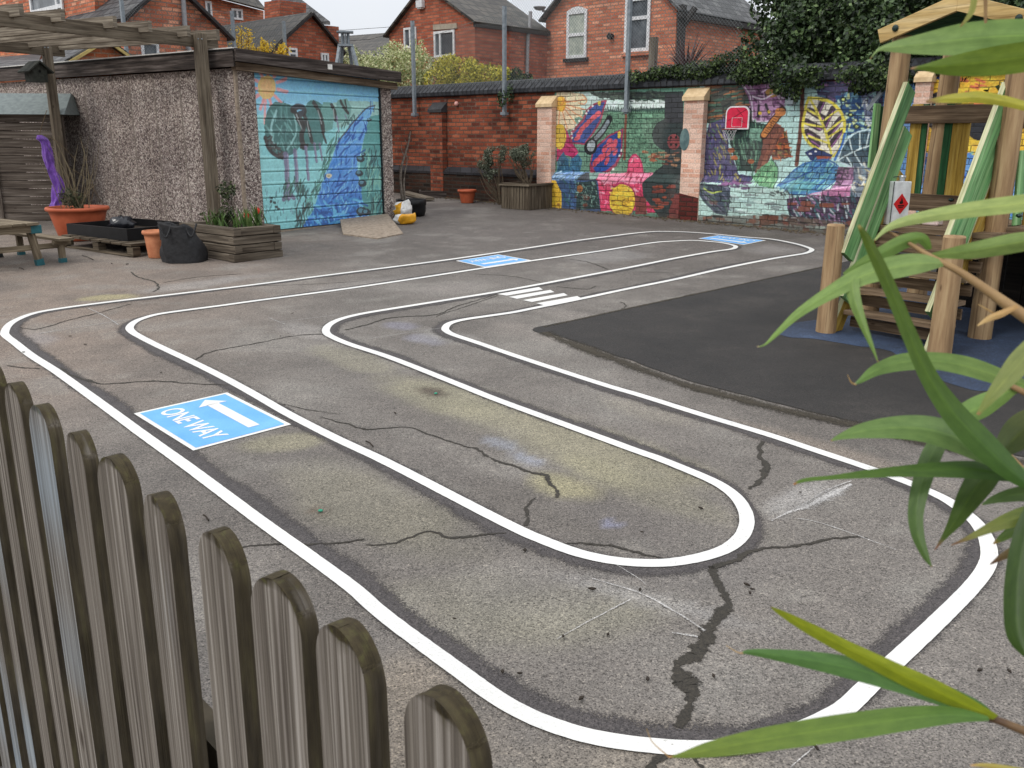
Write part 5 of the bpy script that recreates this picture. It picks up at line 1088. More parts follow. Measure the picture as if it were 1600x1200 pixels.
fr = [(990 + 12 * k, 118 - .5 * k + 3 * math.sin(k), 14, 7 + min(k, 10) * .6 + 3 * (k % 3 == 0), .02) for k in range(0, 17)] + [(1150, 100, 40, 18, .1), (1190, 106, 36, 20, 0), (1100, 104, 30, 10, .25), (990, 125, 8, 10, -.06), (1230, 130, 30, 18, -.1), (1240, 145, 9, 14, -.12), (1290, 120, 44, 18, -.1), (1350, 124, 44, 20, -.1), (1180, 120, 40, 12, -.1), (1400, 122, 40, 20, -.1)]
ivy(fr, .02, 11000, .052, 13, .32).build('foliage', M_ivy2, root)
mb = MB(); mb.tube(spline([wp(uz(988, 122)[0], .05, ZT + .2), wp(uz(1050, 118)[0], .1, ZT + .28), wp(uz(1120, 110)[0], .1, ZT + .3), wp(uz(1200, 110)[0], .3, ZT + .3)], 6), .012, 6); mb.build('stem', M_bark, root)
root = empty('ivy_sprig', wp(uz(793, 152)[0], -.05, ZT), 'small ivy sprig hanging beside the post on the plain brick wall', 'ivy')
ivy([(785, 155, 8, 14, 0), (798, 146, 5, 14, 0)], -.09, 220, .06, 14, .3).build('foliage', M_ivy, root)
# cordyline
c0 = VP(1072, 128, wp(0, .9, 0), wn); root = empty('cordyline', c0, 'purple spiky cordyline above the ivy fringe', 'plant'); mb = MB(); rr_ = random.Random(8); k = np.linalg.norm(c0 - CAM) / FPX
for q in range(95):
    a = rr_.uniform(0, 6.28); el = rr_.uniform(.12, 1.35); L = rr_.uniform(40, 66) * k; d = np.array([math.cos(a) * math.cos(el), math.sin(a) * math.cos(el), math.sin(el)]); s_ = unit(np.cross(d, ZUP)); pts = []
    for j in range(6):
        tt = j / 5; p = c0 + ZUP * .1 + d * L * tt - ZUP * .25 * L * tt * tt * math.cos(el); wd = .028 * (1 - tt) ** .6 * (1 if j else .7); pts.append([p - s_ * wd, p + np.cross(s_, d) * .006, p + s_ * wd])
    mb.grid(pts)
mb.build('leaf_rosette', leafmat('cordyline_leaves', [(0, S(52, 36, 40)), (.5, S(96, 66, 66)), (.85, S(134, 100, 92)), (1, S(160, 130, 110))], .15), root)
mb = MB(); mb.tube([pl(c0, .4), c0 + ZUP * .15], .06, 8); mb.build('stem', M_bark, root)
# ------------------------------------------------------------------ concrete garage with painted door
DL, DR = G(415, 366), G(602, 342); gd = DR - DL; gd[2] = 0; gd = unit(gd); gn = np.array([gd[1], -gd[0], 0]); gl = -gn   # gd along the door, gn out of it, gl back along the side
GO = VP(386, 372, DL, gn); GO[2] = 0
def gp_(u, v_, z): return GO + gd * u + gl * v_ + ZUP * z
def duz(px, py): q = VP(px, py, DL, gn); return float(np.dot(q - GO, gd)), float(q[2])
def lz(px, py): q = VP(px, py, GO, gd); return float(np.dot(q - GO, gl)), float(q[2])
uA, uB, uC = duz(403, 200)[0], duz(598, 220)[0], duz(613, 220)[0]
zc0 = duz(384, 82)[1]; zc1 = duz(614, 116)[1]; vback, zb = lz(79, 103)
LG = 6.6; slope_v = (zb - zc0) / vback; slope_u = (zc1 - zc0) / uC
rz = lambda u, v_: zc0 + slope_u * u + slope_v * v_
M_dash, t, bs = newmat('pebbledash'); v = coords(t, 'UV')
nv = N(t, 'ShaderNodeTexNoise', Scale=18.0); t.links.new(v, nv.inputs['Vector']); vv = N(t, 'ShaderNodeVectorMath', operation='SCALE'); t.links.new(nv.outputs['Color'], vv.inputs[0]); vv.inputs['Scale'].default_value = .05
va = N(t, 'ShaderNodeVectorMath', operation='ADD'); t.links.new(v, va.inputs[0]); t.links.new(vv.outputs[0], va.inputs[1])
vo = N(t, 'ShaderNodeTexVoronoi', Scale=54.0); t.links.new(va.outputs[0], vo.inputs['Vector']); se = N(t, 'ShaderNodeSeparateColor'); t.links.new(vo.outputs['Color'], se.inputs[0])
c = ramp(t, se.outputs[0], [(.0, S(92, 80, 77)), (.22, S(138, 123, 118)), (.5, S(182, 168, 161)), (.75, S(214, 202, 193)), (1, S(242, 234, 224))])
c = mixc(t, c, ramp(t, vo.outputs['Distance'], [(.25, (1, 1, 1, 1)), (.75, (.5, .47, .47, 1))]), 1, 'MULTIPLY')
c = mixc(t, c, ramp(t, noise(t, v, 1.1, 5), [(.3, (.78, .76, .76, 1)), (.7, (1.08, 1.08, 1.06, 1))]), 1, 'MULTIPLY')
c = mixc(t, c, ramp(t, noise(t, coords(t, 'UV', (2.2, .25, 1)), 1.6, 5), [(.35, (.8, .78, .76, 1)), (.6, (1.04, 1.04, 1.04, 1))]), 1, 'MULTIPLY')
t.links.new(c, bs.inputs['Base Color']); bs.inputs['Roughness'].default_value = .85; bump(t, bs, math_(t, 'SUBTRACT', 1.0, vo.outputs['Distance']), .8, .02)
M_fascia = wood('dark_fascia_timber', S(40, 36, 34), S(74, 66, 62), S(112, 104, 100), 30); M_fascia2 = wood('brown_fascia_timber', S(70, 56, 44), S(110, 94, 78), S(146, 132, 114), 30)
M_felt = plain('garage_roof_felt', S(72, 70, 70), .9); M_conc = noisy('rough_concrete', S(120, 106, 92), S(166, 152, 136), 22, .9, bmp=.5)
gar = empty('garage', gp_(0, 0, gz(GO[1])), 'pebbledashed flat roofed garage with a mural on its up and over door', 'garage')
mb = MB(); zt = -.21
mb.prism([gp_(0, .0, 0), gp_(uA, 0, 0), gp_(uA, 0, rz(uA, 0) + zt), gp_(0, 0, rz(0, 0) + zt)], gl * .3)
mb.prism([gp_(uB, 0, 0), gp_(uC, 0, 0), gp_(uC, 0, rz(uC, 0) + zt), gp_(uB, 0, rz(uB, 0) + zt)], gl * .3)
mb.prism([gp_(0, .302, 0), gp_(0, LG, 0), gp_(0, LG, rz(0, LG) + zt), gp_(0, .302, rz(0, .3) + zt)], gd * .12)
mb.prism([gp_(uC, .302, 0), gp_(uC, LG, 0), gp_(uC, LG, rz(uC, LG) + zt), gp_(uC, .302, rz(uC, .3) + zt)], -gd * .12)
mb.build('pebbledash_wall', M_dash, gar)
mb = MB()
for vv_ in list(np.arange(.62, LG, .62)): mb.prism([gp_(-.004, vv_ - .012, .2), gp_(-.004, vv_ + .012, .2), gp_(-.004, vv_ + .012, rz(0, vv_) + zt), gp_(-.004, vv_ - .012, rz(0, vv_) + zt)], gd * .01)
mb.build('panel_joint', noisy('joint_mortar', S(112, 102, 94), S(148, 138, 128), 30, .9), gar)
mb = MB(); mb.prism([gp_(-.006, -.006, .15), gp_(.035, -.006, .15), gp_(.035, -.006, rz(0, 0) + zt), gp_(-.006, -.006, rz(0, 0) + zt)], gl * .04); mb.build('corner_bead', M_conc, gar)
# roof and fascias
mb = MB(); mb.prism([gp_(-.06, -.14, rz(-.06, -.14)), gp_(uC + .06, -.14, rz(uC + .06, -.14)), gp_(uC + .06, LG + .1, rz(uC + .06, LG)), gp_(-.06, LG + .1, rz(-.06, LG))], ZUP * .025); mb.build('roof', M_felt, gar)
mb = MB(); mb.prism([gp_(-.085, -.1, rz(0, -.1) - .195), gp_(-.085, LG, rz(0, LG) - .195), gp_(-.085, LG, rz(0, LG) - .003), gp_(-.085, -.1, rz(0, -.1) - .003)], gd * .03)
for k in range(len(mb.uv)): mb.uv[k] = [(a, b_ * 1.0) for a, b_ in mb.uv[k]]
mb.build('side_fascia', M_fascia, gar)
mb = MB(); mb.prism([gp_(-.1, -.12, rz(0, -.1) + .026), gp_(-.1, LG, rz(0, LG) + .026), gp_(-.1, LG, rz(0, LG) + .04), gp_(-.1, -.12, rz(0, -.1) + .04)], gd * .08); mb.build('felt_trim', plain('pale_trim', S(206, 204, 200), .5), gar)
mb = MB(); mb.prism([gp_(-.09, -.17, rz(0, 0) - .13), gp_(uC + .07, -.17, rz(uC, 0) - .13), gp_(uC + .07, -.17, rz(uC, 0) + .03), gp_(-.09, -.17, rz(0, 0) + .03)], gl * .028); mb.build('front_fascia', M_fascia, gar)
mb = MB(); mb.prism([gp_(-.05, -.10, rz(0, 0) - .235), gp_(uC + .05, -.10, rz(uC, 0) - .235), gp_(uC + .05, -.10, rz(uC, 0) - .135), gp_(-.05, -.10, rz(0, 0) - .135)], gl * .098); mb.build('lower_fascia', M_fascia2, gar)
q = VP(515, 104.5, gp_(0, -.17, 0), gn); mb = MB(); mb.obox(q + gn * .008, gd * .04, ZUP * .035, gn * .006); mb.build('small_light', plain('white_sensor', S(236, 234, 228), .4), gar)
mb = MB(); mb.prism([gp_(uA - .02, .02, 0), gp_(uB + .02, .02, 0), gp_(uB + .02, .02, duz(500, 352)[1] - .02), gp_(uA - .02, .02, duz(500, 352)[1] - .02)], gl * .2); mb.build('threshold', M_conc, gar)
# door canvas
zlo, zhi = duz(415, 361)[1], duz(403, 109)[1] + .03
dc = Canvas(uA + .012, uB - .012, zlo, zhi, .0085, duz, 31); dc.org = (350, 60, 3.53)
fr = lambda z: (z - zlo) / (zhi - zlo)
tz = fr(dc.Z)[..., None]; skyc = np.array(S(104, 178, 226)[:3]); skyl = np.array(S(142, 200, 232)[:3]); mint = np.array(S(146, 206, 208)[:3]); mint2 = np.array(S(124, 192, 196)[:3])
dc.C = np.where(tz > .72, skyl + (skyc - skyl) * np.clip((tz - .72) / .28, 0, 1), mint2 + (mint - mint2) * np.clip(tz / .6, 0, 1)) * (1 + (dc.T - .5) * .12)[..., None]
dc.poly([(560, 360), (700, 345), (880, 350), (880, 480), (700, 480), (600, 500)], (150, 194, 188)); dc.poly([(200, 470), (640, 430), (620, 560), (480, 720), (220, 640)], (122, 190, 196), .6)
dc.poly([(800, 430), (900, 415), (900, 1020), (770, 1020), (760, 720)], (84, 150, 148)); dc.poly([(770, 640), (900, 620), (900, 860), (780, 860)], (88, 156, 156)); dc.poly([(740, 860), (900, 850), (900, 1020), (780, 1020)], (76, 140, 140))
for k in range(11):
    a = k / 11 * 2 * math.pi + .2; dc.line([(250 + 60 * math.cos(a), 268 + 70 * math.sin(a)), (250 + 112 * math.cos(a), 268 + 128 * math.sin(a))], 20, (236, 150, 146), .9, taper=True)
dc.line([(240, 330), (236, 470)], 18, (236, 158, 152), .8); dc.ell(248, 270, 50, 66, (240, 186, 118)); dc.ell(246, 268, 30, 42, (244, 170, 120), 0, .6)
# tree row
dc.poly([(235, 500), (245, 420), (280, 360), (330, 352), (390, 380), (430, 440), (440, 560), (400, 630), (330, 650), (265, 610)], (62, 108, 106), curve=True)
dc.poly([(430, 500), (470, 360), (520, 345), (570, 400), (560, 560), (520, 620), (440, 600)], (70, 120, 118), curve=True)
dc.poly([(540, 420), (560, 350), (600, 350), (630, 400), (610, 500), (560, 520)], (104, 156, 150)); dc.poly([(620, 400), (640, 340), (690, 330), (715, 380), (700, 450), (640, 470)], (112, 162, 156))
dc.dabs([(250, 420), (330, 360), (430, 440), (430, 580), (330, 640), (260, 600)], 46, [(84, 136, 132), (50, 92, 92), (112, 164, 160)], 60, 9, 80, 30)
dc.line([(300, 400), (270, 500), (290, 600)], 14, (140, 186, 186)); dc.line([(400, 420), (410, 520), (360, 610)], 12, (132, 180, 178))
dc.line([(240, 545), (255, 600), (290, 640), (335, 660)], 24, (50, 46, 46)); dc.dabs([(235, 540), (260, 540), (340, 640), (320, 670), (260, 630)], 26, [(36, 34, 34), (70, 64, 62)], 20, 12)
for pth, wd in (([(390, 395), (420, 375), (450, 385), (450, 410), (420, 430), (450, 480), (440, 540), (450, 600)], 36), ([(400, 400), (430, 470)], 26), ([(455, 430), (480, 500), (495, 570)], 26), ([(508, 355), (540, 410), (555, 460), (560, 515)], 26), ([(540, 400), (552, 500), (575, 575)], 16), ([(604, 365), (622, 400), (628, 450)], 22), ([(655, 345), (672, 380), (695, 410)], 20), ([(680, 340), (690, 400)], 12), ([(435, 600), (470, 590)], 20)): dc.line(pth, wd, (48, 42, 42), .95, .3)
for pth in ([(410, 420), (440, 500)], [(530, 400), (550, 470)], [(470, 460), (485, 540)], [(615, 390), (620, 440)]): dc.line(pth, 7, (150, 160, 160))
for x, t0, b0, wd in ((352, 640, 880, 34), (402, 620, 840, 26), (462, 600, 780, 20), (508, 580, 680, 16), (538, 580, 670, 14), (632, 430, 520, 10), (680, 420, 470, 8)): dc.line([(x, t0), (x + 8, (t0 + b0) / 2), (x + 14, b0)], wd, (112, 108, 136), .95, .2); dc.line([(x + wd * .3, t0), (x + 10 + wd * .3, b0)], wd * .25, (150, 146, 168))
dc.line([(340, 890), (366, 860), (396, 880)], 26, (112, 108, 136))
# river
riv = [(842, 372), (805, 380), (745, 440), (690, 505), (640, 570), (605, 670), (570, 750), (545, 830), (505, 950), (440, 1045), (440, 1080), (840, 1080), (830, 1000), (775, 940), (770, 850), (752, 760), (748, 690), (775, 590), (800, 480), (825, 410)]
dc.poly(riv, (72, 140, 214)); m = dc.inside([dc.at(p) for p in riv]); kz = np.clip((dc.Z - zlo) / (.75 * (zhi - zlo)), 0, 1)[..., None]
dc.C = np.where(m[..., None], np.array(S(38, 104, 184)[:3]) * (1 - kz) + np.array(S(112, 174, 234)[:3]) * kz, dc.C) * 1.0
dc.dabs(riv, 240, [(90, 160, 226), (30, 84, 164), (124, 186, 236), (52, 124, 200), (24, 70, 150)], 60, 9, 110, 40, 4); dc.dabs([(445, 1060), (520, 900), (770, 880), (830, 1010), (840, 1060)], 90, [(30, 82, 150), (100, 180, 220), (60, 140, 200)], 44, 12, 30, 60, 9)
dc.line([(640, 570), (690, 505), (745, 440), (800, 385), (845, 372)], 8, (66, 70, 80)); dc.line([(842, 372), (838, 405)], 6, (66, 70, 80)); dc.ell(590, 757, 16, 13, (206, 200, 170)); dc.ell(588, 757, 8, 5, (150, 140, 110))
# banks
dc.dabs([(600, 560), (650, 520), (570, 760), (490, 960), (440, 960), (520, 800)], 90, [(60, 110, 104), (44, 80, 80), (90, 150, 136)], 44, 7, 110, 25, 6); dc.dabs([(240, 830), (520, 800), (470, 1050), (240, 1060)], 80, [(60, 104, 110), (84, 136, 140), (100, 120, 140)], 22, 6, 95, 12, 7)
dc.dabs([(330, 800), (450, 760), (470, 860), (340, 880)], 36, [(40, 70, 68), (70, 116, 100)], 50, 8, 100, 20, 8); dc.dabs([(410, 900), (470, 880), (450, 1050), (410, 1050)], 22, [(40, 80, 80), (50, 60, 60)], 50, 9, 100, 20, 3)
dc.dabs([(790, 630), (890, 600), (895, 1000), (800, 980)], 90, [(44, 84, 88), (110, 170, 160), (36, 66, 72), (130, 186, 170)], 70, 7, 100, 22, 2); dc.dabs([(640, 500), (720, 460), (740, 420), (700, 430)], 20, [(60, 100, 96)], 26, 7, 100, 20)
for x, y, r_ in ((765, 665, 22), (757, 745, 22), (775, 800, 24), (770, 955, 30), (795, 960, 24), (790, 1000, 22), (812, 450, 14), (780, 640, 14), (815, 1010, 16)): dc.ell(x, y, r_, r_ * .8, (38, 50, 58)); dc.ell(x - 4, y - 4, r_ * .5, r_ * .4, (84, 130, 150))
for x, y in ((270, 900), (290, 905), (310, 940), (275, 880), (300, 930)): dc.ell(x, y, 9, 8, (44, 60, 62))
for x, y in ((765, 300), (780, 308), (785, 312)): dc.line([(x, y), (x + 10, y + 6)], 5, (70, 90, 110))
dc.dabs([(400, 200), (870, 250), (870, 330), (400, 320)], 10, [(126, 192, 232), (110, 180, 226)], 120, 20, 2, 4, 2, .5)
# ribs pressed into the sheet
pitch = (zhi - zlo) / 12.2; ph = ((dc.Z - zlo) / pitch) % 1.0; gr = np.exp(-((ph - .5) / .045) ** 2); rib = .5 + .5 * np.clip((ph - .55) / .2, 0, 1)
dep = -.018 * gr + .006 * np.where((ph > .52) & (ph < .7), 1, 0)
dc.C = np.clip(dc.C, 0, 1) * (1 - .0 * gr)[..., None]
dc.C = 1 - (1 - np.clip(dc.C * 1.28, 0, .92)) * .95; dc.C = np.clip(dc.C * (1 + .16 * (fbm(dc.U + 4, dc.Z, 30, 95) - .5))[..., None], 0, .92); m_ = (ph > .57) & (ph < .63); dc.C[m_] = np.clip(dc.C[m_] * 1.2 + .03, 0, .9); dc.C[gr > .75] *= .5      # rib highlights and groove shade painted into the colour for relief
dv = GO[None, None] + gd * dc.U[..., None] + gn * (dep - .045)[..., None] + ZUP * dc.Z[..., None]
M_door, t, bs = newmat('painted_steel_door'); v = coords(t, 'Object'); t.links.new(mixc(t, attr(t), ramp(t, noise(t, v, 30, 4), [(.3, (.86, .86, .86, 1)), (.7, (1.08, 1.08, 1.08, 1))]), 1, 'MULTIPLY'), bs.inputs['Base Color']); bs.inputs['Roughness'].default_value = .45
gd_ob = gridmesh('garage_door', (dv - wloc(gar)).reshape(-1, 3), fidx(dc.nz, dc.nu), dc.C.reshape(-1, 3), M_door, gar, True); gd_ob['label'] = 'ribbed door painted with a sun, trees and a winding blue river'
M_dframe = plain('dark_door_frame', S(38, 44, 48), .5); mb = MB()
for u in (uA - .002, uB - .010): mb.prism([gp_(u, .046, zlo), gp_(u + .013, .046, zlo), gp_(u + .013, .046, zhi), gp_(u, .046, zhi)], -gl * .03)
mb.build('door_frame', M_dframe, gar)
mb = MB(); f_ = lambda x, y: lay(G(x, y), .0)
a, b_, c, d = f_(536, 367), f_(612, 356), f_(630, 366), f_(590, 374); h_ = .12
ul_, ur_ = VP(532, 357, DL + gn * .03, gn), VP(606, 350, DL + gn * .03, gn); 
bot = [lay(ul_, -.02), lay(ur_, -.02), c - ZUP * .02, d - ZUP * .02, a - ZUP * .02]; top = [lay(ul_, .085), lay(ur_, .085), c + ZUP * .014, d + ZUP * .014, a + ZUP * .02]
for k in range(5): mb.face([bot[k], bot[(k + 1) % 5], top[(k + 1) % 5], top[k]])
mb.face(top[::-1]); tag(mb.build('concrete_ramp', M_conc), 'small sloping concrete ramp at the foot of the painted garage door', 'ramp')

# ------------------------------------------------------------------ shed
M_shed = wood('shed_cladding', S(66, 58, 52), S(96, 87, 79), S(122, 114, 106), 30); M_shedfelt = noisy('green_grey_felt', S(104, 112, 112), S(126, 134, 132), 16, .9)
sR = G(119, 345); sx = unit((-1, -.06, 0)); sy = unit((-.06, 1, 0)); Ws = 1.13; Ds = 1.0
shed = empty('garden_shed', base(sR + sx * .5), 'small dark shiplap shed with grey felt roof against the garage', 'shed'); z0 = gz(sR[1]); ze = ZAT(sR, 178)
def sp(a, b_, z): return sR * [1, 1, 0] + sx * a + sy * b_ + ZUP * z
mb = MB(); nb_ = 13; hB = (ze - z0) / nb_
for k in range(nb_):
    zb_ = z0 + k * hB
    mb.obox(sp(Ws / 2, .012 + .004, zb_ + hB / 2), sx * (Ws / 2 - .01), sy * .012, ZUP * (hB / 2 - .004)); mb.obox(sp(Ws / 2, .004, zb_ + hB * .2), sx * (Ws / 2 - .01), sy * .006, ZUP * hB * .16)
    mb.obox(sp(Ws - .012, Ds / 2, zb_ + hB / 2), sy * (Ds / 2 - .02), sx * .012, ZUP * (hB / 2 - .004))
mb.build('cladding', M_shed, shed)
for p0, p1, s_ in ((sp(.022, -.012, z0), sp(.022, -.012, ze), sx), (sp(Ws - .022, -.012, z0), sp(Ws - .022, -.012, ze), sx), (sp(Ws + .014, .03, z0), sp(Ws + .014, .03, ze), sy)): mb = MB(); mb.bar(p0, p1, .05, .03, s_); mb.build('corner_post', M_shed, shed)
mb = MB(); zr_ = ze + .32
mb.face([sp(-.06, -.1, ze - .01), sp(Ws + .08, -.1, ze - .01), sp(Ws + .08, Ds * .5, zr_), sp(-.06 + .1, Ds * .5, zr_)]); mb.face([sp(-.06, Ds + .1, ze), sp(Ws + .08, Ds + .1, ze), sp(Ws + .08, Ds * .5, zr_), sp(.04, Ds * .5, zr_)][::-1]); mb.face([sp(-.06, -.1, ze - .01), sp(.04, Ds * .5, zr_), sp(-.06, Ds + .1, ze)]); mb.face([sp(-.06, -.1, ze - .012), sp(Ws + .08, -.1, ze - .012), sp(Ws + .08, Ds + .1, ze - .012), sp(-.06, Ds + .1, ze - .012)][::-1])
mb.build('roof', M_shedfelt, shed); mb = MB(); mb.bar(sp(Ws + .09, -.1, ze - .03), sp(Ws + .09, Ds * .5, zr_ - .03), .06, .02, ZUP); mb.build('bargeboard', M_grey, shed)
mb = MB(); mb.prism([sp(Ws + .002, .12, z0 + .05), sp(Ws + .002, .72, z0 + .05), sp(Ws + .002, .72, ze - .15), sp(Ws + .002, .12, ze - .15)], sx * .03); mb.build('door', M_shed, shed)

# ------------------------------------------------------------------ pergola
M_perg = wood('pergola_timber', S(84, 76, 65), S(112, 102, 88), S(136, 126, 111), 34)
B_ = lay(G(338, 369), 0); A_ = min((lay(AT(101, 300, d_), 0) for d_ in np.arange(12, 18, .05)), key=lambda q: abs(ZAT(q, 73) - ZAT(B_, 54))); PGL = float(np.linalg.norm((A_ - B_)[:2])); A_ = lay(A_, 0); zB = ZAT(B_, 52); zA = ZAT(A_, 73)
per = empty('pergola', B_, 'weathered timber pergola with notched rafters in front of the garage', 'pergola')
for P0, zt, wd in ((B_, zB, .15), (A_, zA, .125)):
    mb = MB(); dv_ = unit((P0[0], P0[1], 0)); mb.bar(P0, P0 * [1, 1, 0] + ZUP * zt, wd, wd, np.array([dv_[1], -dv_[0], 0]) * .9 + dv_ * .25); mb.build('post', M_perg, per, bevel=.008)
def onz(px, py, z): r = ray(px, py); return CAM + r * ((z - CAMH) / r[2])
b_far = onz(353, 64, zB - .1); pz = lambda px, py: onz(px, py, zB - .09)
bl0 = onz(-70, 19, zB - .09); bl1 = B_ * [1, 1, 0] + ZUP * (zB - .09); bdir = unit(bl1 - bl0); side = np.cross(bdir, ZUP)
mb = MB(); off_ = side * (-.10); mb.bar(bl0 + off_, bl1 + bdir * .38 + off_, .05, .155, side); mb.build('beam', M_perg, per, bevel=.004)
a0 = A_ * [1, 1, 0] + ZUP * (zA - .05); mb = MB(); ad = bdir; a1 = a0 - ad * 3.2; mb.bar(a1, a0 + ad * .28, .05, .15, np.cross(ad, ZUP)); mb.build('beam', M_perg, per, bevel=.004)
rdir = unit((A_ - B_) * [1, 1, 0])
for px, py in ((14, 14), (80, 22), (143, 34), (196, 41), (249, 49), (304, 54)):
    e = onz(px, py, zB + .02); 
    s_ = np.dot(e - (bl0 + off_), bdir); e = bl0 + off_ + bdir * s_; e[2] = zB - .005; st_ = e - rdir * .22; en = e + rdir * (PGL + .25); en[2] = zA + .03
    mb = MB(); mb.bar(st_, en, .055, .13, np.cross(rdir, ZUP)); mb.build('rafter', M_grey, per, bevel=.003)
mb = MB()
for q in ((B_ * [1, 1, 0] + ZUP * (zB - .08)), (a0 + ZUP * .03)):
    dv_ = unit((q[0], q[1], 0)); rgt = np.array([dv_[1], -dv_[0], 0])
    for s_ in (-.02, .025): mb.lathe(q - dv_ * .085 + rgt * s_, [(.001, .012), (.009, .009), (.011, 0), (.001, -.009)], 8)
mb.build('bolt', M_galv, per)
# bird box
pb = AT(56, 114, np.linalg.norm(A_) * .99); dv_ = unit((pb[0], pb[1], 0)); bx = unit(np.array([dv_[1], -dv_[0], 0]) + dv_ * .5); by = np.cross(ZUP, bx)
bb = empty('bird_box', pb, 'dark green bird box with pitched roof on the pergola post', 'bird box'); M_bbox = noisy('mossy_dark_timber', S(36, 38, 34), S(62, 64, 58), 20, .9)
mb = MB(); c5 = [(-.11, -.13), (.11, -.13), (.11, .04), (0, .14), (-.11, .04)]; mb.prism([pb + bx * a + ZUP * z - by * .12 for a, z in c5], by * .24); mb.build('body', M_bbox, bb)
mb = MB()
for s_ in (-1, 1): mb.prism([pb + bx * 0 + ZUP * .145 - by * .17, pb + bx * .18 * s_ - ZUP * .005 - by * .17, pb + bx * .19 * s_ + ZUP * .012 - by * .17, pb + ZUP * .17 - by * .17], by * .34)
mb.build('roof', M_bbox, bb); mb = MB(); hc_ = pb - by * .1235 + ZUP * .02; mb.face([hc_ + bx * .02 * math.cos(a) + ZUP * .02 * math.sin(a) for a in np.linspace(0, 6.28, 13)[:-1]]); mb.build('entrance_hole', plain('black_hole', S(8, 8, 8), 1), bb)
# purple cloth tied to the post
M_purple, t, bs = newmat('purple_satin'); v = coords(t, 'Object'); t.links.new(ramp(t, noise(t, v, 9, 4), [(.3, S(74, 36, 122)), (.6, S(122, 70, 178)), (.8, S(158, 112, 204))]), bs.inputs['Base Color']); bump(t, bs, noise(t, coords(t, 'Object', (1, 1, .35)), 22, 3), .9, .03); bs.inputs['Roughness'].default_value = .4; bs.inputs['Sheen Weight'].default_value = .3
dA = np.linalg.norm(A_) * .965; pts = [(61, 211, 3), (66, 217, 7), (71, 223, 6), (74, 240, 7.5), (79, 258, 7), (82, 268, 7), (89, 284, 8.5), (91, 300, 9), (89, 312, 7), (87, 318, 7.5), (86, 327, 8)]
mb = MB(); mb.smooth = True; rows = []
for i, (x, y, wd) in enumerate([tuple(p) for p in spline(pts, 6)]):
    c = AT(x, y, dA); k = dA / FPX; r_ = np.cross(unit(c - CAM), ZUP); f2 = unit(np.cross(ZUP, r_)); row = []
    for q in range(44):
        a = q / 44 * 2 * math.pi; rad = wd * k * (.76 + .18 * math.sin(4 * a + i * .16) + .12 * math.sin(7 * a - i * .2) + .10 * mnoise.noise(Vector((math.cos(a) * 2, math.sin(a) * 2, i * .09)))); row.append(c + r_ * rad * math.cos(a) + f2 * rad * .6 * math.sin(a))
    rows.append(row)
mb.grid(rows, closed=True); tag(mb.build('purple_cloth', M_purple), 'long twisted purple cloth hanging down the pergola post above the big pot', 'cloth')

# ------------------------------------------------------------------ pots and planters on the left
M_terra = noisy('orange_plastic_pot', S(160, 78, 50), S(186, 96, 64), 6, .55, bmp=.05); M_terra2 = noisy('terracotta', S(176, 108, 76), S(206, 138, 100), 10, .7, bmp=.1); M_soil = noisy('dark_soil', S(30, 24, 20), S(58, 48, 38), 40, 1, bmp=1.0, bd=.02)
def pot(nm, c, r0, r1, h, rim, mat, label, soil=True, grp=None):
    rt = empty(nm, c, label, 'plant pot', grp); mb = MB()
    mb.lathe(c, [(.001, .004), (r0 * .97, 0), (r0, .01), (r0 + (r1 - r0) * .75, h * .74), (r0 + (r1 - r0) * .76, h * .755), (r1 * .985, h - rim), (r1 + .03 * r1 + .01, h - rim + .004), (r1 * 1.05 + .012, h - rim * .5), (r1 * 1.04 + .008, h), (r1 * .95, h), (r1 * .93, h - rim), (r1 * .9, h * .8)], 36); mb.build('pot_body', mat, rt)
    if soil: mb = MB(); mb.lathe(c, [(r1 * .925, h * .83), (r1 * .5, h * .86), (.001, h * .87)], 24); mb.build('soil', M_soil, rt)
    return rt
bpc = lay(G(127, 374), 0); kz_ = np.linalg.norm(bpc - CAM) / FPX; zrim = ZAT(bpc, 323) - bpc[2]
bp_ = pot('large_pot', bpc, 27 * kz_, 38 * kz_, zrim, .05, M_terra, 'wide orange pot with dead stems behind the black tray')
rr_ = random.Random(3); mb = MB()
for k in range(26):
    a = rr_.uniform(0, 6.28); b0 = bpc + ZUP * zrim * .85 + np.array([math.cos(a), math.sin(a), 0]) * rr_.uniform(0, .2); L = rr_.uniform(.3, 1.0); tip = b0 + np.array([rr_.gauss(0, .22) + .05, rr_.gauss(0, .15), L]); mb.tube(spline([b0, (b0 + tip) / 2 + np.array([rr_.gauss(0, .05), 0, 0]), tip], 4), [.006 - .0005 * q for q in range(9)], 5)
mb.build('dead_stem', plain('dry_stems', S(124, 112, 88), .9), bp_)
mb = foliage([(bpc + ZUP * (zrim + .12) + np.array([-.12, 0, 0]), (.22, .2, .2))], 260, .07, .25, .5, seed=4); mb.build('leaf', leafmat('dull_leaves', [(0, S(44, 50, 34)), (1, S(96, 100, 70))]), bp_)
mb = MB(); 
for pts in ([(120, 252), (95, 226), (70, 210)], [(62, 212), (64, 200), (72, 176), (73, 172)], [(160, 318), (135, 280), (108, 262)], [(140, 322), (146, 294), (138, 270)]): mb.tube(spline([AT(x, y, dA * 1.005) for x, y in pts], 5), .005, 5)
mb.build('climbing_stem', plain('brown_climber', S(104, 88, 66), .9), bp_)
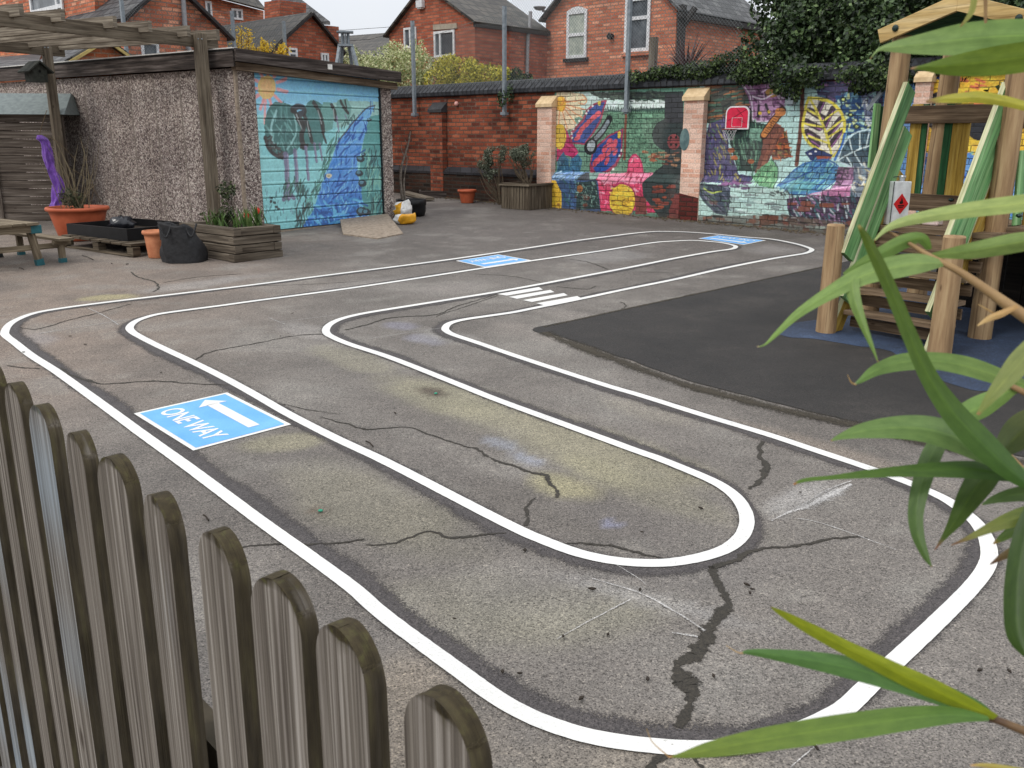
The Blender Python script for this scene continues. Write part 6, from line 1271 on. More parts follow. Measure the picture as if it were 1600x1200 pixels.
# pallet + tray
M_pal = wood('pallet_timber', S(52, 44, 36), S(92, 82, 68), S(126, 114, 98), 26); M_blk = noisy('black_plastic', S(14, 14, 15), S(26, 26, 28), 8, .45, bmp=.05)
Fp = lay(G(208, 403), 0); Lp = lay(G(97, 386), 0); pu = (Lp - Fp) * [1, 1, 0]; pl_len = np.linalg.norm(pu); pu = unit(pu); pv = np.array([pu[1], -pu[0], 0]); pv = pv if pv[0] > 0 else -pv; PD = 1.35
pal = empty('pallet', Fp, 'grey wooden pallet under the black tray', 'pallet'); hp = ZAT(Fp, 384) - Fp[2]
def pp(a, b_, z): return np.array([*(Fp + pu * a + pv * b_)[:2], gz((Fp + pu * a + pv * b_)[1]) + z])
for b_ in (.05, PD / 2, PD - .05):
    for a in (.05, pl_len / 2, pl_len - .05): mb = MB(); mb.obox(pp(a, b_, hp * .5), pu * .06, pv * .05, ZUP * hp * .32); mb.build('block', M_pal, pal)
mb = MB()
for b_ in (.05, PD / 2, PD - .05): mb.obox(pp(pl_len / 2, b_, hp * .09), pu * pl_len / 2, pv * .05, ZUP * hp * .085)
mb.build('bottom_board', M_pal, pal); mb = MB()
for k in range(7): mb.obox(pp(pl_len * (k + .5) / 7, PD / 2, hp * .91), pv * PD / 2, pu * pl_len / 17, ZUP * hp * .09)
mb.build('deck_board', M_pal, pal)
def black_tray(nm, F_, L_, Rr_, zb_, h, label, cat, wallt=.025, mat=None, fill=.4):
    a_, b_ = L_ - F_, Rr_ - F_; c4 = [F_, F_ + b_, F_ + a_ + b_, F_ + a_]; rt = empty(nm, F_ * [1, 1, 0] + ZUP * zb_, label, cat); mb = MB(); cc = sum(c4) / 4
    inn = [p + (cc - p) * (wallt * 2.2 / np.linalg.norm(cc - p)) for p in c4]; z_ = lambda p, z: np.array([p[0], p[1], zb_ + z])
    for k in range(4):
        p, q = c4[k], c4[(k + 1) % 4]; i_, j_ = inn[k], inn[(k + 1) % 4]
        mb.face([z_(p, 0), z_(q, 0), z_(q, h), z_(p, h)]); mb.face([z_(p, h), z_(q, h), z_(j_, h), z_(i_, h)]); mb.face([z_(j_, .02), z_(i_, .02), z_(i_, h), z_(j_, h)])
    mb.face([z_(p, 0) for p in c4][::-1]); mb.face([z_(p, .021) for p in inn]); mb.build('tray_body', mat or M_blk, rt)
    mb = MB(); n_ = 10; mb.grid([[z_(inn[0] * (1 - u) * (1 - v_) + inn[1] * u * (1 - v_) + inn[2] * u * v_ + inn[3] * (1 - u) * v_, h * fill + .03 * mnoise.noise(Vector((u * 5, v_ * 5, 2)))) for u in np.linspace(.01, .99, n_)] for v_ in np.linspace(.01, .99, n_)]); mb.build('contents', M_soil, rt); return rt
zt0 = gz(Fp[1]) + hp + .006; gt = lambda x, y: (lambda r: CAM + r * ((zt0 - CAMH) / r[2]))(ray(x, y))
Ft, Lt_ = gt(200, 379), gt(106, 369); tu = unit((Lt_ - Ft) * [1, 1, 0]); tv = np.array([tu[1], -tu[0], 0]); tv = tv if tv[0] > 0 else -tv
r = ray(308, 352); 
TW = next(L for L in np.arange(.5, 4, .02) if to_px(*[np.array(float(q)) for q in (Ft + tv * L)])[0] > 306); black_tray('black_tray', Ft, Lt_, Ft + tv * TW, zt0, ZAT(Ft, 358) - zt0, 'shallow black plastic tray of soil resting on a pallet', 'tray')
mb = MB(); q = AT(190, 350, np.linalg.norm(bpc - CAM) * .95); mb.smooth = True
rows = [[q + np.array([.16 * math.cos(a) * math.cos(b_), .12 * math.sin(a) * math.cos(b_), .10 * math.sin(b_)]) * (1 + .35 * mnoise.noise(Vector((math.cos(a) * 2.2, math.sin(a) * 2.2, b_ * 3)))) for a in np.linspace(0, 6.28, 25)[:-1]] for b_ in np.linspace(-1.5, 1.5, 12)]; mb.grid(rows, closed=True); m_, t, bs = newmat('crumpled_black_film'); bs.inputs['Base Color'].default_value = S(30, 32, 38); bs.inputs['Roughness'].default_value = .25
tag(mb.build('crumpled_film', m_), 'crumpled shiny dark film lying in the black tray', 'plastic film')
# small pot and black bag
spc = lay(G(247, 402), 0); k = np.linalg.norm(spc - CAM) / FPX; pot('small_pot', spc, 13 * k, 16.5 * k, ZAT(spc, 360) - spc[2], .045, M_terra2, 'empty terracotta pot between the black tray and the black fabric bag', True)
bgc = lay(G(290, 408), 0); k = np.linalg.norm(bgc - CAM) / FPX; hb_ = ZAT(bgc, 347) - bgc[2]
M_bag, t, bs = newmat('black_fabric'); v = coords(t, 'Object'); t.links.new(ramp(t, noise(t, v, 20, 4), [(.3, S(18, 18, 20)), (.7, S(36, 36, 39))]), bs.inputs['Base Color']); bs.inputs['Roughness'].default_value = .7; bump(t, bs, noise(t, v, 14, 4), .6, .02)
dv_ = unit((bgc[0], bgc[1], 0)); rg = np.array([dv_[1], -dv_[0], 0]); bag = empty('fabric_bag', bgc, 'slouching black fabric planting bag beside the sleeper planter', 'bag'); mb = MB(); mb.smooth = True; rows = []
for i, zz in enumerate(np.linspace(0, 1, 14)):
    rows.append([bgc + rg * (29 * k * (1.06 - .24 * zz + .08 * math.sin(zz * 6)) * math.cos(a) * (1 + .07 * math.sin(5 * a + zz * 3) + .09 * mnoise.noise(Vector((math.cos(a) * 3, math.sin(a) * 3, zz * 3)))) - 9 * k * zz ** 1.5) + dv_ * 25 * k * math.sin(a) * (1 + .06 * math.sin(4 * a)) + ZUP * hb_ * zz * (1 - .30 * max(0, math.cos(a - .5)) * zz ** 2 - .05 * math.sin(3 * a) * zz ** 3) for a in np.linspace(0, 2 * math.pi, 33)[:-1]])
for i, zz in enumerate((.97, .8, .55)):
    rows.append([p * .12 + (bgc - rg * 9 * k + ZUP * (p[2] - bgc[2])) * .88 - ZUP * hb_ * (1 - zz) * 0 if False else (bgc - rg * 9 * k) + (p - (bgc - rg * 9 * k)) * [.93, .93, 1] - ZUP * hb_ * (1 - zz) for p in rows[13]])
mb.grid(rows, closed=True); mb.face([p for p in rows[-1]][::-1]); mb.build('bag_body', M_bag, bag)
for s_ in (-.5, .5):
    mb = MB(); top = bgc + ZUP * hb_ * .98 - rg * 9 * k; p0, p1 = top + rg * (s_ * 34 * k - .05) - dv_ * .14, top + rg * (s_ * 34 * k + .09) - dv_ * .15; mb.tube(spline([p0, (p0 + p1) / 2 - ZUP * .14 - dv_ * .05, p1], 6), .011, 6); mb.build('strap', M_bag, bag)
# sleeper planter
M_slp = wood('old_sleeper', S(66, 58, 50), S(98, 89, 78), S(130, 120, 106), 30, bmp=.7)
F0, R0, L0 = lay(G(368, 411), 0), lay(G(441, 401), 0), lay(G(316, 396), 0); vr = (R0 - F0) * [1, 1, 0]; wR = np.linalg.norm(vr); vr = unit(vr); vl = np.array([-vr[1], vr[0], 0]); wL = 1.15
z0 = F0[2]; Hs = ZAT(F0, 357) - z0; n_ = 4; hs = Hs / n_; slp = empty('sleeper_planter', F0, 'stacked timber sleeper planter with red tulips at the garage corner', 'planter'); th = .10
def q3(a, b_, z): return F0 * [1, 1, 0] + vr * a + vl * b_ + ZUP * z
for k in range(n_):
    zz = z0 + hs * (k + .5); e = random.uniform(-.008, .008); alt = k % 2 == 0
    for b_ in (th / 2, wL - th / 2):
        mb = MB(); mb.obox(q3(wR / 2, b_, zz), vr * (wR / 2 + (.015 if alt else -th) + e), vl * th / 2, ZUP * (hs / 2 - .004)); mb.build('sleeper', M_slp, slp, bevel=.008)
    for a in (th / 2, wR - th / 2):
        mb = MB(); mb.obox(q3(a, wL / 2, zz), vl * (wL / 2 + (-th if alt else .015) - e), vr * th / 2, ZUP * (hs / 2 - .004)); mb.build('sleeper', M_slp, slp, bevel=.008)
    mb = MB()   # end-grain blocks that close the corners
    for a in (th / 2, wR - th / 2):
        for b_ in (th / 2, wL - th / 2): pass
mb = MB(); mb.face([q3(th, th, z0 + Hs * .9), q3(wR - th, th, z0 + Hs * .9), q3(wR - th, wL - th, z0 + Hs * .9), q3(th, wL - th, z0 + Hs * .9)]); mb.build('soil', M_soil, slp)
M_tleaf = leafmat('tulip_leaves', [(0, S(58, 84, 40)), (.5, S(88, 116, 62)), (1, S(120, 142, 84))], .3); M_tul = leafmat('tulip_petals', [(0, S(190, 40, 38)), (.5, S(222, 70, 60)), (1, S(236, 110, 84))], .3)
def tuft(mb, c, n, L, wd, r, sp=.35):
    for _ in range(n):
        a = r.uniform(0, 6.28); d = unit((math.cos(a) * sp * r.uniform(.2, 1.2), math.sin(a) * sp * r.uniform(.2, 1.2), 1)); l = L * r.uniform(.6, 1.2); s_ = unit(np.cross(d, (math.cos(a), math.sin(a), .1))); b0 = c + np.array([r.gauss(0, .03), r.gauss(0, .03), 0]); out = np.array([math.cos(a), math.sin(a), 0])
        rows = []
        for j in range(5):
            t_ = j / 4; p = b0 + d * l * t_ + out * l * .25 * t_ * t_; w_ = wd * (math.sin(math.pi * (t_ * .8 + .15)) ** .8) * (0 if j == 4 else 1); rows.append([p - s_ * w_, p + out * w_ * .3, p + s_ * w_])
        mb.grid(rows)
r_ = random.Random(6); zs = z0 + Hs * .9; tl = MB(); stm = MB()
for px, py in ((385, 338), (402, 330)):
    c = q3(wR * .55 + (px - 385) * .006, .35, zs); c[2] = zs; hd = VP(px, py, c, unit((c - CAM) * [1, 1, 0])); b0 = hd * [1, 1, 0] + ZUP * zs; tuft(tl, b0, 11, .26, .014, r_); stm.tube([b0, hd - ZUP * .03], .005, 5)
    fl = MB()
    for j in range(6):
        a = j / 6 * 6.28; d = np.array([math.cos(a), math.sin(a), 0]); s_ = np.cross(d, ZUP); fl.grid([[hd + d * .028 * (math.sin(math.pi * (.15 + .6 * q))) + ZUP * (-.03 + .085 * q) + s_ * .018 * math.sin(math.pi * min(q + .2, 1)) * e for e in (-1, 0, 1)] for q in (0, .25, .5, .75, 1)])
    fl.build('tulip_flower', M_tul, slp)
for _ in range(9): tuft(tl, q3(r_.uniform(.15, wR - .12), r_.uniform(.15, wL - .2), zs), 7, .2, .011, r_)
ros = MB(); rs = MB(); r2 = random.Random(9)
for px, top in ((338, 298), (352, 292), (330, 312), (362, 312), (372, 326), (346, 322), (340, 334), (356, 332), (325, 330), (366, 300)):
    c = q3(.45 + (px - 350) * .008, .6, zs); tip = VP(px, top, c, unit((c - CAM) * [1, 1, 0])); b0 = tip * [1, 1, 0] + ZUP * zs + np.array([r2.gauss(0, .04), r2.gauss(0, .04), 0]); rs.tube(spline([b0, (b0 + tip) / 2 + np.array([r2.gauss(0, .03), 0, 0]), tip], 4), .005, 5)
    foliage([(tip - ZUP * .1, (.15, .13, .18))], 60, .055, .6, .6, seed=px, mb=ros)
tl.build('tulip_leaf', M_tleaf, slp); stm.build('tulip_stem', M_tleaf, slp); ros.build('rose_foliage', leafmat('rose_leaves', [(0, S(36, 46, 28)), (1, S(78, 88, 52))], .2), slp); rs.build('rose_stem', M_bark, slp)

# ------------------------------------------------------------------ small picnic table
M_pic = wood('picnic_table_timber', S(76, 66, 54), S(122, 110, 92), S(160, 148, 126), 26); M_teal = plain('teal_paint', S(34, 92, 100), .5); M_crm = plain('cream_plastic', S(206, 178, 120), .5); M_dkt = plain('dark_foot', S(30, 34, 34), .6)
T0 = lay(G(59, 415), 0); tl_ = gl; ts = -gd; pt = empty('picnic_table', T0, 'low weathered childrens picnic table with teal painted feet at the left edge', 'table'); z0 = T0[2]; zt = ZAT(T0, 347); hT = zt - z0
def tq(a, b_, z): return T0 * [1, 1, 0] + tl_ * a + ts * b_ + ZUP * (z0 + z)
for k in range(5): mb = MB(); mb.obox(tq(.5, -.02 + .145 * k + .07, hT - .014), tl_ * .62, ts * .068, ZUP * .014); mb.build('table_board', M_pic, pt, bevel=.004)
for a in (-.06, 1.0): mb = MB(); mb.obox(tq(a, .34, hT - .07), ts * .34, tl_ * .02, ZUP * .038); mb.build('apron', M_pic, pt)
mb = MB(); mb.obox(tq(-.035, .0, hT - .075), ts * .06, tl_ * .05, ZUP * .045); mb.build('corner_bracket', M_teal, pt, bevel=.008)
for a, b_, s_ in ((0, 0, -1), (0, .68, 1), (.95, 0, -1), (.95, .68, 1)):
    top_, bot_ = tq(a, b_ - s_ * .04, hT - .06), tq(a, b_ + s_ * .03, 0); mb = MB(); mb.bar(bot_, top_, .075, .045, ts); lg = mb.build('leg', M_pic, pt); mb = MB(); mb.bar(bot_ - ZUP * 0, bot_ + (top_ - bot_) * .17, .085, .055, ts); mb.build('foot', M_teal if b_ == 0 and a == 0 else M_dkt, lg)
for sgn, b0 in ((-1, -.36), (1, .86)):
    mb = MB(); hBn = hT * .60
    mb.obox(tq(.45, b0 + .07, hBn - .014), tl_ * .60, ts * .09, ZUP * .014); bench = mb.build('bench', M_pic, pt, bevel=.004); mb = MB(); mb.obox(tq(-.02, b0 + .07, hBn - .055), ts * .10, tl_ * .02, ZUP * .026); mb.build('bench_cleat', M_pic, bench)
    for a in (0, .95):
        mb = MB(); mb.bar(tq(a, b0 + .07, 0), tq(a, b0 + .07, hBn - .03), .065, .045, ts); lg = mb.build('bench_leg', M_pic, pt); mb = MB(); mb.bar(tq(a, b0 + .07, 0), tq(a, b0 + .07, .055), .075, .055, ts); mb.build('foot', M_teal, lg)
mb = MB(); mb.bar(tq(.02, -.36, hT * .42), tq(.02, .98, hT * .42), .03, .06, tl_); mb.build('cross_brace', M_pic, pt)
mb = MB(); q = tq(.96, .68, hT * .5); mb.obox(q - gl * .0 + gn * .03, ts * .042, gl * .006, ZUP * .06); mb.build('cream_plate', M_crm, pt)

# ------------------------------------------------------------------ things along the far wall
tbc = lay(G(643, 337), 0); k = np.linalg.norm(tbc - CAM) / FPX; ht = ZAT(tbc, 311) - tbc[2]; tub = empty('black_tub', tbc, 'round black tub with a bare sapling at the garage corner', 'plant tub')
mb = MB(); mb.lathe(tbc, [(.001, 0), (20 * k, 0), (22 * k, ht * .3), (22 * k, ht * .62), (23 * k, ht * .66), (23 * k, ht), (21 * k, ht), (20.5 * k, ht * .85)], 32); mb.build('tub_body', M_blk, tub); mb = MB(); mb.lathe(tbc, [(21 * k, ht * .88), (.001, ht * .9)], 20); mb.build('soil', M_soil, tub)
mb = MB(); n_ = unit((tbc - CAM) * [1, 1, 0]); pv_ = lambda x, y: VP(x, y, tbc, n_)
for pts, r0 in (([(629, 312), (626, 285), (627, 262), (632, 245), (637, 228), (640, 214), (641, 205)], .026), ([(633, 312), (631, 288), (633, 268), (636, 252), (635, 240)], .018), ([(632, 245), (628, 236), (627, 226)], .01), ([(637, 228), (633, 218)], .007)): c_ = spline([pv_(*p) for p in pts], 4); mb.tube(c_, [r0 * (1 - .7 * q / len(c_)) for q in range(len(c_))], 7)
mb.build('sapling_stem', noisy('grey_bark', S(76, 68, 60), S(136, 128, 118), 25, .9), tub)
def sack(nm, c, a, b_, h, rot, mats, label):
    mb = MB(); mb.smooth = True; cr, sr = math.cos(rot), math.sin(rot); rows = []; nr, nc = 12, 28
    for i in range(nr):
        ph_ = -math.pi / 2 + math.pi * i / (nr - 1); row = []
        for j in range(nc):
            th_ = 2 * math.pi * j / nc; f_ = lambda s_, e: math.copysign(abs(s_) ** e, s_)
            x, y, z = a * f_(math.cos(th_), .6) * f_(math.cos(ph_), .5), b_ * f_(math.sin(th_), .6) * f_(math.cos(ph_), .5), h * (math.sin(ph_) * .5 + .5)
            d = 1 + .32 * mnoise.noise(Vector((x * 13, y * 13, z * 16 + rot))) + .12 * mnoise.noise(Vector((x * 30, y * 30, z * 34 + rot))); row.append(c + np.array([(cr * x - sr * y) * d, (sr * x + cr * y) * d, z * d]))
        rows.append(row)
    for i in range(nr - 1):
        pass
    mb.grid(rows, closed=True)
    for q in range(len(mb.f)):
        j = q % nc; mb.m[q] = 1 if (len(mats) > 1 and 5 < j < 12) else (2 if len(mats) > 2 and 12 <= j < 16 else 0)
    return tag(mb.build(nm, mats), label, 'sack')
M_bagw, M_bagy, M_bagk = plain('white_plastic_sack', S(220, 218, 214), .35), plain('yellow_plastic_sack', S(222, 160, 36), .35), plain('black_plastic_sack', S(34, 32, 30), .35)
k = np.linalg.norm(G(632, 350) - CAM) / FPX
sack('compost_sack', lay(G(634, 350), 0), 16 * k, 12 * k, 15 * k, .5, [M_bagy, M_bagk, M_bagw], 'yellow black and white plastic sack lying by the garage corner')
sack('compost_sack', lay(G(630, 342), .02), 15 * k, 11 * k, 24 * k, 1.0, [M_bagw, M_bagw, M_bagy], 'white plastic sack propped against the black tub')
q0 = lay(G(655, 309), 0); q1 = lay(G(718, 309), 0); q2 = lay(G(650, 302), 0)
black_tray('raised_bed', q0, q0 + unit((q0 - CAM) * [1, 1, 0]) * .9, q1, q0[2], .13, 'low dark edged planting bed along the foot of the plain brick wall', 'planting bed', .03, M_fascia, .5)
mb = MB(); mb.bar(lay(G(632, 304), .05), lay(G(672, 315), .05), .18, .05); tag(mb.build('timber_plank', M_grey), 'grey plank lying on the ground beside the dark planting bed', 'plank')
c = lay(G(730, 317), 0); k = np.linalg.norm(c - CAM) / FPX; pot('small_pot', c, 9.5 * k, 13 * k, ZAT(c, 296) - c[2], .05, M_terra, 'small terracotta pot standing by the foot of the plain brick wall')
# slatted planter with two grey shrubs
M_slat = wood('slatted_planter_timber', S(62, 54, 46), S(104, 94, 80), S(134, 124, 108), 26)
F0 = lay(G(826, 329), 0); R0 = lay(G(873, 323), 0); Lx = lay(G(797, 324), 0); vr = (R0 - F0) * [1, 1, 0]; wR = np.linalg.norm(vr); vr = unit(vr); vl = np.array([-vr[1], vr[0], 0]); wL = .62; z0 = F0[2]; Hs = ZAT(F0, 288) - z0
sl = empty('slatted_planter', F0, 'square slatted timber planter against the first peach pier', 'planter'); mb = MB()
for side_, L_, d_ in ((vr, wR, np.zeros(3)), (vl, wL, np.zeros(3)), (vr, wR, vl * wL), (vl, wL, vr * wR)):
    n_ = int(L_ / .065); nn_ = np.cross(side_, ZUP)
    for q in range(n_): mb.obox(F0 * [1, 1, 0] + d_ + side_ * (L_ * (q + .5) / n_) + ZUP * (z0 + Hs / 2), ZUP * Hs * .48, side_ * (L_ / n_ * .43), nn_ * .012)
mb.build('slats', M_slat, sl); mb = MB()
for side_, L_, d_, o_ in ((vr, wR, -vl * .012, 1), (vl, wL, -vr * .012, 1), (vr, wR, vl * (wL + .012), 1), (vl, wL, vr * (wR + .012), 1)): mb.obox(F0 * [1, 1, 0] + d_ + side_ * L_ / 2 + ZUP * (z0 + Hs - .015), side_ * (L_ / 2 + .035), np.cross(side_, ZUP) * .035, ZUP * .02)
mb.build('top_rail', M_slat, sl); mb = MB(); mb.face([F0 * [1, 1, 0] + vr * a + vl * b_ + ZUP * (z0 + Hs * .85) for a, b_ in ((.02, .02), (wR - .02, .02), (wR - .02, wL - .02), (.02, wL - .02))]); mb.build('soil', M_soil, sl)
M_lav = leafmat('grey_green_leaves', [(0, S(52, 58, 46)), (.4, S(88, 96, 78)), (.8, S(128, 136, 116)), (1, S(164, 168, 150))], .15)
def shrub(nm, ppx, px_blobs, n, L, label, bz=None):
    c = lay(G(*ppx), 0); n_ = unit((c - CAM) * [1, 1, 0]); k = np.linalg.norm(c - CAM) / FPX; bl = [(VP(x, y, c, n_), (rx * k, rx * k * .8, ry * k)) for x, y, rx, ry in px_blobs]; rt = empty(nm, c, label, 'shrub'); foliage(bl, n, L, .3, .46, 5, 0, n).build('crown', M_lav, rt)
    r_ = random.Random(n); mb = MB(); b0 = c + ZUP * (bz or 0)
    for q in range(16): bb_ = r_.choice(bl); tip = np.asarray(bb_[0]) + np.array([r_.gauss(0, .1), r_.gauss(0, .08), r_.gauss(0, .05)]); c_ = spline([b0 + np.array([r_.gauss(0, .03), 0, 0]), (b0 * .5 + tip * .5) + np.array([r_.gauss(0, .06), 0, r_.gauss(0, .03)]), tip], 4); mb.tube(c_, [.016 - .0014 * j for j in range(9)], 6)
    mb.build('stem', M_bark, rt)
pc_ = F0 + vr * wR * .4 + vl * wL * .5; x_, y_ = to_px(np.array(pc_[0]), np.array(pc_[1]), np.array(gz(pc_[1])))
shrub('grey_shrub', (float(x_), float(y_)), [(816, 240, 19, 14), (804, 236, 9, 10), (826, 234, 12, 10), (818, 252, 14, 9)], 2600, .05, 'round grey green shrub growing in the slatted planter', Hs * .85)
shrub('grey_shrub', (783, 320), [(772, 244, 18, 14), (757, 254, 12, 12), (782, 236, 12, 9), (770, 262, 14, 10), (762, 276, 9, 9)], 2600, .05, 'loose grey shrub leaning left of the slatted planter')
# grit and weeds along the wall foot
mb = MB(); r_ = random.Random(12)
for q in range(900):
    u = r_.uniform(uz(700, 300)[0], uz(1330, 366)[0]); p = wp(u, -.12 - abs(r_.gauss(0, .12)), 0); s_ = r_.uniform(.006, .02); p[2] = gz(p[1]) + s_ * .3; a = r_.uniform(0, 3)
    mb.prism([p + np.array([math.cos(a + q_) * s_, math.sin(a + q_) * s_, 0]) for q_ in (0, 1.4, 2.6, 4.4)], ZUP * s_ * .6)
tag(mb.build('wall_foot_debris', noisy('grit_and_leaves', S(60, 52, 40), S(126, 112, 92), 9, 1)), label='grit and dead leaves gathered along the foot of the mural wall', kind='stuff')
# ------------------------------------------------------------------ timber play tower
N1, N2 = G(1290, 519), G(1467, 556); e1 = (N2 - N1) * [1, 1, 0]; SW = np.linalg.norm(e1); e1 = unit(e1); e2 = np.array([-e1[1], e1[0], 0]); P4 = G(1530, 528)
def T(a, b_, z): return N1 * [1, 1, 0] + e1 * a + e2 * b_ + ZUP * z
def tp(px, py, b_): return VP(px, py, N1 + e2 * b_, e2)
def tab(P): d = P - N1; return float(np.dot(d, e1)), float(np.dot(d, e2)), float(P[2])
a4, bF, _ = tab(P4); bB = bF + 1.15; gT = gz(N1[1])
M_log, t, bs = newmat('round_timber'); v = coords(t, 'UV', (1.0, 9, 1)); n = noise(t, v, 1.6, 6, .6); v3 = coords(t, 'UV', (.7, 26, 1)); n3 = noise(t, v3, 1, 4, .6); vo = N(t, 'ShaderNodeTexVoronoi', Scale=1.6); t.links.new(coords(t, 'UV', (1.6, 4.5, 1)), vo.inputs['Vector'])
c = ramp(t, n, [(.3, S(116, 90, 62)), (.5, S(156, 127, 92)), (.72, S(186, 159, 120))]); c = mixc(t, c, ramp(t, n3, [(.36, (.35, .3, .26, 1)), (.44, (1, 1, 1, 1))]), .75, 'MULTIPLY'); c = mixc(t, c, ramp(t, vo.outputs['Distance'], [(.03, (.25, .18, .12, 1)), (.09, (1, 1, 1, 1))]), .8, 'MULTIPLY')
t.links.new(c, bs.inputs['Base Color']); bs.inputs['Roughness'].default_value = .75; bump(t, bs, n3, .5, .005)
M_brn = wood('brown_treated_boards', S(76, 62, 48), S(118, 99, 79), S(148, 128, 105), 24); M_yel = wood('yellow_stained_boards', S(140, 112, 44), S(178, 146, 66), S(200, 172, 94), 20, knots=False); M_pine = wood('pale_pine_boards', S(176, 146, 92), S(206, 178, 122), S(222, 198, 148), 18)
M_grn = wood('green_stained_boards', S(88, 138, 88), S(122, 174, 112), S(164, 204, 148), 16, rough=.6, bmp=.2, knots=False); M_dgr = wood('deep_green_boards', S(24, 62, 36), S(40, 84, 50), S(58, 102, 66), 16, bmp=.2, knots=False); M_edge = wood('pale_board_edge', S(170, 172, 128), S(204, 206, 166), S(222, 222, 188), 20, bmp=.2, knots=False)
M_dkp = wood('dark_den_boards', S(20, 18, 16), S(34, 30, 26), S(48, 42, 36), 18); M_bolt = plain('dark_green_cap', S(24, 48, 44), .3)
tw = empty('play_tower', T(SW / 2, bF, gT), 'timber climbing tower with pitched roof, green handrails and steps', 'play tower')
def logpost(bot, top, r0, r1=None, parent=tw, name='post', flat=.0):
    mb = MB(); r1 = r1 or r0; c_ = [bot + (top - bot) * q for q in np.linspace(0, 1, 7)]; mb.tube(c_, [r0 + (r1 - r0) * q for q in np.linspace(0, 1, 7)], 20, False); b_ = c_[-1]
    mb.lathe(b_, [(r1, 0), (r1 * .93, .012), (.001, .018)], 20); return mb.build(name, M_log, parent)
logpost(T(0, 0, gT - .05), T(0, 0, tp(1310, 350, 0)[2] - .015), .078, .066, name='newel_post'); logpost(T(SW, 0, gT - .05), T(SW, 0, tp(1497, 368, 0)[2] - .015), .082, .074, name='newel_post')
p3t = tp(1406, 100, bF); a3 = tab(p3t)[0]; a3b = tab(tp(1388, 200, bF))[0]; zR = tab(tp(1406, 84, bF))[2] + .12
logpost(T(a3b, bF, gT), T(a3, bF, zR), .085, .075); p4t = tp(1592, 110, bF); logpost(P4 - ZUP * .05, T(tab(p4t)[0], bF, zR), .085, .08)
p5t, p5b = tp(1484, 132, bB), tp(1449, 322, bB); aB5 = tab(p5b)[0]; logpost(T(aB5, bB, gT), T(tab(p5t)[0], bB, zR), .09, .082)
logpost(T(aB5 + 1.0, bB + .05, gT), T(aB5 + 1.0, bB + .05, zR), .085); logpost(T(a4 + 1.25, bF + .3, gT), T(a4 + 1.25, bF + .3, 1.35), .085)
zP = tp(1372, 347, bF)[2]
# deck boards, joists
mb = MB()
for k in range(9): b_ = bF - .26 + (bB - bF + .3) * (k + .5) / 9; mb.obox(T((a3b + a4) / 2 + .06, b_, zP - .02), e1 * ((a4 - a3b) / 2 + .04), e2 * .078, ZUP * .02)
mb.build('deck', M_brn, tw, bevel=.004)
mb = MB(); mb.obox(T((a3b + a4) / 2, bF - .235, zP - .11), e1 * ((a4 - a3b) / 2 + .02), e2 * .02, ZUP * .065); mb.build('front_joist', M_brn, tw)
mb = MB(); q = tp(1560, 363, bF + .02); mb.obox(T(a4 + .75, bF + .05, q[2] - .01), e1 * .72, e2 * .06, ZUP * .055); mb.build('side_beam', M_brn, tw, bevel=.006)
mb = MB()
for k in range(7): mb.obox(T(a4 + .75, bF + .12 + k * .14, q[2] + .03), e1 * .72, e2 * .06, ZUP * .016)
mb.build('side_deck', M_brn, tw)
# den: dark boarded walls under the deck
mb = MB()
for k in range(17): mb.obox(T(a3b + .1 + k * .15, bB - .1, gT + .38), e1 * .071, e2 * .012, ZUP * .36)
for k in range(5): mb.obox(T(a4 + 1.42, bF + .2 + k * .2, gT + .38), e2 * .095, e1 * .012, ZUP * .36)
mb.build('den_wall', M_dkp, tw)
# back rails and slats
def rail(pxl, pxr, yt, yb, b_, mat, name, th=.04):
    A_, B2 = tp(pxl, (yt + yb) / 2, b_), tp(pxr, (yt + yb) / 2, b_); h_ = abs(tp(pxl, yt, b_)[2] - tp(pxl, yb, b_)[2]); zc = (A_[2] + B2[2]) / 2; A_[2] = B2[2] = zc; mb = MB(); mb.bar(A_, B2, h_, th, ZUP); return mb.build(name, mat, tw, bevel=.006)
bR = bB - .10; rail(1380, 1575, 165, 192, bR, M_brn, 'back_rail'); rail(1392, 1515, 304, 330, bR, M_brn, 'back_rail')
for xt0, xt1, xb0, xb1, mat in ((1424, 1440, 1411, 1429, M_yel), (1441, 1450, 1429.5, 1437, M_dgr), (1478, 1489, 1463, 1475, M_dgr), (1490, 1518, 1476, 1501, M_yel)):
    w_ = (np.linalg.norm(tp(xt1, 190, bR) - tp(xt0, 190, bR)) + np.linalg.norm(tp(xb1, 305, bR) - tp(xb0, 305, bR))) / 2; q0, q1 = tp((xb0 + xb1) / 2, 308, bR + .035), tp((xt0 + xt1) / 2, 188, bR + .035); q0[2] -= .1; q1[2] += .14
    mb = MB(); mb.bar(q0, q1, w_, .02, e1); mb.build('slat', mat, tw)
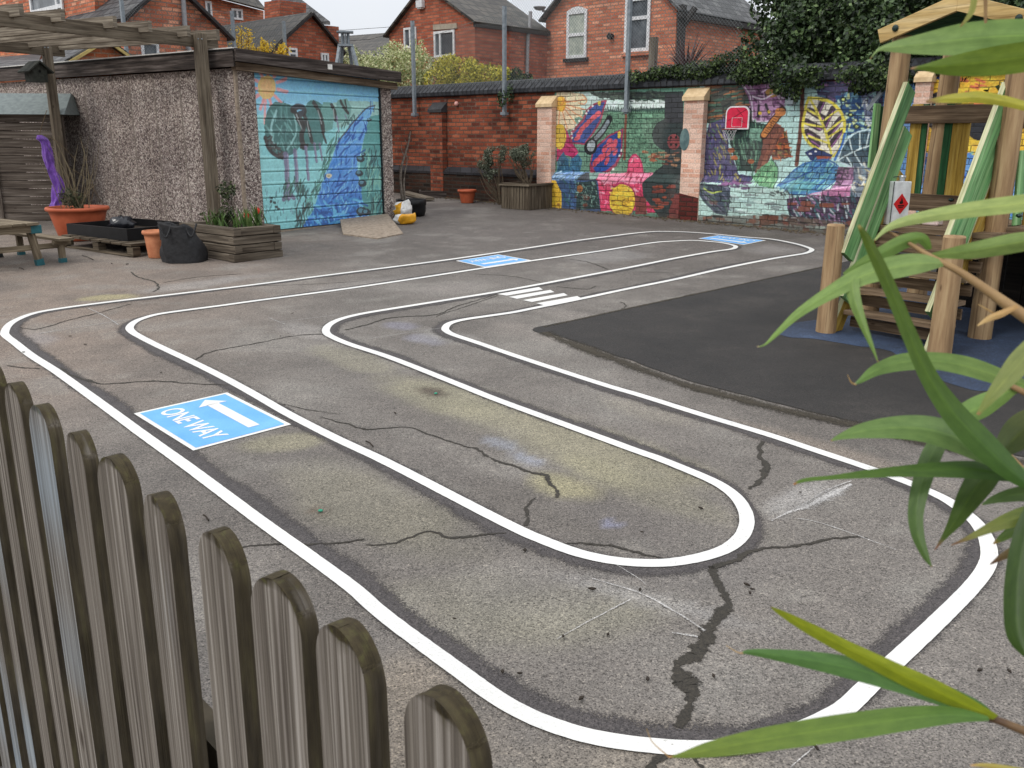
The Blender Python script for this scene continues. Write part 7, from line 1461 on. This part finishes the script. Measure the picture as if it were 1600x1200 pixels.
# side boards
def sideboard(px, yt, yb, b_, mat, wd=.085, thick=.022):
    q1, q0 = tp(px[0], yt, b_), tp(px[1], yb, b_); mb = MB(); mb.bar(q0, q1, wd, thick, e2); return mb.build('side_slat', mat, tw, bevel=.004)
sideboard((1371, 1361), 162, 262, bF + .12, M_grn); sideboard((1377, 1368), 166, 266, bF + .28, M_dgr); sideboard((1382, 1374), 168, 260, bF + .46, M_dgr)
sideboard((1598, 1588), 235, 352, bF + .14, M_grn, .12); sideboard((1612, 1604), 245, 352, bF + .3, M_yel, .12)
mb = MB(); q0, q1 = tp(1579, 190, bF + .1), tp(1640, 190, bF + .1); q1[2] = q0[2]; mb.bar(q0, q1, .05, .1, e2); mb.build('side_rail', M_brn, tw)
for q in (tp(1592, 338, bF + .02), tp(1486, 313, bR - .03)): mb = MB(); mb.lathe(q, [(.001, .02), (.02, .014), (.024, 0), (.001, -.012)], 12); mb.build('bolt_cap', M_bolt, tw)
# handrail boards: green faces with a pale strip along the front edge
def slope_board(ptop, pbot, bt, bb_, wd, mat, name, edge=True, da=0.0):
    A_, B2 = tp(*ptop, bt) + e1 * da, tp(*pbot, bb_) + e1 * da; d = unit(A_ - B2); up = unit(np.cross(e1, d)); up = up if np.dot(up, e2) < 0 else -up   # towards the front
    mb = MB(); c = (A_ + B2) / 2 - up * wd / 2; mb.obox(c, (A_ - B2) / 2, up * wd / 2, e1 * .019); ob = mb.build(name, mat, tw)
    if edge: mb = MB(); mb.obox(c + up * (wd / 2 + .0015), (A_ - B2) / 2 * .999, e1 * .0185, up * .001); mb.build('edge_strip', M_edge, ob)
    return ob
bt_, bb0 = bF - .04, -.02
slope_board((1415, 128), (1316, 395), bt_, bb0 + .02, .155, M_grn, 'handrail'); slope_board((1408, 197), (1312, 462), bt_ + .03, bb0 + .05, .15, M_grn, 'handrail', True, .012); slope_board((1400, 262), (1294, 523), bt_ + .03, bb0, .13, M_yel, 'stringer', True)
slope_board((1570, 128), (1478, 372), bt_, bb0 + .06, .155, M_grn, 'handrail'); slope_board((1560, 197), (1449, 487), bt_ + .03, bb0, .15, M_grn, 'handrail', True, .0); slope_board((1552, 266), (1443, 556), bt_ + .05, bb0 + .03, .15, M_yel, 'stringer', True)
# steps
ns = 5
for k in range(1, ns):
    z = gT + (zP - gT) * k / ns; b_ = .0 + (bF - .24) * k / ns
    mb = MB(); mb.obox(T(SW / 2 + .03, b_ + .06, z), e1 * (SW / 2 - .05), e2 * .075, ZUP * .018); st_ = mb.build('step', M_brn, tw, bevel=.004)
    mb = MB(); mb.obox(T(SW / 2 + .03, b_ + .10, z - .085), e1 * (SW / 2 - .055), e2 * .011, ZUP * .04); mb.build('riser', M_brn, st_)
# roof
bE = bF - .16; eL, eA, eR = tp(1373, 57, bE), tp(1496, 3, bE), tp(1625, 42, bE); zE = eL[2]; eA_ = np.array([*((eL + (eR - eL) * np.dot(eA - eL, e1) / np.dot(eR - eL, e1))[:2]), eA[2]])
eR2 = T(2 * tab(eA)[0] - tab(eL)[0], bE, zE)
fw = .105
for P0, P1 in ((eL, eA), (eR2, eA)):
    d = unit(P1 - P0); up = unit(np.cross(np.cross(d, ZUP), d)); up = up if up[2] > 0 else -up; mb = MB(); mb.prism([P0 - up * fw * .5, P1 - ZUP * fw * .58, P1 + ZUP * fw * .58, P0 + up * fw * .5], e2 * .035); mb.build('roof_fascia', M_pine, tw, bevel=.003)
    off_ = e2 * .037; nb_ = 6
    L_ = np.linalg.norm(P1 - P0)
    for k in range(nb_):
        c0, c1 = P0 + (P1 - P0) * (k / nb_), P0 + (P1 - P0) * ((k + .96) / nb_); mb = MB(); q = [c0 + off_, c1 + off_, c1 + off_ + e2 * 1.5, c0 + off_ + e2 * 1.5]; mb.prism([p + up * .02 for p in q], up * .025); mb.build('roof_board', M_dgr, tw)
    mb = MB(); mb.prism([P0 - up * fw * .5 + e2 * 1.54, P1 - ZUP * fw * .58 + e2 * 1.54, P1 + ZUP * fw * .58 + e2 * 1.54, P0 + up * fw * .5 + e2 * 1.54], e2 * .035); mb.build('roof_fascia', M_pine, tw)
for px, py in ((1399, 44), (1592, 28)):
    mb = MB(); c = tp(px, py, bE - .004); P = []
    for r_, o in ((.001, .02), (.018, .016), (.026, .004), (.026, 0)): P.append([c - e2 * o + (e1 * math.cos(a) + ZUP * math.sin(a)) * r_ for a in np.linspace(0, 6.2832, 17)[:-1]])
    mb.grid(P, closed=True); mb.build('bolt_cap', M_bolt, tw)
mb = MB(); mb.bar(T(a3 - .02, bF, zR - .05), T(tab(p4t)[0] + .1, bF, zR - .05), .09, .05, ZUP); mb.build('roof_tie', M_dkp, tw)
# white solvent can with a red diamond
M_can = plain('white_painted_tin', S(226, 228, 232), .3); M_seam = plain('dark_seam', S(60, 62, 66), .5); M_rdia = plain('red_hazard_label', S(206, 34, 40), .45); M_blkp = plain('black_print', S(20, 16, 16), .5)
cb = tp(1391, 343, bF - .20); cb[2] = zP + .001; zcan = ZAT(cb, 284) - zP
vd = unit((cb - CAM) * [1, 1, 0]); rt_ = np.array([vd[1], -vd[0], 0]); kk = np.linalg.norm(cb - CAM) / FPX
cx = unit(rt_ * .84 + vd * .54); cy = unit(-rt_ * .54 + vd * .84); WX, WY = 23 * kk / .84, 17.0 * kk / .54
can = empty('metal_can', cb, 'white metal can with a red hazard diamond on the tower platform', 'can')
cc_ = cb + cx * WX / 2 + cy * WY / 2 + ZUP * zcan / 2; mb = MB(); mb.obox(cc_, cx * WX / 2, cy * WY / 2, ZUP * zcan / 2); mb.build('can_body', M_can, can, bevel=.006)
mb = MB(); mb.bar(cb - (cx + cy) * .002, cb - (cx + cy) * .002 + ZUP * zcan, .007, .007, rt_); mb.build('seam', M_seam, can); mb = MB(); mb.lathe(cb + cx * WX * .72 + cy * WY * .4 + ZUP * zcan, [(.02, 0), (.02, .02), (.026, .022), (.026, .045), (.001, .047)], 16); mb.build('cap', plain('silver_cap', S(190, 192, 196), .3, .6), can)
mb = MB(); h0 = cb + cx * WX * .15 + cy * WY * .5 + ZUP * zcan; mb.tube(spline([h0, h0 + ZUP * .03 + cx * .02, h0 + ZUP * .03 + cx * .08, h0 + cx * .1], 4), .004, 6); mb.build('handle', M_seam, can)
dc_ = cb + cx * WX * .5 + ZUP * zcan * .49; mb = MB(); rw, rh = WX * .42, zcan * .24
q4 = [dc_ + cx * rw, dc_ + ZUP * rh, dc_ - cx * rw, dc_ - ZUP * rh]; mb.prism([p - cy * .0015 for p in q4], -cy * .001); mb.build('hazard_diamond', M_rdia, can)
mb = MB(); fl = [(0, .62), (.16, .36), (.26, .12), (.16, -.02), (-.16, -.02), (-.26, .14), (-.12, .30), (-.06, .16)]; mb.prism([dc_ + cx * rw * a + ZUP * rh * (b_ + .02) - cy * .003 for a, b_ in fl], -cy * .0006); mb.obox(dc_ - ZUP * rh * .17 - cy * .0032, cx * rw * .42, ZUP * rh * .06, cy * .0004); mb.obox(dc_ - ZUP * rh * .34 - cy * .0032, cx * rw * .3, ZUP * rh * .04, cy * .0004); mb.build('flame_mark', M_blkp, can)
# packets
q = tp(1432, 340, bF + .08); q[2] = zP; mb = MB(); mb.obox(q + ZUP * .035, e1 * .042, e2 * .03, ZUP * .034); tag(mb.build('small_box', noisy('cream_card', S(196, 186, 164), S(216, 208, 190), 8, .8, bmp=0), bevel=.005), 'small cream block on the platform beside the white can', 'box')
q = tp(1458, 339, bF + .08); q[2] = zP; mb = MB(); mb.obox(q + ZUP * .032, e1 * .068, e2 * .045, ZUP * .03); tag(mb.build('paper_packet', noisy('pale_pink_paper', S(214, 180, 180), S(238, 226, 222), 14, .7, bmp=.1), bevel=.012), 'pale pink and white packet on the platform right of the cream block', 'packet')
m_, t, bs = newmat('clear_film'); bs.inputs['Base Color'].default_value = (.9, .9, .9, 1); bs.inputs['Roughness'].default_value = .15; bs.inputs['Alpha'].default_value = .35
q = tp(1425, 338, bF - .0); q[2] = zP; mb = MB(); r_ = random.Random(3); mb.smooth = False
mb.grid([[q + e1 * (x * .12 - .07) + e2 * (y * .05) + ZUP * (.012 + .05 * abs(mnoise.noise(Vector((x * 3.1, y * 4, 7)))) * (1 + y)) for x in np.linspace(0, 1, 12)] for y in np.linspace(0, 1, 6)]); tag(mb.build('plastic_film', m_), 'crumpled clear plastic wrapping between the can and the cream block', 'plastic film')

# ------------------------------------------------------------------ picket fence
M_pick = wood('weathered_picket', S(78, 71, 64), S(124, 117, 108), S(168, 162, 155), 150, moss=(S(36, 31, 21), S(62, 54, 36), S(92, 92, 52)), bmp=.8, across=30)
fence = empty('picket_fence', np.array([-.05, .6, 0]), 'weathered grey picket fence with mossy rounded tops in the foreground', 'fence')
tips = [(703, 1090), (551, 981), (433, 896), (338, 824), (246, 767), (183, 713), (121, 672), (70, 634), (26, 598), (-12, 572), (-44, 550)]
PH = 1.2; Q = [G(x, y, PH) for x, y in tips]; fd = unit((Q[8] - Q[0]) * [1, 1, 0]); fn = np.array([fd[1], -fd[0], 0]); fn = fn if np.dot(fn, Q[0]) > 0 else -fn        # fn away from camera side
# straighten the row: positions along the line of best fit
ss = [float(np.dot(q - Q[0], fd)) for q in Q]; lat = [float(np.dot(q - Q[0], fn)) for q in Q]
extra = []; s_ = ss[0] - .128; 
pos = [(s, l) for s, l in zip(ss, lat)] + [(s_ - .05, lat[0]), (ss[-1] + .15, lat[-1]), (ss[-1] + .30, lat[-1]), (ss[-1] + .45, lat[-1]), (ss[-1] + .60, lat[-1])]
PW, PT = .094, .021; r_ = random.Random(21)
for i, (s, l) in enumerate(pos):
    wd = PW * r_.uniform(.96, 1.04); top = PH + (Q[0][2] - PH) * 1 + gz((Q[0] + fd * s)[1]) - gz(Q[0][1]) + (0 if i < len(Q) else r_.uniform(-.01, .01)); c0 = Q[0] * [1, 1, 0] + fd * s + fn * l; tilt = r_.uniform(-.012, .012); twist = r_.uniform(-.06, .06)
    u = unit(fd * math.cos(twist) + fn * math.sin(twist)); nn_ = np.cross(u, ZUP); nn_ = nn_ if np.dot(nn_, fn) > 0 else -nn_
    # columns across, rows up; each row has front and back faces
    zs_ = list(np.linspace(.06, top - wd * .55, 26)) + [top - wd * .55 + wd * .55 * math.sin(a) for a in np.linspace(.12, math.pi / 2 - .004, 13)]
    mb = MB(); mb.usecol = True; mb.smooth = True; seed = i * 7.3; bl_ = r_.random() ** 2 * .8; hb = top - wd * .55
    def strip(ring, facing):
        rows, uvs, cols = [], [], []
        for z in zs_:
            e = max(0.0, (z - hb) / (wd * .55)); hw = wd / 2 * math.sqrt(max(1 - e * e, 1e-5)); row, uv, cl = [], [], []
            for a, b_ in ring:
                wob = mnoise.noise(Vector((a * 2 + seed, b_ * 2, z * 5))) * .0022 + mnoise.noise(Vector((a * 14 + seed, b_ * 9, z * 30))) * .0006
                chip = .006 * max(0, mnoise.noise(Vector((a * 3 + seed, b_ * 3, z * 14))) - .38) * (abs(a) == 1)
                p = c0 + u * (a * (hw - chip) + wob + tilt * z) + nn_ * (PT * (b_ - .5) + wob * .5) + ZUP * z; row.append(p)
                if facing in 'FB': uv.append((z, a * hw + seed + (0 if facing == 'F' else 1.3)))
                else: uv.append((z + (.7 if e > .5 else 0), seed + 2.1 + b_ * PT + (0 if facing == 'R' else .9)))
                topness = min(1.0, max(0.0, (z - (top - .045 - .05 * mnoise.noise(Vector((a * 3 + seed, b_, 1))))) / .05))
                if facing == 'F': m_ = topness * .55 if e < .8 else topness * .8
                else: m_ = min(1, topness * 1.05 + .15)
                blue = max(0.0, bl_ * (.6 + mnoise.noise(Vector((z * 4, seed, 2))))) if facing == 'F' else 0
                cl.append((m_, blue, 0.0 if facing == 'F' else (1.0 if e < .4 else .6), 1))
            rows.append(row); uvs.append(uv); cols.append(cl)
        mb.grid(rows, uvs, cols)
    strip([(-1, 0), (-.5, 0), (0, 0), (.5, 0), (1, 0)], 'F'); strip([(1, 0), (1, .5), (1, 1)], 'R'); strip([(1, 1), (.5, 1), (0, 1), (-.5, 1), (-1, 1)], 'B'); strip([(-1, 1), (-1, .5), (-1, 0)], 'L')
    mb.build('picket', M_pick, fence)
    if i in (3, 7):   # a knot standing in the face
        pass
for z in (.32, .80):
    mb = MB(); q0 = Q[0] * [1, 1, 0] + fd * (ss[0] - .5) + fn * (lat[0] + PT + .02) + ZUP * z; q1 = Q[0] * [1, 1, 0] + fd * (ss[-1] + .75) + fn * (lat[-1] + PT + .02) + ZUP * (z + .04); mb.bar(q0, q1, .075, .036, ZUP); mb.build('rail', noisy('rail_timber', S(50, 45, 36), S(84, 76, 62), 9, .9), fence)

# ------------------------------------------------------------------ bamboo leaning in from the right
M_leaf, t, bs = newmat('bamboo_leaf'); v = coords(t, 'UV', (1, 1, 1)); st = noise(t, coords(t, 'UV', (3, 60, 1)), 1.0, 3); sx = N(t, 'ShaderNodeSeparateXYZ'); t.links.new(v, sx.inputs[0])
blot = noise(t, coords(t, 'UV', (6, 2.5, 1)), 1.3, 4)
c = mixc(t, attr(t), ramp(t, st, [(.3, (.78, .80, .74, 1)), (.7, (1.18, 1.16, 1.1, 1))]), 1, 'MULTIPLY'); c = mixc(t, c, ramp(t, blot, [(.3, (.82, .84, .78, 1)), (.7, (1.15, 1.1, 1.05, 1))]), 1, 'MULTIPLY')
mid = ramp(t, math_(t, 'ABSOLUTE', math_(t, 'SUBTRACT', sx.outputs[1], .5)), [(.0, (1.28, 1.26, 1.1, 1)), (.035, (1, 1, 1, 1))]); c = mixc(t, c, mid, 1, 'MULTIPLY')
t.links.new(c, bs.inputs['Base Color']); bs.inputs['Roughness'].default_value = .42; bs.inputs['Specular IOR Level'].default_value = .4; bump(t, bs, st, .15, .001)
tr = N(t, 'ShaderNodeBsdfTranslucent'); t.links.new(c, tr.inputs[0]); ms = N(t, 'ShaderNodeMixShader'); ms.inputs[0].default_value = .32; t.links.new(bs.outputs[0], ms.inputs[1]); t.links.new(tr.outputs[0], ms.inputs[2]); t.links.new(ms.outputs[0], t.nodes['Material Output'].inputs[0])
M_stem = noisy('bamboo_stem', S(120, 92, 62), S(160, 132, 92), 40, .6, bmp=.1); M_dry = noisy('dry_sheath', S(200, 168, 116), S(228, 206, 164), 50, .7, bmp=.2)
bam = empty('bamboo', np.array([.62, .45, 0]), 'bamboo spray with long green leaves leaning in from the right edge', 'plant')
LG_, MG, DG, YG, OL = (142, 168, 108), (98, 136, 74), (62, 92, 40), (166, 172, 52), (124, 136, 66); BR = (150, 116, 74)
def leaf(pts, d0, d1, col, col2=None, tilt=.35, tip=.08, fold=.3, tipcol=BR, wk=1.0):
    """pts: (px, py, half width px) from tip to base; d0/d1 distance at tip and base; a thin folded blade"""
    Pp = spline(pts, 8); n_ = len(Pp); rows = []; uv = []; cols = []; Cn = []
    for i, p in enumerate(Pp): Cn.append(AT(p[0], p[1], d0 + (d1 - d0) * i / (n_ - 1)))
    L = 0; col2 = col2 or col; c1, c2, c3 = (np.array(S(*q)[:3]) * .9 for q in (col, col2, tipcol)); ct = random.uniform(0, 40)
    for i, p in enumerate(Pp):
        a, b_ = Cn[max(i - 1, 0)], Cn[min(i + 1, n_ - 1)]; d = unit(b_ - a); vw = unit(Cn[i] - CAM); s_ = unit(np.cross(d, vw)); f_ = unit(np.cross(s_, d)); k = np.linalg.norm(Cn[i] - CAM) / FPX; w_ = max(p[2], .35) * k * wk * .95
        if i: L += np.linalg.norm(Cn[i] - Cn[i - 1])
        q = i / (n_ - 1); row = []; u_ = []; cl = []; wv_ = .25 * math.sin(q * 5 + ct)
        for x in (-1, -.6, -.2, 0, .2, .6, 1):
            row.append(Cn[i] + s_ * w_ * x + f_ * w_ * (tilt * x + fold * (abs(x) - .5) + wv_ * x * x)); u_.append((L * 14, .5 + x * .5)); cc_ = c1 * (1 - q) + c2 * q; tb = max(0.0, 1 - q / tip) if tip > 0 else 0; tb = min(1, tb * 1.6 * (1 + .4 * x * math.sin(ct))); cc_ = cc_ * (1 - tb) + c3 * tb; cl.append((*cc_, 1))
        rows.append(row); uv.append(u_); cols.append(cl)
    mb = MB(); mb.usecol = True; mb.smooth = True; mb.grid(rows, uv, cols); return mb.build('leaf', M_leaf, bam)
D = .62
leaf([(1360, 92, .6), (1373, 78, 2), (1400, 73, 8), (1440, 69, 14), (1500, 62, 21), (1560, 57, 22), (1620, 55, 20), (1690, 52, 14)], D, D + .03, LG_, (112, 148, 72), .3, .05)
leaf([(1423, 107, 1), (1448, 105, 5), (1480, 103, 12), (1530, 98, 18), (1580, 92, 20), (1640, 84, 18), (1700, 78, 10)], D - .02, D + .02, (108, 136, 54), (128, 152, 60), -.3, .09, tipcol=(190, 150, 124))
leaf([(1447, 159, 2), (1475, 155, 5), (1500, 153, 7), (1530, 152, 8), (1570, 158, 7), (1610, 168, 6), (1680, 186, 5)], D, D, (176, 172, 62), (178, 176, 70), .3, .14, tipcol=(150, 118, 84))
leaf([(1366, 376, 1), (1385, 358, 4), (1410, 347, 7), (1450, 338, 9), (1500, 330, 11), (1560, 322, 12), (1620, 315, 12), (1700, 308, 9)], D - .04, D, (168, 186, 122), (160, 180, 104), .4, .02)
leaf([(1700, 362, 4), (1640, 372, 11), (1590, 379, 14), (1540, 388, 13), (1500, 394, 10), (1455, 399, 3)], D, D - .03, (140, 164, 96), (128, 156, 88), .35, .0)
leaf([(1183, 542, .8), (1196, 538, 1.5), (1215, 520, 4), (1250, 488, 7), (1300, 456, 11), (1350, 430, 15), (1400, 417, 17), (1440, 411, 14), (1478, 412, 3)], D - .09, D - .03, (124, 158, 76), (138, 166, 102), .35, .06, tipcol=(200, 180, 140))
leaf([(1318, 428, 2), (1350, 410, 8), (1385, 392, 11), (1415, 377, 11), (1440, 374, 9), (1452, 390, 4)], D - .05, D - .02, (132, 164, 96), (112, 146, 70), -.4, .0)
leaf([(1372, 566, .6), (1362, 540, 3), (1348, 505, 6), (1336, 470, 9), (1332, 440, 10), (1340, 425, 6)], D - .08, D - .05, (108, 140, 62), (130, 158, 92), .3, .04)
leaf([(1341, 352, 1.5), (1352, 370, 6), (1372, 410, 9), (1395, 460, 10), (1422, 525, 11), (1452, 590, 13), (1490, 645, 17), (1535, 693, 19), (1580, 735, 15), (1612, 762, 6)], D - .12, D - .06, (96, 118, 44), (66, 104, 44), .45, .06, tipcol=(196, 176, 110))
leaf([(1336, 600, 1), (1346, 594, 4), (1370, 578, 9), (1410, 566, 13), (1460, 564, 13), (1510, 572, 14), (1560, 588, 12), (1610, 604, 6)], D - .05, D, (98, 134, 62), (128, 156, 90), .35, .05, tipcol=(206, 184, 140))
leaf([(1528, 648, 2), (1545, 625, 7), (1572, 592, 13), (1600, 560, 17), (1640, 520, 14), (1680, 480, 8)], D - .12, D - .1, (124, 138, 66), (128, 140, 76), .3, .07)
leaf([(1478, 668, 3), (1500, 652, 13), (1530, 636, 17), (1560, 620, 13), (1590, 607, 6), (1625, 612, 3)], D - .03, D, (112, 148, 78), (130, 162, 88), .3, .0)
leaf([(1298, 689, 1), (1315, 682, 5), (1350, 673, 12), (1400, 668, 17), (1450, 671, 20), (1500, 686, 21), (1550, 712, 16), (1608, 745, 5)], D - .08, D - .04, (110, 142, 74), (116, 146, 92), .4, .04)
leaf([(1240, 757, 1.5), (1258, 750, 3), (1300, 746, 3.5), (1350, 741, 6), (1400, 737, 8), (1460, 734, 11), (1520, 734, 13), (1570, 740, 11), (1620, 748, 6)], D - .07, D - .03, (96, 130, 48), (58, 92, 42), .35, .07, tipcol=(162, 108, 64))
leaf([(1456, 886, .6), (1446, 868, 5), (1434, 835, 9), (1431, 800, 11), (1440, 755, 13), (1456, 710, 14), (1475, 675, 10)], D - .05, D - .02, (78, 106, 48), (82, 112, 58), .35, .03)
leaf([(1460, 860, .5), (1476, 838, 4), (1494, 812, 10), (1516, 775, 17), (1540, 742, 20), (1565, 720, 14)], D - .03, D, (76, 100, 34), (64, 92, 36), -.3, .18, tipcol=(140, 100, 84))
leaf([(1486, 852, .8), (1510, 842, 3), (1545, 826, 7), (1580, 812, 11), (1620, 800, 12), (1680, 790, 6)], D - .06, D - .04, (128, 128, 56), (90, 116, 52), .3, .28, tipcol=(112, 80, 52))
leaf([(1534, 789, .8), (1555, 780, 6), (1585, 773, 10), (1620, 770, 11), (1680, 768, 6)], D - .04, D - .03, (70, 98, 40), (76, 104, 44), .35, .03)
leaf([(1552, 850, 1), (1570, 838, 6), (1595, 822, 8), (1640, 800, 6)], D - .02, D, (84, 110, 44), (80, 108, 44), .3, .2, tipcol=(150, 120, 60))
leaf([(1547, 882, .8), (1570, 868, 5), (1600, 852, 6), (1640, 836, 4)], D - .02, D, (120, 92, 62), (96, 100, 50), .3, .3, tipcol=(110, 78, 56))
leaf([(1606, 1030, 1), (1592, 995, 14), (1588, 950, 16), (1592, 890, 16), (1604, 830, 15), (1616, 780, 6)], D - .07, D - .05, (58, 84, 28), (56, 82, 30), .3, .0)
leaf([(1560, 716, 4), (1580, 690, 18), (1610, 665, 24), (1660, 650, 16)], D + .03, D + .05, (64, 86, 30), (84, 92, 36), .3, .0)
leaf([(1204, 948, .8), (1225, 960, 5), (1270, 985, 9), (1330, 1016, 11), (1400, 1050, 13), (1460, 1078, 14), (1510, 1102, 11), (1556, 1121, 4)], D - .13, D - .08, (152, 164, 44), (146, 160, 40), -.75, .03)
leaf([(1158, 1021, 1), (1172, 1019, 4), (1210, 1023, 8), (1270, 1032, 13), (1330, 1044, 16), (1400, 1063, 16), (1470, 1085, 15), (1530, 1108, 10), (1552, 1120, 3)], D - .12, D - .075, (84, 124, 60), (76, 116, 56), .3, .05, tipcol=(214, 160, 110))
leaf([(1044, 1183, .8), (1066, 1180, 4), (1110, 1171, 11), (1180, 1158, 16), (1260, 1145, 18), (1340, 1133, 18), (1420, 1122, 16), (1490, 1117, 11), (1545, 1123, 3)], D - .13, D - .085, (120, 138, 48), (84, 124, 54), .35, .07, tipcol=(202, 146, 90))
leaf([(1516, 1196, .8), (1540, 1196, 3), (1580, 1202, 4), (1640, 1212, 3)], D - .1, D - .1, (190, 166, 96), (150, 150, 60), .2, .2, tipcol=(200, 160, 110))
leaf([(1500, 42, .6), (1512, 28, 3), (1520, 12, 4), (1524, -20, 4)], D, D, (150, 150, 84), (166, 170, 100), .2, .2)
def stem(pts, d, r0, r1, mat=None):
    c_ = spline([AT(x, y, d) for x, y in pts], 6); mb = MB(); mb.tube(c_, [r0 + (r1 - r0) * q / (len(c_) - 1) for q in range(len(c_))], 8); return mb.build('stem', mat or M_stem, bam)
stem([(1386, 360), (1420, 380), (1452, 400), (1500, 425), (1540, 452), (1580, 480), (1640, 520)], D - .03, .0006, .0038)
stem([(1536, 1120), (1560, 1126), (1600, 1142), (1660, 1166)], D - .075, .0016, .0026, noisy('dark_node', S(70, 50, 38), S(112, 88, 58), 60, .6, bmp=.1))
stem([(1540, -10), (1540, 36)], D, .0012, .0008); stem([(1578, 712), (1600, 736), (1650, 790), (1700, 860)], D - .035, .0014, .003); stem([(1560, 592), (1590, 608), (1660, 640)], D - .01, .0012, .0024)
stem([(1640, 520), (1680, 640), (1700, 860), (1690, 1100), (1660, 1166)], D - .02, .0038, .005)
for pts in ([(1527, 509, .6), (1545, 498, 4), (1565, 490, 5), (1590, 478, 3)], [(1528, 475, .4), (1540, 482, 1), (1552, 489, 1.2)], [(1010, 1138, .3), (1020, 1160, .7), (1046, 1183, 1)], [(1134, 1008, .3), (1150, 1018, .8), (1160, 1021, 1)], [(1324, 585, .3), (1330, 597, 1), (1338, 601, 1.6)]):
    o = leaf(pts, D - .05, D - .04, (214, 182, 130), (190, 150, 100), .3, 0); o.name = 'dry_sheath'
# main canes outside the frame that carry the sprays
mb = MB(); c_ = spline([np.array([.62, .45, 0]), np.array([.56, .47, .8]), AT(1700, 860, D), AT(1690, 500, D), AT(1700, 60, D + .03), AT(1690, -200, D + .1)], 8); mb.tube(c_, [.011 - .00012 * q for q in range(len(c_))], 10); mb.build('cane', M_stem, bam)
